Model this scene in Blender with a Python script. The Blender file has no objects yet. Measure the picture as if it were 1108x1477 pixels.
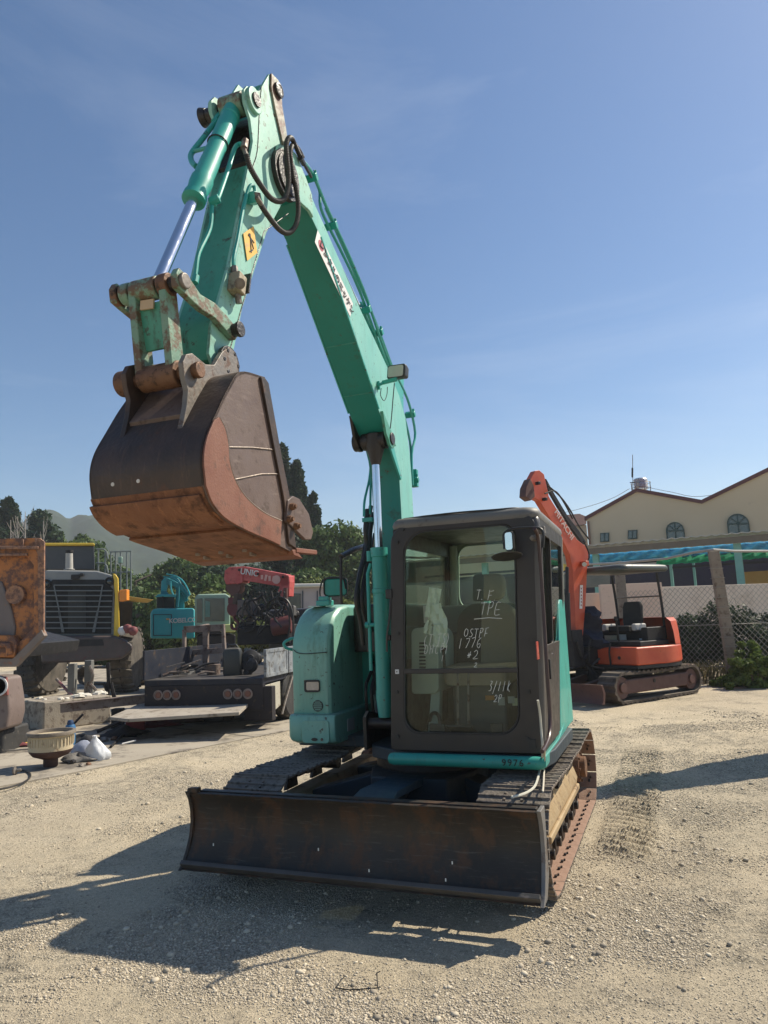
import bpy, bmesh, math, random
import numpy as np
from mathutils import Vector, Matrix
random.seed(7); RN = np.random.RandomState(11)
S = bpy.context.scene
COL = S.collection
R = math.radians

# ------------------------------------------------------------------ camera
CAM_H, PITCH, ROLL, FPX = 1.752, R(8.205), R(2.355), 1050.0
FW = Vector((0, math.cos(PITCH), math.sin(PITCH)))
_r, _u = Vector((1, 0, 0)), Vector((1, 0, 0)).cross(FW)
RT = _r * math.cos(ROLL) - _u * math.sin(ROLL)
UP = _u * math.cos(ROLL) + _r * math.sin(ROLL)
cd = bpy.data.cameras.new("camera"); cam = bpy.data.objects.new("camera", cd); COL.objects.link(cam)
cam.matrix_world = Matrix(((RT.x, UP.x, -FW.x, 0), (RT.y, UP.y, -FW.y, 0), (RT.z, UP.z, -FW.z, CAM_H), (0, 0, 0, 1)))
cd.sensor_fit = 'VERTICAL'; cd.sensor_height = 36; cd.lens = 36 * FPX / 1477
cd.clip_start = 0.05; cd.clip_end = 6000
S.camera = cam

# ------------------------------------------------------------------ sky, sun, exposure
SUNDIR = Vector((0.85, 0.40, 1.0)).normalized()
w = bpy.data.worlds.new("World"); S.world = w; w.use_nodes = True
nt = w.node_tree; nt.nodes.clear()
out = nt.nodes.new('ShaderNodeOutputWorld'); bg = nt.nodes.new('ShaderNodeBackground')
sky = nt.nodes.new('ShaderNodeTexSky'); sky.sky_type = 'NISHITA'; sky.sun_disc = False
sky.sun_elevation = math.asin(SUNDIR.z); sky.sun_rotation = math.atan2(SUNDIR.x, SUNDIR.y)
sky.air_density = 1.0; sky.dust_density = 0.5; sky.ozone_density = 2.2; sky.altitude = 50
tc = nt.nodes.new('ShaderNodeTexCoord'); mp = nt.nodes.new('ShaderNodeMapping')
mp.inputs['Scale'].default_value = (1.2, 1.2, 5.0); mp.inputs['Rotation'].default_value = (0.2, 0.35, 0.6)
nz = nt.nodes.new('ShaderNodeTexNoise'); nz.inputs['Scale'].default_value = 1.1; nz.inputs['Detail'].default_value = 7
nz.inputs['Roughness'].default_value = 0.62; nz.inputs['Distortion'].default_value = 0.6
rm = nt.nodes.new('ShaderNodeMapRange'); rm.inputs[1].default_value = 0.5; rm.inputs[2].default_value = 0.85
rm.inputs[3].default_value = 0.0; rm.inputs[4].default_value = 0.16
mx = nt.nodes.new('ShaderNodeMixRGB'); mx.inputs[2].default_value = (8.5, 8.9, 9.4, 1)
nt.links.new(tc.outputs['Generated'], mp.inputs[0]); nt.links.new(mp.outputs[0], nz.inputs['Vector'])
nt.links.new(nz.outputs[0], rm.inputs[0]); nt.links.new(rm.outputs[0], mx.inputs[0])
hsv = nt.nodes.new('ShaderNodeHueSaturation'); hsv.inputs['Saturation'].default_value = 1.16; nt.links.new(sky.outputs[0], hsv.inputs['Color']); nt.links.new(hsv.outputs[0], mx.inputs[1]); nt.links.new(mx.outputs[0], bg.inputs[0])
bg.inputs[1].default_value = 0.092
nt.links.new(bg.outputs[0], out.inputs[0])
sl = bpy.data.lights.new("sun", 'SUN'); sl.energy = 5.0; sl.angle = R(0.53); sl.color = (1.0, 0.91, 0.75)
so = bpy.data.objects.new("sun", sl); COL.objects.link(so)
so.rotation_euler = (-SUNDIR).to_track_quat('-Z', 'Y').to_euler(); so.location = (20, 10, 30)
S.view_settings.view_transform = 'Standard'; S.view_settings.look = 'None'
S.view_settings.exposure = 0.44; S.view_settings.gamma = 1.0
S.cycles.max_bounces = 8; S.cycles.transparent_max_bounces = 24; S.cycles.caustics_reflective = False; S.cycles.caustics_refractive = False

# ------------------------------------------------------------------ measuring helpers (pixel of the survey photo + a real distance -> point)
def ray(px, py): return FW * FPX + RT * (px - 554) - UP * (py - 738.5)
def at(px, py, Y):
    d = ray(px, py); return Vector((0, 0, CAM_H)) + d * (Y / d.y)
def gnd(px, py, Z=0.0):
    d = ray(px, py); return Vector((0, 0, CAM_H)) + d * ((Z - CAM_H) / d.z)
def onplane(px, py, P0, nrm):
    d = ray(px, py); o = Vector((0, 0, CAM_H)); return o + d * ((P0 - o).dot(nrm) / d.dot(nrm))
YAW = R(20.98); MC = Vector((0.318, 6.235, 0))
ML = Vector((math.cos(YAW), -math.sin(YAW), 0)); MF = Vector((-math.sin(YAW), -math.cos(YAW), 0))
def mL(px, py, L):          # machine coordinates (L, -F, Z) on the plane L = const
    d = ray(px, py); o = Vector((0, 0, CAM_H)) - MC
    P = o + d * ((L - o.dot(ML)) / d.dot(ML)); return Vector((L, -P.dot(MF), P.z))
def mF(px, py, F):
    d = ray(px, py); o = Vector((0, 0, CAM_H)) - MC
    P = o + d * ((F - o.dot(MF)) / d.dot(MF)); return Vector((P.dot(ML), -F, P.z))
def mZ(px, py, Z):          # machine coordinates on the plane Z = const
    d = ray(px, py); o = Vector((0, 0, CAM_H)) - MC
    P = o + d * ((Z - o.z) / d.z); return Vector((P.dot(ML), -P.dot(MF), Z))
def P(F, L, Z): return Vector((L, -F, Z))

# ------------------------------------------------------------------ materials
def _n(nt, t, **k):
    n = nt.nodes.new(t)
    for a, b in k.items(): setattr(n, a, b)
    return n
def c4(c): return (c[0], c[1], c[2], 1)
MATS = {}
def mat(name, base, rough=0.5, metal=0.0, fade=None, fade_amt=0.5, dirt=None, dirt_amt=0.3, scale=3.0, dscale=9.0,
        bump=0.15, bscale=40.0, spec=0.5, streak=0.0, topdust=0.0, emit=None, coat=0.0, chips=0.0, scuff=None):
    m = bpy.data.materials.new(name); m.use_nodes = True; nt = m.node_tree; b = nt.nodes['Principled BSDF']
    L = nt.links.new
    b.inputs['Roughness'].default_value = rough; b.inputs['Metallic'].default_value = metal
    b.inputs['Specular IOR Level'].default_value = spec; b.inputs['Coat Weight'].default_value = coat
    tc = _n(nt, 'ShaderNodeTexCoord'); src = tc.outputs['Object']
    col = _n(nt, 'ShaderNodeRGB'); col.outputs[0].default_value = c4(base); cur = col.outputs[0]
    fade = fade or tuple(min(1, x * 1.35 + 0.01) for x in base)
    n1 = _n(nt, 'ShaderNodeTexNoise'); n1.inputs['Scale'].default_value = scale; n1.inputs['Detail'].default_value = 8; n1.inputs['Roughness'].default_value = .6
    L(src, n1.inputs['Vector'])
    r1 = _n(nt, 'ShaderNodeMapRange'); r1.inputs[1].default_value = .35; r1.inputs[2].default_value = .7; r1.inputs[4].default_value = fade_amt
    L(n1.outputs[0], r1.inputs[0])
    m1 = _n(nt, 'ShaderNodeMixRGB'); L(r1.outputs[0], m1.inputs[0]); L(cur, m1.inputs[1]); m1.inputs[2].default_value = c4(fade); cur = m1.outputs[0]
    rr = _n(nt, 'ShaderNodeMapRange'); rr.inputs[1].default_value = .3; rr.inputs[2].default_value = .75
    rr.inputs[3].default_value = max(0.02, rough - .1); rr.inputs[4].default_value = min(1, rough + .18)
    n2 = _n(nt, 'ShaderNodeTexNoise'); n2.inputs['Scale'].default_value = dscale; n2.inputs['Detail'].default_value = 10; n2.inputs['Roughness'].default_value = .7
    if streak:
        mpn = _n(nt, 'ShaderNodeMapping'); mpn.inputs['Scale'].default_value = (1, 1, 1 - streak); L(src, mpn.inputs[0]); L(mpn.outputs[0], n2.inputs['Vector'])
    else: L(src, n2.inputs['Vector'])
    L(n2.outputs[0], rr.inputs[0]); L(rr.outputs[0], b.inputs['Roughness'])
    if dirt:
        r2 = _n(nt, 'ShaderNodeMapRange'); lo = .72 - dirt_amt * .5
        r2.inputs[1].default_value = lo; r2.inputs[2].default_value = lo + .1; r2.inputs[4].default_value = .9
        L(n2.outputs[0], r2.inputs[0])
        m2 = _n(nt, 'ShaderNodeMixRGB'); L(r2.outputs[0], m2.inputs[0]); L(cur, m2.inputs[1]); m2.inputs[2].default_value = c4(dirt); cur = m2.outputs[0]
    if scuff:
        mp8 = _n(nt, 'ShaderNodeMapping'); mp8.inputs['Scale'].default_value = scuff[2]; mp8.inputs['Rotation'].default_value = (.2, .15, .1); L(src, mp8.inputs[0])
        n8 = _n(nt, 'ShaderNodeTexNoise'); n8.inputs['Scale'].default_value = 5; n8.inputs['Detail'].default_value = 6; n8.inputs['Roughness'].default_value = .7; L(mp8.outputs[0], n8.inputs['Vector'])
        r8 = _n(nt, 'ShaderNodeMapRange'); r8.inputs[1].default_value = .56; r8.inputs[2].default_value = .70; r8.inputs[4].default_value = scuff[1]; L(n8.outputs[0], r8.inputs[0])
        m8 = _n(nt, 'ShaderNodeMixRGB'); L(r8.outputs[0], m8.inputs[0]); L(cur, m8.inputs[1]); m8.inputs[2].default_value = c4(scuff[0]); cur = m8.outputs[0]
    if chips:
        n5 = _n(nt, 'ShaderNodeTexNoise'); n5.inputs['Scale'].default_value = 26; n5.inputs['Detail'].default_value = 5; n5.inputs['Roughness'].default_value = .62; L(src, n5.inputs['Vector'])
        r5 = _n(nt, 'ShaderNodeMapRange'); r5.inputs[1].default_value = .66 - chips * .06; r5.inputs[2].default_value = .68 - chips * .06; L(n5.outputs[0], r5.inputs[0])
        r6 = _n(nt, 'ShaderNodeMapRange'); r6.inputs[1].default_value = .45; r6.inputs[2].default_value = .6; L(n1.outputs[0], r6.inputs[0])
        m5 = _n(nt, 'ShaderNodeMath', operation='MULTIPLY'); L(r5.outputs[0], m5.inputs[0]); L(r6.outputs[0], m5.inputs[1])
        m6 = _n(nt, 'ShaderNodeMixRGB'); L(m5.outputs[0], m6.inputs[0]); L(cur, m6.inputs[1]); m6.inputs[2].default_value = (.07, .055, .04, 1); cur = m6.outputs[0]
        mp7 = _n(nt, 'ShaderNodeMapping'); mp7.inputs['Scale'].default_value = (6, 6, .7); L(src, mp7.inputs[0])
        n7 = _n(nt, 'ShaderNodeTexNoise'); n7.inputs['Scale'].default_value = 3.2; n7.inputs['Detail'].default_value = 9; n7.inputs['Roughness'].default_value = .7; L(mp7.outputs[0], n7.inputs['Vector'])
        r7 = _n(nt, 'ShaderNodeMapRange'); r7.inputs[1].default_value = .52; r7.inputs[2].default_value = .72; r7.inputs[4].default_value = .55 * min(1, chips + .3); L(n7.outputs[0], r7.inputs[0])
        m7 = _n(nt, 'ShaderNodeMixRGB'); L(r7.outputs[0], m7.inputs[0]); L(cur, m7.inputs[1]); m7.inputs[2].default_value = (base[0] * .7 + .03, base[1] * .5 + .02, base[2] * .48 + .015, 1); cur = m7.outputs[0]
    if topdust:
        g = _n(nt, 'ShaderNodeNewGeometry'); sx = _n(nt, 'ShaderNodeSeparateXYZ'); L(g.outputs['Normal'], sx.inputs[0])
        r3 = _n(nt, 'ShaderNodeMapRange'); r3.inputs[1].default_value = .4; r3.inputs[2].default_value = 1; r3.inputs[4].default_value = topdust
        L(sx.outputs[2], r3.inputs[0])
        mu = _n(nt, 'ShaderNodeMath', operation='MULTIPLY'); L(r3.outputs[0], mu.inputs[0]); L(n1.outputs[0], mu.inputs[1])
        m3 = _n(nt, 'ShaderNodeMixRGB'); L(mu.outputs[0], m3.inputs[0]); L(cur, m3.inputs[1]); m3.inputs[2].default_value = (.33, .28, .2, 1); cur = m3.outputs[0]
    L(cur, b.inputs['Base Color'])
    if bump:
        n3 = _n(nt, 'ShaderNodeTexNoise'); n3.inputs['Scale'].default_value = bscale; n3.inputs['Detail'].default_value = 6; L(src, n3.inputs['Vector'])
        bp = _n(nt, 'ShaderNodeBump'); bp.inputs['Strength'].default_value = bump; bp.inputs['Distance'].default_value = .01
        L(n3.outputs[0], bp.inputs['Height']); L(bp.outputs[0], b.inputs['Normal'])
    if emit: b.inputs['Emission Color'].default_value = c4(emit[0]); b.inputs['Emission Strength'].default_value = emit[1]
    MATS[name] = m; return m
def glass(name, tint, refl=1.0, rough=0.02):
    m = bpy.data.materials.new(name); m.use_nodes = True; nt = m.node_tree; nt.nodes.clear(); L = nt.links.new
    o = _n(nt, 'ShaderNodeOutputMaterial'); t = _n(nt, 'ShaderNodeBsdfTransparent'); t.inputs[0].default_value = c4(tint)
    g = _n(nt, 'ShaderNodeBsdfGlossy'); g.inputs['Roughness'].default_value = rough; g.inputs[0].default_value = (.95, 1, .97, 1)
    d = _n(nt, 'ShaderNodeBsdfDiffuse'); d.inputs[0].default_value = (.35, .37, .3, 1)
    fr = _n(nt, 'ShaderNodeFresnel'); fr.inputs[0].default_value = 1.5
    mu = _n(nt, 'ShaderNodeMath', operation='MULTIPLY'); mu.inputs[1].default_value = refl; L(fr.outputs[0], mu.inputs[0])
    mx = _n(nt, 'ShaderNodeMixShader'); L(mu.outputs[0], mx.inputs[0]); L(t.outputs[0], mx.inputs[1]); L(g.outputs[0], mx.inputs[2])
    tc = _n(nt, 'ShaderNodeTexCoord'); n1 = _n(nt, 'ShaderNodeTexNoise'); n1.inputs['Scale'].default_value = 3; n1.inputs['Detail'].default_value = 8
    L(tc.outputs['Object'], n1.inputs['Vector'])
    r = _n(nt, 'ShaderNodeMapRange'); r.inputs[1].default_value = .45; r.inputs[2].default_value = .8; r.inputs[3].default_value = .001; r.inputs[4].default_value = .022
    L(n1.outputs[0], r.inputs[0])
    m2 = _n(nt, 'ShaderNodeMixShader'); L(r.outputs[0], m2.inputs[0]); L(mx.outputs[0], m2.inputs[1]); L(d.outputs[0], m2.inputs[2])
    L(m2.outputs[0], o.inputs[0]); MATS[name] = m; return m
RUSTB = (.10, .045, .022)
TEAL = mat('teal_paint', (.022, .31, .262), .40, fade=(.085, .40, .335), fade_amt=.6, dirt=(.035, .13, .095), dirt_amt=.22, dscale=5, streak=.5, scale=1.6, bump=.04, topdust=.35, coat=.15, chips=.4)
TEAL_LIT = mat('teal_lit_side', (.17, .46, .385), .42, fade=(.26, .54, .455), fade_amt=.6, dirt=(.08, .30, .23), dirt_amt=.2, dscale=5, streak=.5, bump=.04, coat=.15, chips=.5)  # paler teal, paints the sunlit look into the boom side faces
TEAL_SHADED = mat('teal_shaded_paint', (.008, .20, .165), .42, fade=(.018, .24, .20), fade_amt=.5, dirt=(.03, .10, .07), dirt_amt=.25, dscale=6, bump=.04, chips=.3)  # darker teal, paints shade into the underside and other boom faces
TEALW_LIT = mat('teal_worn_lit_side', (.19, .45, .36), .45, fade=(.30, .53, .43), fade_amt=.8, dirt=(.10, .16, .10), dirt_amt=.30, scale=3, dscale=6, bump=.08, streak=.5, chips=1.0)  # worn teal lightened to paint sunlight on arm and fork side plates
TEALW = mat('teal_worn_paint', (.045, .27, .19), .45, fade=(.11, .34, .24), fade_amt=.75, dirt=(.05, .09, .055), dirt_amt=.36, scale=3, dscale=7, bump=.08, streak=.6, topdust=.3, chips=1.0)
TEALH = mat('teal_hood_paint', (.15, .40, .33), .38, fade=(.27, .48, .39), fade_amt=.7, dirt=(.12, .26, .19), dirt_amt=.34, streak=.7, scale=2.2, dscale=5, bump=.04, topdust=.4, chips=.5)
TEALD = mat('teal_clean_paint', (.02, .29, .235), .36, fade=(.06, .34, .28), fade_amt=.5, bump=.03, chips=.5)
TEALR = mat('teal_paint_with_rust', (.14, .27, .19), .5, fade=(.24, .34, .24), fade_amt=.7, dirt=(.13, .06, .03), dirt_amt=.52, scale=5, dscale=14, bump=.3, bscale=60)
GREASE = mat('greasy_black', (.018, .014, .012), .38, fade=(.035, .025, .02), dirt=(.07, .035, .02), dirt_amt=.2, bump=.5, bscale=70)
CHROME = mat('chrome_rod', (.80, .80, .82), .13, metal=1, fade=(.7, .7, .72), bump=.0)
HOSE = mat('black_rubber_hose', (.018, .017, .016), .5, fade=(.04, .035, .03), bump=0)
def _ribbed():
    m = mat('ribbed_rubber_hose', (.025, .022, .02), .55, fade=(.05, .045, .04), bump=0); nt = m.node_tree
    return m
RIBHOSE = _ribbed()
BKTDARK = mat('bucket_dark_steel', (.036, .029, .026), .48, fade=(.105, .062, .042), fade_amt=.9, dirt=(.12, .055, .03), dirt_amt=.3, scale=2.5, dscale=6, bump=.25, bscale=50, metal=.25, scuff=((.15, .09, .06), .5, (9, 3, 1.2)))
BKTRUST = mat('bucket_orange_rust', (.15, .058, .028), .72, fade=(.24, .105, .05), fade_amt=.8, dirt=(.085, .035, .018), dirt_amt=.42, scale=4, dscale=10, bump=.5, bscale=60, scuff=((.42, .19, .085), .6, (7, 1.2, 3)))
BKTSIDE = mat('bucket_side_rust', (.105, .066, .050), .5, fade=(.165, .12, .10), fade_amt=.7, dirt=(.06, .035, .025), dirt_amt=.36, scale=4, dscale=12, bump=.14, bscale=110, scuff=((.24, .18, .15), .45, (3, 1.5, 9)))
BKTCRES = mat('bucket_crescent_rust', (.17, .060, .034), .6, fade=(.24, .115, .075), fade_amt=.7, dirt=(.08, .04, .028), dirt_amt=.34, scale=6, dscale=10, bump=.2, bscale=110)
WELD = mat('weld_bead', (.24, .20, .17), .5, fade=(.2, .13, .09), metal=.3, bump=.4)
PINRUST = mat('pin_rusty_steel', (.13, .06, .032), .6, fade=(.24, .13, .07), fade_amt=.8, dirt=(.03, .02, .015), dirt_amt=.4, dscale=20, bump=.5, metal=.2)
PINGREY = mat('pin_grey_steel', (.17, .15, .13), .5, fade=(.28, .24, .2), dirt=(.10, .05, .03), dirt_amt=.4, dscale=18, bump=.3, metal=.3)
BLADEM = mat('blade_dark_steel', (.024, .020, .016), .50, fade=(.05, .042, .033), fade_amt=.8, dirt=(.075, .040, .022), dirt_amt=.46, streak=.5, scale=2, dscale=7, bump=.18, bscale=40, spec=.35, scuff=((.12, .105, .085), .55, (1.2, 9, 14)))
BLADEEDGE = mat('blade_edge_steel', (.20, .19, .18), .5, fade=(.12, .11, .10), dirt=(.1, .06, .04), dirt_amt=.3, bump=.3, metal=.3)
SHOE = mat('track_shoe_steel', (.115, .092, .078), .6, fade=(.20, .165, .135), fade_amt=.8, dirt=(.05, .04, .033), dirt_amt=.42, scale=8, dscale=20, bump=.6, bscale=60, topdust=.5)
SHOEIN = mat('track_shoe_inner_rust', (.26, .15, .10), .75, fade=(.34, .22, .16), fade_amt=.8, dirt=(.16, .08, .05), dirt_amt=.3, scale=8, bump=.4)
TFRAME = mat('track_frame_tan', (.33, .23, .12), .7, fade=(.42, .32, .19), fade_amt=.8, dirt=(.12, .07, .04), dirt_amt=.34, scale=6, bump=.4)
NAVY = mat('undercarriage_navy', (.018, .032, .045), .5, fade=(.03, .05, .065), dirt=(.08, .075, .06), dirt_amt=.25, bump=.2, topdust=.3)
CABF = mat('cab_dark_grey', (.027, .022, .020), .40, fade=(.044, .039, .036), dirt=(.11, .10, .085), dirt_amt=.13, dscale=14, bump=.03, topdust=.6)
CABROOF = mat('cab_roof_grey', (.13, .125, .115), .5, fade=(.19, .18, .165), dirt=(.08, .075, .065), dirt_amt=.3, bump=.08, topdust=.5)
CABIN = mat('cab_interior_light', (.34, .40, .33), .6, fade=(.42, .48, .40), bump=.05)
CABIN2 = mat('cab_interior_dark', (.10, .10, .09), .6, bump=.05)
SEATM = mat('seat_fabric_brown', (.30, .255, .185), .85, fade=(.36, .30, .22), bump=.2, bscale=150)
SEATB = mat('seat_fabric_black', (.022, .021, .02), .85, bump=.2, bscale=150)
GLASSF = glass('cab_glass_green', (.93, .97, .94), .45)
GLASSD = glass('clear_glass', (.86, .93, .88), .9)
GLASSK = glass('dark_glass', (.12, .15, .15), 1.6)
RUBBER = mat('black_rubber', (.02, .02, .02), .7, fade=(.06, .055, .05), dirt=(.16, .14, .11), dirt_amt=.3, bump=.3)
BLACKP = mat('black_plastic', (.02, .02, .02), .45, bump=.03)
MIRROR = mat('mirror_glass', (.75, .8, .8), .04, metal=1, bump=0)
CHALK = mat('white_chalk', (.75, .76, .70), .9, bump=0)
BLACKINK = mat('black_lettering', (.008, .012, .012), .5, bump=0)
WHITES = mat('white_sticker', (.72, .70, .68), .45, fade=(.62, .6, .58), bump=0)
REDS = mat('red_dot', (.42, .07, .10), .5, bump=0)
YELS = mat('yellow_sticker', (.75, .42, .05), .5, fade=(.65, .4, .1), dirt=(.4, .28, .15), dirt_amt=.3, bump=0)
LAMPG = mat('lamp_glass', (.42, .40, .36), .12, fade=(.6, .55, .45), scale=20, bump=.2, bscale=120)
LAMPB = mat('beige_lamp', (.52, .42, .33), .25, fade=(.7, .6, .5), scale=20, bump=.3, bscale=120)
PAPER = mat('paper_sheet', (.62, .68, .58), .8, bump=.1)
# ------------------------------------------------------------------ mesh builder
class MB:
    def __init__(s): s.v = []; s.f = []; s.mi = []; s.cur = 0
    def add(s, vs, fs):
        b = len(s.v); s.v += [tuple(v) for v in vs]; s.f += [tuple(b + i for i in f) for f in fs]; s.mi += [s.cur] * len(fs); return s
    def box(s, c, d, rot=None):
        c = Vector(c); hx, hy, hz = d[0] / 2, d[1] / 2, d[2] / 2
        vs = [Vector((x, y, z)) for x in (-hx, hx) for y in (-hy, hy) for z in (-hz, hz)]
        if rot is not None: vs = [rot @ v for v in vs]
        return s.add([v + c for v in vs], [(0, 1, 3, 2), (4, 6, 7, 5), (0, 4, 5, 1), (2, 3, 7, 6), (0, 2, 6, 4), (1, 5, 7, 3)])
    def bar(s, a, b, w, h, up=(0, 0, 1)):
        a = Vector(a); b = Vector(b); d = b - a; l = d.length; d.normalize(); u = Vector(up)
        x = d.cross(u)
        if x.length < 1e-4: x = d.cross(Vector((1, 0, 0)))
        x.normalize(); u = x.cross(d)
        vs = [p + x * (w / 2 * i) + u * (h / 2 * j) for p in (a, b) for i in (-1, 1) for j in (-1, 1)]
        return s.add(vs, [(0, 1, 3, 2), (4, 6, 7, 5), (0, 4, 5, 1), (2, 3, 7, 6), (0, 2, 6, 4), (1, 5, 7, 3)])
    def prism(s, pts, vec):
        n = len(pts); vec = Vector(vec); a = [Vector(p) for p in pts]
        return s.add(a + [p + vec for p in a], [tuple(range(n))[::-1], tuple(range(n, 2 * n))] + [(i, (i + 1) % n, n + (i + 1) % n, n + i) for i in range(n)])
    def ring(s, outer, inner, vec):      # plate with a hole, same number of points
        n = len(outer); vec = Vector(vec); O = [Vector(p) for p in outer]; I = [Vector(p) for p in inner]
        vs = O + I + [p + vec for p in O] + [p + vec for p in I]; fs = []
        for i in range(n):
            j = (i + 1) % n
            fs += [(i, j, n + j, n + i), (2 * n + i, 3 * n + i, 3 * n + j, 2 * n + j), (i, 2 * n + i, 2 * n + j, j), (n + i, n + j, 3 * n + j, 3 * n + i)]
        return s.add(vs, fs)
    def loft(s, rings, caps=True, closed=False):
        n = len(rings[0]); vs = [p for r in rings for p in r]; fs = []
        m = len(rings)
        for k in range(m if closed else m - 1):
            a = k * n; b = ((k + 1) % m) * n
            for i in range(n): fs.append((a + i, a + (i + 1) % n, b + (i + 1) % n, b + i))
        if caps and not closed: fs += [tuple(range(n))[::-1], tuple(range((m - 1) * n, m * n))]
        return s.add(vs, fs)
    def tube(s, pts, r, n=10, caps=True, smooth=0, closed=False, ribs=0):
        pts = [Vector(p) for p in pts]
        rr = r if isinstance(r, (list, tuple)) else None
        if smooth and len(pts) > 2: pts = spline(pts, smooth, closed); rr = None
        if ribs:
            q = []; 
            d = 0; nxt = 0; L = sum((pts[i + 1] - pts[i]).length for i in range(len(pts) - 1)); N = int(L / ribs)
            q = resample(pts, N * 2); pts = q; rr = [r * (1.0 if i % 2 else .84) for i in range(len(q))]
        rings = []; m = len(pts); prev = None
        for i, p in enumerate(pts):
            if closed: t = pts[(i + 1) % m] - pts[i - 1]
            else: t = pts[min(i + 1, m - 1)] - pts[max(i - 1, 0)]
            t.normalize()
            if prev is None:
                a = Vector((0, 0, 1)) if abs(t.z) < .9 else Vector((1, 0, 0)); x = t.cross(a).normalized()
            else:
                x = prev - t * prev.dot(t); x.normalize()
            prev = x; y = t.cross(x); q = rr[i] if rr else (r if not isinstance(r, (list, tuple)) else r[0])
            rings.append([p + (x * math.cos(2 * math.pi * k / n) + y * math.sin(2 * math.pi * k / n)) * q for k in range(n)])
        return s.loft(rings, caps, closed)
    def cyl(s, a, b, r, r1=None, n=24): return s.tube([a, b], [r, r if r1 is None else r1], n)
    def lathe(s, prof, o, ax=(0, 0, 1), n=32):       # prof = [(r, h)...]
        o = Vector(o); ax = Vector(ax).normalized(); a = Vector((0, 0, 1)) if abs(ax.z) < .9 else Vector((1, 0, 0))
        x = ax.cross(a).normalized(); y = ax.cross(x)
        return s.loft([[o + ax * h + (x * math.cos(2 * math.pi * k / n) + y * math.sin(2 * math.pi * k / n)) * max(r, 1e-4) for k in range(n)] for r, h in prof])
    def build(s, name, mat, parent=None, bevel=0, seg=2, ang=32, loc=None, fix=True):
        me = bpy.data.meshes.new(name); me.from_pydata(s.v, [], s.f)
        if fix:
            bm = bmesh.new(); bm.from_mesh(me); bmesh.ops.recalc_face_normals(bm, faces=bm.faces[:]); bm.to_mesh(me); bm.free()
        ms = mat if isinstance(mat, (list, tuple)) else [mat]
        for m in ms: me.materials.append(m)
        if len(ms) > 1: me.polygons.foreach_set('material_index', s.mi)
        me.shade_smooth(); me.set_sharp_from_angle(angle=R(ang)); me.update()
        o = bpy.data.objects.new(name, me); COL.objects.link(o)
        if parent: o.parent = parent
        if loc is not None: o.location = loc
        if bevel:
            md = o.modifiers.new('bevel', 'BEVEL'); md.width = bevel; md.segments = seg; md.limit_method = 'ANGLE'; md.angle_limit = R(35)
            md.harden_normals = True
        return o
def spline(pts, k=6, closed=False):
    n = len(pts); q = []
    for i in range(n if closed else n - 1):
        p0 = pts[i - 1] if (i > 0 or closed) else pts[0] * 2 - pts[1]; p1 = pts[i]; p2 = pts[(i + 1) % n]
        p3 = pts[(i + 2) % n] if (i + 2 < n or closed) else pts[-1] * 2 - pts[-2]
        for j in range(k):
            t = j / k; q.append(.5 * ((2 * p1) + (p2 - p0) * t + (2 * p0 - 5 * p1 + 4 * p2 - p3) * t * t + (3 * p1 - p0 - 3 * p2 + p3) * t ** 3))
    if not closed: q.append(pts[-1])
    return q
def resample(pts, N):
    cum = [0]
    for i in range(len(pts) - 1): cum.append(cum[-1] + (pts[i + 1] - pts[i]).length)
    out = []; j = 0
    for k in range(N + 1):
        d = cum[-1] * k / N
        while j < len(pts) - 2 and cum[j + 1] < d: j += 1
        t = (d - cum[j]) / max(1e-9, cum[j + 1] - cum[j]); out.append(pts[j].lerp(pts[j + 1], t))
    return out
def rrect(x0, x1, y0, y1, r, k=5):
    rs = r if isinstance(r, (list, tuple)) else [r] * 4
    out = []
    for (cx, cy, a, q) in ((x1 - rs[0], y1 - rs[0], 0, rs[0]), (x0 + rs[1], y1 - rs[1], 90, rs[1]), (x0 + rs[2], y0 + rs[2], 180, rs[2]), (x1 - rs[3], y0 + rs[3], 270, rs[3])):
        for i in range(k + 1):
            t = R(a + 90 * i / k); out.append((cx + q * math.cos(t), cy + q * math.sin(t)))
    return out
def circ(cx, cy, r, n=24, a0=0, a1=360):
    m = n if a1 - a0 >= 360 else n + 1
    return [(cx + r * math.cos(R(a0 + (a1 - a0) * i / n)), cy + r * math.sin(R(a0 + (a1 - a0) * i / n))) for i in range(m)]
def tag(o, label=None, cat=None, group=None, kind=None):
    if label: o['label'] = label
    if cat: o['category'] = cat
    if group: o['group'] = group
    if kind: o['kind'] = kind
    return o
def empty(name, loc=(0, 0, 0), rz=0.0, **k):
    o = bpy.data.objects.new(name, None); COL.objects.link(o); o.location = loc; o.rotation_euler = (0, 0, rz); o.empty_display_size = .2
    return tag(o, **k)
def copy_tree(o, parent=None):
    c = o.copy(); COL.objects.link(c)
    if parent: c.parent = parent
    for ch in list(o.children): copy_tree(ch, c)
    return c
def text(s, size, M4, mat, parent, name='lettering', font=None, depth=.0015, space=1.0, align='CENTER'):
    cu = bpy.data.curves.new(name, 'FONT'); cu.body = s; cu.size = size; cu.align_x = align; cu.align_y = 'CENTER'; cu.extrude = depth; cu.space_character = space
    if font == 'bold': cu.offset = size * .018
    o = bpy.data.objects.new(name, cu); COL.objects.link(o)
    dg = bpy.context.evaluated_depsgraph_get(); me = bpy.data.meshes.new_from_object(o.evaluated_get(dg))
    bpy.data.objects.remove(o); me.transform(M4); me.materials.clear(); me.materials.append(mat)
    q = bpy.data.objects.new(name, me); COL.objects.link(q)
    if parent: q.parent = parent
    return q
def frame4(o, x, y):         # matrix: text x axis, text y axis
    x = Vector(x).normalized(); z = x.cross(Vector(y)).normalized(); y = z.cross(x)
    return Matrix(((x.x, y.x, z.x, o[0]), (x.y, y.y, z.y, o[1]), (x.z, y.z, z.z, o[2]), (0, 0, 0, 1)))
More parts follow.
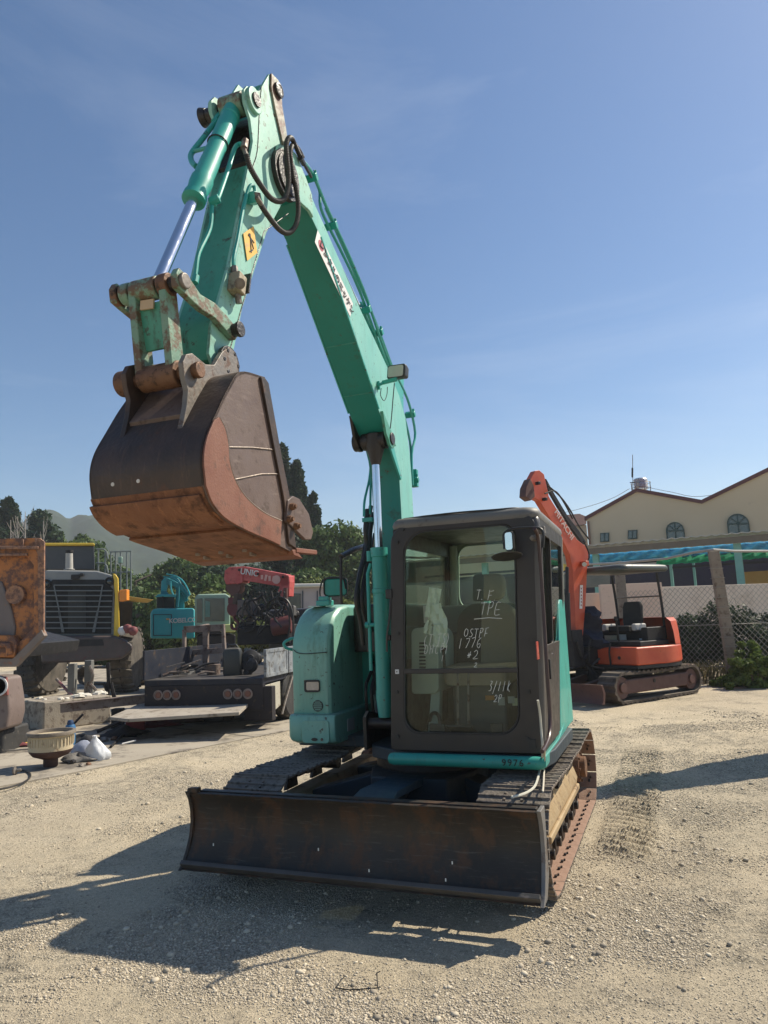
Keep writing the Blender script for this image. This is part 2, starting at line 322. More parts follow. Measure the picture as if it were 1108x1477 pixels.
# ------------------------------------------------------------------ ground
def vnoise(x, y, sc, seed):
    rs = np.random.RandomState(seed); G = rs.rand(256, 256); u = x / sc + 1000.; v = y / sc + 1000.
    i = np.floor(u).astype(int); j = np.floor(v).astype(int); fu = u - i; fv = v - j; fu = fu * fu * (3 - 2 * fu); fv = fv * fv * (3 - 2 * fv)
    a = G[i % 256, j % 256]; b = G[(i + 1) % 256, j % 256]; c = G[i % 256, (j + 1) % 256]; d = G[(i + 1) % 256, (j + 1) % 256]
    return (a * (1 - fu) + b * fu) * (1 - fv) + (c * (1 - fu) + d * fu) * fv - .5
SA, SB, SC_ = gnd(-60, 1147), gnd(240, 1097), gnd(440, 1049)       # edge of the concrete slab
def slabside(x, y):          # >0 on the slab side
    nx, ny = -(SC_.y - SA.y), (SC_.x - SA.x); l = math.hypot(nx, ny)
    return ((x - SA.x) * nx + (y - SA.y) * ny) / l
def gheight(x, y):
    h = vnoise(x, y, 1.9, 1) * .045 + vnoise(x, y, .55, 2) * .018 + vnoise(x, y, .17, 3) * .009 + vnoise(x, y, .07, 4) * .006
    # cleat ridges pressed by tracks, beside and behind the right-hand track
    F = (x - MC.x) * MF.x + (y - MC.y) * MF.y; L = (x - MC.x) * ML.x + (y - MC.y) * ML.y
    m = np.clip((L - 1.22) / .06, 0, 1) * np.clip((1.72 - L) / .08, 0, 1) * np.clip((.4 - F) / .3, 0, 1) * np.clip((F + 4.5) / .8, 0, 1)
    h = h + m * (0.026 * np.sin(2 * np.pi * (F + .12 * np.sin(L * 6)) / .135) + .010)
    m2 = np.clip((L - 1.9) / .1, 0, 1) * np.clip((2.5 - L) / .1, 0, 1) * np.clip((F + 1.6) / .5, 0, 1) * np.clip((2.2 - F) / .4, 0, 1)
    h = h + m2 * .006 * np.sin(2 * np.pi * (L * .55 + F * .83 + .1 * vnoise(x, y, .5, 9)) / .16)
    m3 = np.clip(.5 - np.abs(x + 2.1), 0, .3) / .3 * np.clip(4.6 - y, 0, .5) * 2
    h = h + m3 * .006 * np.sin(2 * np.pi * (y + .1 * x) / .11)
    # stay flat under the machine and the slab
    k = 1 - np.clip((1.35 - np.abs(L)) / .3, 0, 1) * np.clip((1.6 - np.abs(F)) / .3, 0, 1) * .8
    h = h * k - .012
    s = slabside(x, y); h = np.where(s > 0, -.03, h * np.clip(-s / .25, 0, 1) + (-.006) * (1 - np.clip(-s / .25, 0, 1)))
    far = np.clip((np.hypot(x, y) - 11) / 5, 0, 1); return h * (1 - far * .6)
def axis(lo, hi, step, far, grow=1.12):
    a = list(np.arange(lo, hi, step)); d = step
    while a[-1] < far: d *= grow; a.append(a[-1] + d)
    d = step; b = [a[0]]
    while b[-1] > -far: d *= grow; b.append(b[-1] - d)
    return np.array(b[:0:-1] + a)
def grid_mesh(name, X, Y, Z, mat):
    ny, nx = X.shape; me = bpy.data.meshes.new(name); N = nx * ny
    me.vertices.add(N); me.vertices.foreach_set('co', np.stack([X, Y, Z], -1).reshape(-1).astype(np.float32))
    i = np.arange(N).reshape(ny, nx); q = np.stack([i[:-1, :-1], i[:-1, 1:], i[1:, 1:], i[1:, :-1]], -1).reshape(-1, 4); M = len(q)
    me.loops.add(M * 4); me.loops.foreach_set('vertex_index', q.reshape(-1).astype(np.int32))
    me.polygons.add(M); me.polygons.foreach_set('loop_start', (np.arange(M) * 4).astype(np.int32)); me.update(calc_edges=True)
    me.shade_smooth(); me.materials.append(mat); o = bpy.data.objects.new(name, me); COL.objects.link(o); return o
def ground_mat():
    m = bpy.data.materials.new('gravel_and_sand'); m.use_nodes = True; nt = m.node_tree; L = nt.links.new; b = nt.nodes['Principled BSDF']
    tc = _n(nt, 'ShaderNodeTexCoord'); src = tc.outputs['Object']
    def noise(sc, det=8, ro=.6, dist=0):
        n = _n(nt, 'ShaderNodeTexNoise'); n.inputs['Scale'].default_value = sc; n.inputs['Detail'].default_value = det; n.inputs['Roughness'].default_value = ro; n.inputs['Distortion'].default_value = dist
        L(src, n.inputs['Vector']); return n.outputs[0]
    def rng(x, a, bb, lo=0, hi=1):
        r = _n(nt, 'ShaderNodeMapRange'); r.inputs[1].default_value = a; r.inputs[2].default_value = bb; r.inputs[3].default_value = lo; r.inputs[4].default_value = hi; L(x, r.inputs[0]); return r.outputs[0]
    def mix(f, a, bb, mode='MIX'):
        n = _n(nt, 'ShaderNodeMixRGB', blend_type=mode)
        for i, x in enumerate((f, a, bb)):
            if isinstance(x, (tuple, float, int)): n.inputs[i].default_value = c4(x) if isinstance(x, tuple) else x
            else: L(x, n.inputs[i])
        return n.outputs[0]
    def math_(op, a, bb):
        n = _n(nt, 'ShaderNodeMath', operation=op)
        for i, x in enumerate((a, bb)):
            if isinstance(x, (float, int)): n.inputs[i].default_value = x
            else: L(x, n.inputs[i])
        return n.outputs[0]
    patch = rng(noise(.75, 6, .65, .9), .46, .58)
    big = noise(.16, 3, .5)
    sand = mix(rng(noise(2.2), .3, .7), (.52, .435, .30), (.63, .535, .385))
    sand = mix(rng(big, .35, .65), sand, (.47, .40, .295))
    grav = mix(rng(noise(3.), .3, .7), (.45, .385, .285), (.56, .49, .37))
    v1 = _n(nt, 'ShaderNodeTexVoronoi'); v1.inputs['Scale'].default_value = 62; L(src, v1.inputs['Vector'])
    v2 = _n(nt, 'ShaderNodeTexVoronoi'); v2.inputs['Scale'].default_value = 125; L(src, v2.inputs['Vector'])
    bwn = _n(nt, 'ShaderNodeRGBToBW'); L(v1.outputs['Color'], bwn.inputs[0]); peb = mix(1.0, grav, rng(bwn.outputs[0], .2, .8, .72, 1.22), 'MULTIPLY')
    pm = math_('MULTIPLY', patch, rng(noise(9, 4), .35, .6))
    col = mix(pm, sand, peb)
    crack = rng(v1.outputs['Distance'], .0, .75, 1.12, .62)
    col = mix(pm, col, mix(1.0, col, crack, 'MULTIPLY'))
    sp = rng(noise(38, 6, .75), .38, .64, .66, 1.22); col = mix(rng(pm, 0, 1, .45, 1), col, mix(1.0, col, sp, 'MULTIPLY'))
    sp2 = rng(noise(170, 3, .7), .36, .66, .68, 1.26); col = mix(1.0, col, sp2, 'MULTIPLY')
    dark = rng(noise(.9, 6, .65, 1.), .60, .72); col = mix(math_('MULTIPLY', dark, .35), col, (.25, .21, .16))
    L(col, b.inputs['Base Color']); b.inputs['Roughness'].default_value = .93; b.inputs['Specular IOR Level'].default_value = .2
    h1 = math_('MULTIPLY', rng(v1.outputs['Distance'], 0, .6, 1, 0), pm)
    h = math_('ADD', math_('MULTIPLY', h1, .8), math_('ADD', math_('MULTIPLY', noise(30, 8, .75), 1.3), math_('MULTIPLY', noise(110, 4, .7), .5)))
    bp = _n(nt, 'ShaderNodeBump'); bp.inputs['Strength'].default_value = .9; bp.inputs['Distance'].default_value = .017; L(h, bp.inputs['Height']); L(bp.outputs[0], b.inputs['Normal'])
    return m
GM = ground_mat()
xs = axis(-3.6, 4.6, .026, 900, 1.16); ys = axis(3.3, 11.5, .026, 900, 1.16)
X, Y = np.meshgrid(xs, ys); Z = gheight(X, Y)
Z = np.where(np.hypot(X, Y) > 60, -.02, Z)
tag(grid_mesh('ground', X, Y, Z, GM), 'sunlit beige yard of compacted sand and grey gravel', kind='structure')

# loose stones (uncountable)
def stones():
    t = (1 + 5 ** .5) / 2
    base = np.array([(-1, t, 0), (1, t, 0), (-1, -t, 0), (1, -t, 0), (0, -1, t), (0, 1, t), (0, -1, -t), (0, 1, -t), (t, 0, -1), (t, 0, 1), (-t, 0, -1), (-t, 0, 1)], float) / 1.9
    tri = np.array([(0, 11, 5), (0, 5, 1), (0, 1, 7), (0, 7, 10), (0, 10, 11), (1, 5, 9), (5, 11, 4), (11, 10, 2), (10, 7, 6), (7, 1, 8), (3, 9, 4), (3, 4, 2), (3, 2, 6), (3, 6, 8), (3, 8, 9), (4, 9, 5), (2, 4, 11), (6, 2, 10), (8, 6, 7), (9, 8, 1)])
    N = 220000; yy = 3.3 + 9.5 * RN.rand(N) ** 1.7; xx = (RN.rand(N) * 2 - 1) * (yy * .60 + .4)
    dens = np.clip((vnoise(xx, yy, 1.1, 21) + .5 * vnoise(xx, yy, .35, 22) - .02) * 4.5, .035, 1)
    keep = (RN.rand(N) < dens) & (slabside(xx, yy) < -.02); xx, yy = xx[keep][:60000], yy[keep][:60000]; n = len(xx)
    sz = (.0022 + .0055 * RN.rand(n) ** 2.2) * (1 + (RN.rand(n) < .02) * 1.6) * (.8 + .06 * yy)
    q = RN.rand(n, 12, 3) * .5 + .75; sc = np.stack([1 + RN.rand(n) * .5, .8 + RN.rand(n) * .4, .5 + RN.rand(n) * .3], -1)
    P3 = base[None] * q * sc[:, None, :] * sz[:, None, None]
    a = RN.rand(n) * 6.28; c, s_ = np.cos(a)[:, None], np.sin(a)[:, None]
    x2 = P3[:, :, 0] * c - P3[:, :, 1] * s_; y2 = P3[:, :, 0] * s_ + P3[:, :, 1] * c
    co = np.stack([x2 + xx[:, None], y2 + yy[:, None], P3[:, :, 2] + (gheight(xx, yy) + sz * .25)[:, None]], -1).reshape(-1, 3)
    fs = (tri[None] + (np.arange(n) * 12)[:, None, None]).reshape(-1, 3); M = len(fs)
    me = bpy.data.meshes.new('loose_gravel'); me.vertices.add(len(co)); me.vertices.foreach_set('co', co.reshape(-1).astype(np.float32))
    me.loops.add(M * 3); me.loops.foreach_set('vertex_index', fs.reshape(-1).astype(np.int32)); me.polygons.add(M); me.polygons.foreach_set('loop_start', (np.arange(M) * 3).astype(np.int32))
    me.update(calc_edges=True)
    m = bpy.data.materials.new('stone'); m.use_nodes = True; nt = m.node_tree; b = nt.nodes['Principled BSDF']; g = _n(nt, 'ShaderNodeNewGeometry'); cr = _n(nt, 'ShaderNodeValToRGB')
    cr.color_ramp.elements[0].color = (.25, .215, .165, 1); cr.color_ramp.elements[1].color = (.62, .54, .41, 1); e = cr.color_ramp.elements.new(.5); e.color = (.46, .395, .30, 1)
    nt.links.new(g.outputs['Random Per Island'], cr.inputs[0]); nt.links.new(cr.outputs[0], b.inputs['Base Color']); b.inputs['Roughness'].default_value = .9
    me.materials.append(m); o = bpy.data.objects.new('loose_gravel', me); COL.objects.link(o)
    tag(o, 'loose small grey and tan stones strewn over the yard', 'gravel', kind='stuff')
stones()
def fine_gravel():
    base = np.array([(1, 0, 0), (0, 1, 0), (-1, 0, 0), (0, -1, 0), (0, 0, 1), (0, 0, -1)], float); tri = np.array([(0, 1, 4), (1, 2, 4), (2, 3, 4), (3, 0, 4), (1, 0, 5), (2, 1, 5), (3, 2, 5), (0, 3, 5)])
    N = 420000; yy = 3.3 + 8.0 * RN.rand(N) ** 1.5; xx = (RN.rand(N) * 2 - 1) * (yy * .60 + .4)
    dens = np.clip((vnoise(xx, yy, 1.1, 21) + .6 * vnoise(xx, yy, .35, 22) + .12) * 2.6, .14, .9)
    keep = (RN.rand(N) < dens) & (slabside(xx, yy) < -.01); xx, yy = xx[keep][:190000], yy[keep][:190000]; n = len(xx)
    sz = (.0022 + .0032 * RN.rand(n) ** 1.6) * (.75 + .07 * yy)
    P3 = base[None] * (RN.rand(n, 6, 1) * .5 + .75) * np.stack([1 + RN.rand(n) * .4, .8 + RN.rand(n) * .4, .55 + RN.rand(n) * .3], -1)[:, None, :] * sz[:, None, None] + (RN.rand(n, 6, 3) - .5) * (sz * .5)[:, None, None]
    a = RN.rand(n) * 6.28; c, s_ = np.cos(a)[:, None], np.sin(a)[:, None]
    co = np.stack([P3[:, :, 0] * c - P3[:, :, 1] * s_ + xx[:, None], P3[:, :, 0] * s_ + P3[:, :, 1] * c + yy[:, None], P3[:, :, 2] + (gheight(xx, yy) + sz * .2)[:, None]], -1).reshape(-1, 3)
    fs = (tri[None] + (np.arange(n) * 6)[:, None, None]).reshape(-1, 3); M = len(fs); me = bpy.data.meshes.new('fine_gravel'); me.vertices.add(len(co)); me.vertices.foreach_set('co', co.reshape(-1).astype(np.float32))
    me.loops.add(M * 3); me.loops.foreach_set('vertex_index', fs.reshape(-1).astype(np.int32)); me.polygons.add(M); me.polygons.foreach_set('loop_start', (np.arange(M) * 3).astype(np.int32)); me.update(calc_edges=True)
    me.materials.append(bpy.data.materials['stone']); o = bpy.data.objects.new('fine_gravel', me); COL.objects.link(o); tag(o, 'fine grit covering the yard between the larger stones', 'gravel', kind='stuff')
fine_gravel()

# concrete slab on the left
CONC = mat('yard_concrete', (.33, .29, .23), .85, fade=(.40, .355, .285), fade_amt=.7, dirt=(.13, .115, .10), dirt_amt=.45, scale=.8, dscale=1.3, bump=.4, bscale=60, spec=.2)
mb = MB(); d = (SC_ - SA).normalized(); nrm = Vector((-d.y, d.x, 0))
a0 = SA - d * 6; a1 = SC_ + d * 9; edge = [a0 + (a1 - a0) * (i / 60) + nrm * (.05 * (vnoise(np.array([i * .9]), np.array([0.]), 1., 5)[0])) for i in range(61)]
mb.prism([Vector((p.x, p.y, -.06)) for p in edge] + [Vector((p.x, p.y, -.06)) for p in (a1 + nrm * 26, a0 + nrm * 26)], (0, 0, .066))
tag(mb.build('concrete_slab', CONC), 'stained grey concrete slab left of the gravel', kind='structure')
mb = MB()
for off in (4.2,):
    mb.bar(SA + nrm * off + Vector((0, 0, .0075)), a1 + nrm * off + Vector((0, 0, .0075)), .02, .003)
p = SA + d * 4.2; mb.bar(p + Vector((0, 0, .0075)), p + nrm * 20 + Vector((0, 0, .0075)), .02, .003)
tag(mb.build('slab_joint', mat('joint_tar', (.07, .065, .06), .9)), 'dark joint lines across the concrete slab', kind='structure')
# ------------------------------------------------------------------ the big teal excavator
EX = empty('crawler_excavator', MC, -YAW, label='large teal crawler excavator in the middle of the yard with raised boom and rusty bucket', cat='excavator')
def plate(mb, poly, L0, L1): return mb.prism([P(f, L0, z) for f, z in poly], (L1 - L0, 0, 0))
def hull(points, n=10):         # belt outline round circles [(F, Z, r)...] given counter-clockwise arcs
    out = []
    for (f, z, r, a0, a1) in points:
        for i in range(n + 1):
            t = R(a0 + (a1 - a0) * i / n); out.append((f + r * math.cos(t), z + r * math.sin(t)))
    return out

# tracks
TR = .325; TC = .335; TF = 1.105
def track(side):
    s = 1 if side > 0 else -1
    o = MB(); c = .925 * s
    # frame: sloping top box with sloping flanks
    sec = [(-.10, .20), (.10, .20), (.12, .30), (.07, .44), (-.07, .44), (-.12, .30)]
    o.loft([[P(f, c + a, z) for a, z in sec] for f in (-.86, -.8, .74, .82)])
    o.bar(P(-.8, c + .125 * s, .235), P(.80, c + .125 * s, .235), .03, .05)
    o.bar(P(.74, c + .07 * s, .33), P(1.05, c + .07 * s, .33), .05, .14); o.bar(P(.74, c - .07 * s, .33), P(1.05, c - .07 * s, .33), .05, .14)
    fr = o.build('track_frame', TFRAME, EX, .012)
    for f in (-.55, .1, .55):
        g = MB(); plate(g, [(f - .10, .43), (f + .10, .43), (f + .07, .50), (f + .02, .49), (f, .53), (f - .05, .50), (f - .08, .51)], c + .085 * s, c + .115 * s); g.build('guard_plate', GREASE, fr, .004)
    for f in (-.62, -.28, .06, .40, .70):
        g = MB(); g.cyl(P(f, c - .11, .12), P(f, c + .11, .12), .085); g.cyl(P(f, c - .14, .12), P(f, c + .14, .12), .035); g.build('track_roller', GREASE, fr, .006)
    g = MB(); g.cyl(P(0, c - .07, .53), P(0, c + .07, .53), .055); g.build('carrier_roller', GREASE, fr)
    g = MB(); g.lathe([(.04, -.05), (.22, -.045), (.235, -.035), (.235, .035), (.22, .045), (.10, .055), (.09, .09), (.03, .09)], P(TF, c, TC), (s, 0, 0), 32); g.build('idler_wheel', PINGREY, EX, .004)
    g = MB(); pts = []
    for i in range(42):
        rr = .255 if i % 2 else .215; a = 2 * math.pi * i / 42; pts.append((-TF + rr * math.cos(a), TC + rr * math.sin(a)))
    plate(g, pts, c - .025, c + .025); g.cyl(P(-TF, c - .02, TC), P(-TF, c + .12 * s, TC), .15, .13); g.cyl(P(-TF, c, TC), P(-TF, c + .17 * s, TC), .09)
    for k in range(8):
        a = k * math.pi / 4; g.cyl(P(-TF + .12 * math.cos(a), c + .1 * s, TC + .12 * math.sin(a)), P(-TF + .12 * math.cos(a), c + .135 * s, TC + .12 * math.sin(a)), .012, n=6)
    g.build('drive_sprocket', PINRUST, EX, .003)
    # chain of links, shoes as its children
    ch = MB(); per = 2 * 2 * TF + 2 * math.pi * (TR - .02); NS = 42; pitch = per / NS
    def pos(d):
        d %= per; st = 2 * TF; ar = math.pi * (TR - .02); r = TR - .02
        if d < st: 
            sag = .03 * math.sin(math.pi * d / st) * (1 - .55 * math.sin(3 * math.pi * d / st) ** 2)
            return Vector((0, TF - d, TC + r - sag)), Vector((0, -1, 0)), Vector((0, 0, 1))
        d -= st
        if d < ar: a = d / r; return Vector((0, -TF - r * math.sin(a), TC + r * math.cos(a))), Vector((0, -math.cos(a), -math.sin(a))), Vector((0, -math.sin(a), math.cos(a)))
        d -= ar
        if d < st: return Vector((0, -TF + d, TC - r)), Vector((0, 1, 0)), Vector((0, 0, -1))
        d -= st; a = d / r; return Vector((0, TF + r * math.sin(a), TC - r * math.cos(a))), Vector((0, math.cos(a), math.sin(a))), Vector((0, math.sin(a), -math.cos(a)))
    def mtx(d):
        p, t, n = pos(d); # convert (.,F,Z) to local (L,-F,Z)
        T = Vector((0, -t.y, t.z)); N = Vector((0, -n.y, n.z)); X_ = Vector((1, 0, 0)); o_ = Vector((c, -p.y, p.z))
        return Matrix(((1, T.x, N.x, o_.x), (0, T.y, N.y, o_.y), (0, T.z, N.z, o_.z), (0, 0, 0, 1)))
    for i in range(NS):
        M = mtx(i * pitch)
        for sx in (-.055, .055):
            m2 = MB(); m2.box((sx, .0, -.045), (.028, pitch * .92, .055)); m2.box((sx * 1.25, pitch * .42, -.045), (.02, .05, .045))
            ch.add([M @ Vector(v) for v in m2.v], m2.f)
        m2 = MB(); m2.cyl((-.075, pitch * .45, -.045), (.075, pitch * .45, -.045), .014, n=8); ch.add([M @ Vector(v) for v in m2.v], m2.f)
    chain = ch.build('track_chain', GREASE, EX)
    sh = MB(); pw = pitch * .5
    sec = [(-pw + .002, -.014), (-pw + .002, .0), (-pw + .006, .015), (-pw + .018, .017), (-pw + .026, .001), (-.012, .001), (-.006, .012), (.006, .012), (.012, .001), (pw - .022, .001), (pw - .014, .010), (pw - .004, .006), (pw - .002, -.010), (pw - .012, -.012)]
    sh.prism([(-.225, a, b + .012) for a, b in sec], (.45, 0, 0))
    for sx in (-.055, .055):
        for sy in (-.03, .022): sh.cyl((sx, sy, .012), (sx, sy, .026), .010, n=6)
    nb = MB(); nb.add(sh.v, sh.f)
    for sx in (-.16, .16): nb.cur = 1; nb.box((sx, .010, -.008), (.018, .026, .012)); nb.box((sx + .012, -.022, -.008), (.012, .016, .012))
    nb.cur = 0; first = nb.build('track_shoe', [SHOE, GREASE], chain, .002, 1)
    me = first.data; me.materials.append(SHOEIN)
    for p in me.polygons:
        if p.normal.z < -.7 and p.material_index == 0: p.material_index = 2
    for i in range(NS):
        o_ = first if i == 0 else first.copy()
        if i: COL.objects.link(o_); o_.parent = chain
        j = Matrix.Rotation(RN.uniform(-.012, .012), 4, 'Y'); o_.matrix_local = mtx(i * pitch) @ j
track(1); track(-1)

# undercarriage centre
g = MB()
g.prism([P(.62, -.30, .34), P(.62, .30, .34), P(.30, .42, .34), P(-.30, .42, .34), P(-.62, .30, .34), P(-.62, -.30, .34), P(-.30, -.42, .34), P(.30, -.42, .34)], (0, 0, .22))
for sx in (-1, 1):
    for sf in (-1, 1):
        g.loft([[P(sf * .25 + a, sx * .3, z) for a, z in ((-.13, .36), (.13, .36), (.13, .55), (-.13, .55))], [P(sf * .45 + a, sx * .84, z) for a, z in ((-.10, .26), (.10, .26), (.10, .42), (-.10, .42))]])
g.build('undercarriage_frame', NAVY, EX, .015)
g = MB(); g.cyl(P(0, 0, .56), P(0, 0, .64), .46, n=48); g.cyl(P(0, 0, .64), P(0, 0, .75), .42, n=48); g.build('slewing_ring', GREASE, EX, .006)
# blade arms and blade
g = MB()
for sx in (-.36, .30):
    g.loft([[P(.55, sx + a, z) for a, z in ((-.06, .26), (.06, .26), (.06, .40), (-.06, .40))], [P(1.61, sx * 1.35 + a, z) for a, z in ((-.06, .26), (.06, .26), (.06, .46), (-.06, .46))]])
g.bar(P(1.2, -.4, .33), P(1.2, .38, .33), .08, .12)
g.build('blade_arm', NAVY, EX, .01)
g = MB(); g.loft([[P(.50, a, z) for a, z in ((-.16, .50), (.12, .50), (.12, .56), (-.16, .56))], [P(1.10, a, z) for a, z in ((-.18, .53), (.10, .53), (.10, .58), (-.18, .58))], [P(1.60, a, z) for a, z in ((-.26, .38), (.10, .38), (.10, .43), (-.26, .43))]]); g.build('blade_lift_cover', mat('blue_grey_plate', (.030, .065, .085), .45, fade=(.05, .09, .11), dirt=(.15, .14, .12), dirt_amt=.2, bump=.1), EX, .008)
g = MB(); g.cyl(P(.55, -.04, .47), P(1.15, -.04, .42), .05); g.build('blade_cylinder', NAVY, EX)
g = MB(); g.cyl(P(1.15, -.04, .42), P(1.60, -.05, .36), .03); g.build('blade_cylinder_rod', CHROME, EX)
BZ = .193
front = [(1.80, 0), (1.765, .03), (1.715, .10), (1.675, .18), (1.655, .26), (1.66, .34), (1.685, .41), (1.72, .457)]
g = MB(); n = len(front); sec = [(f, BZ + z) for f, z in front] + [(f - .022, BZ + z + (.006 if z > .3 else -.006)) for f, z in front[::-1]]
RIN = [P(f, -1.15, z) for f, z in sec]
rings = []
for k in range(25):
    L_ = -1.15 + 2.3 * k / 24; rings.append([P(f + .004 * math.sin(k * 1.7) * (1 if 0 < k < 24 else 0), L_, z) for f, z in sec])
g.loft(rings); bl = g.build('dozer_blade', BLADEM, EX, .003)
g = MB(); g.box(P(1.787, 0, BZ + .028), (2.304, .028, .065), Matrix.Rotation(R(42), 3, 'X')); g.build('cutting_edge', mat('blade_cutting_edge', (.045, .042, .038), .45, fade=(.09, .085, .08), fade_amt=.8, dirt=(.15, .13, .12), dirt_amt=.2, bump=.2), bl, .003)
for sx in (-1.16, 1.16):
    g = MB(); s0 = -.010 if sx > 0 else -.010
    plate(g, [(1.812, BZ - .004), (1.77, BZ + .03), (1.725, BZ + .10), (1.69, BZ + .18), (1.675, BZ + .26), (1.68, BZ + .34), (1.70, BZ + .41), (1.735, BZ + .468), (1.60, BZ + .468), (1.60, BZ + .1), (1.70, BZ)], sx - .012, sx + .012)
    g.build('blade_end_plate', BLADEEDGE if sx > 0 else BLADEM, bl, .004)
g = MB(); g.box(P(1.70, -1.12, BZ + .475), (.075, .05, .03)); g.box(P(1.70, -1.15, BZ + .455), (.02, .055, .06)); g.build('lifting_lug', BLADEM, bl, .006)
g = MB(); g.box(P(1.60, 0, BZ + .43), (2.26, .06, .05)); g.box(P(1.62, 0, BZ + .1), (2.26, .05, .05))
for q in (-.8, -.4, .4, .8): plate(g, [(1.64, BZ + .08), (1.64, BZ + .44), (1.56, BZ + .40), (1.54, BZ + .1)], q - .01, q + .01)
g.build('blade_rib', BLADEM, bl, .006)
for (q, z) in ((-.95, .12), (-.2, .14), (.15, .06), (.62, .05), (.65, .13)):
    g = MB(); g.box(P(1.80 - z * .55, q, BZ + z + .03), (.006, .004, .016)); g.build('paint_fleck', CHALK, bl)

# swing deck
g = MB()
pts = [(1.10, .60), (1.10, -.35)] + [(1.13 * math.cos(t), -1.22 * math.sin(t)) for t in [R(18 + 144 * i / 20) for i in range(21)]] + [(-1.12, -.35), (-1.12, .22), (-.42, .24), (-.28, .62), (-.02, .80), (1.06, .83)]
g.prism([P(f, l, .70) for l, f in pts], (0, 0, .09)); g.build('swing_deck', NAVY, EX, .01)
g = MB()
rg = []
for r0, z in ((.90, .72), (.93, .78), (.93, 1.45), (.90, 1.55)):
    rg.append([P(-.55 - (r0 * .72) * math.sin(t), 1.12 * r0 * math.cos(t), z) for t in [math.pi * i / 20 for i in range(21)]] + [P(-.5, -.6, z), P(-.5, .6, z)])
g.loft(rg); g.build('counterweight', TEAL, EX, .02)
g = MB(); g.prism([P(-.35, -1.05, 1.5), P(-.35, .0, 1.5), P(-.52, .95, 1.5), P(-1.15, .5, 1.5), P(-1.15, -.5, 1.5), P(-.9, -.95, 1.5)], (0, 0, .33)); g.build('engine_cover', mat('engine_cover_grey_teal', (.10, .15, .14), .5, fade=(.2, .22, .2), topdust=.5), EX, .03)
# right-hand tank hood (left in the photograph)
sec = [(.30, .96), (.30, 1.50), (.285, 1.60), (.235, 1.70), (.155, 1.785), (.05, 1.845), (-.10, 1.87), (-.95, 1.87), (-1.02, 1.80), (-1.02, .80), (.2, .80)]
g = MB(); g.loft([[P(f - o * (1 if f > -.9 else -.5), L_, z - (o * .8 if z > 1.5 else 0)) for f, z in sec] for L_, o in ((-1.135, .05), (-1.12, .02), (-1.08, .003), (-1.03, 0), (-.86, 0), (-.80, .006), (-.775, .03))])
hood = g.build('tank_hood', TEALH, EX, .012, ang=50)
g = MB(); sec2 = [(.28, .735), (.345, .76), (.365, .80), (.365, .95), (.35, .975), (-.9, .975), (-.9, .735)]
g.loft([[P(f - o, L_, z + (o * .6 if z < .8 else -o * .2)) for f, z in sec2] for L_, o in ((-1.145, .05), (-1.12, .01), (-1.07, 0), (-.74, 0), (-.71, .012))]); low = g.build('tool_box', TEALH, EX, .02, ang=50)
g = MB(); rr = rrect(-1.0, -.755, .755, .935, .03); g.prism([P(.364, x, z) for x, z in rr], (0, -.012, 0)); lid = g.build('tool_box_lid', TEALH, low, .004)
g = MB(); g.prism([P(.377, x, z) for x, z in [( -.885 + .028 * math.cos(t), .785 + .013 * math.sin(t)) for t in [2 * math.pi * i / 16 for i in range(16)]]], (0, -.006, 0)); g.build('latch', BLACKP, lid, .002)
g = MB(); g.lathe([(.012, 0), (.011, .006), (.002, .008)], P(.376, -.82, .785), (0, -1, 0), 12); g.build('keyhole', PINGREY, lid)
g = MB(); g.box(P(.05, -.706, .86), (.006, .14, .10)); g.build('warning_sticker', mat('grey_sticker', (.33, .36, .36), .6), low)
# seam, lamp, vent on the hood
g = MB(); g.tube([P(.302, -1.10, 1.505), P(.306, -1.06, 1.478), P(.306, -.98, 1.468), P(.306, -.83, 1.474), P(.304, -.785, 1.478)], .0035, 6, smooth=5); g.build('panel_seam', GREASE, hood)
g = MB(); r1 = rrect(-1.0, -.86, 1.155, 1.255, .02); r2 = rrect(-.985, -.865, 1.170, 1.240, .014); g.ring([P(.295, x, z) for x, z in r1], [P(.295, x, z) for x, z in r2], (0, -.022, 0)); lb = g.build('lamp_frame', BLACKP, hood, .003)
g = MB(); g.prism([P(.30, x, z) for x, z in r2], (0, -.012, 0)); g.build('work_lamp', LAMPB, hood, .004)
g = MB(); cx, cz = -.885, 1.045
g.ring([P(.298, x, z) for x, z in circ(cx, cz, .046, 28)], [P(.298, x, z) for x, z in circ(cx, cz, .040, 28)], (0, -.008, 0))
g.prism([P(.298, x, z) for x, z in circ(cx, cz, .040, 28)], (0, -.005, 0)); vg = g.build('round_vent', BLACKP, hood)
for k in range(-2, 3):
    hw = math.sqrt(.040 ** 2 - (k * .0155) ** 2); g = MB(); g.box(P(.304, cx, cz + k * .0155), (2 * hw, .006, .006)); g.build('vent_slat', TEALH, vg)
g = MB(); g.tube([P(.20, -1.12, 1.60), P(.23, -1.17, 1.59), P(.26, -1.21, 1.56), P(.25, -1.20, 1.52), P(.2, -1.16, 1.50), P(.16, -1.12, 1.50)], .013, 8, smooth=5); g.build('grab_loop', TEAL, hood)
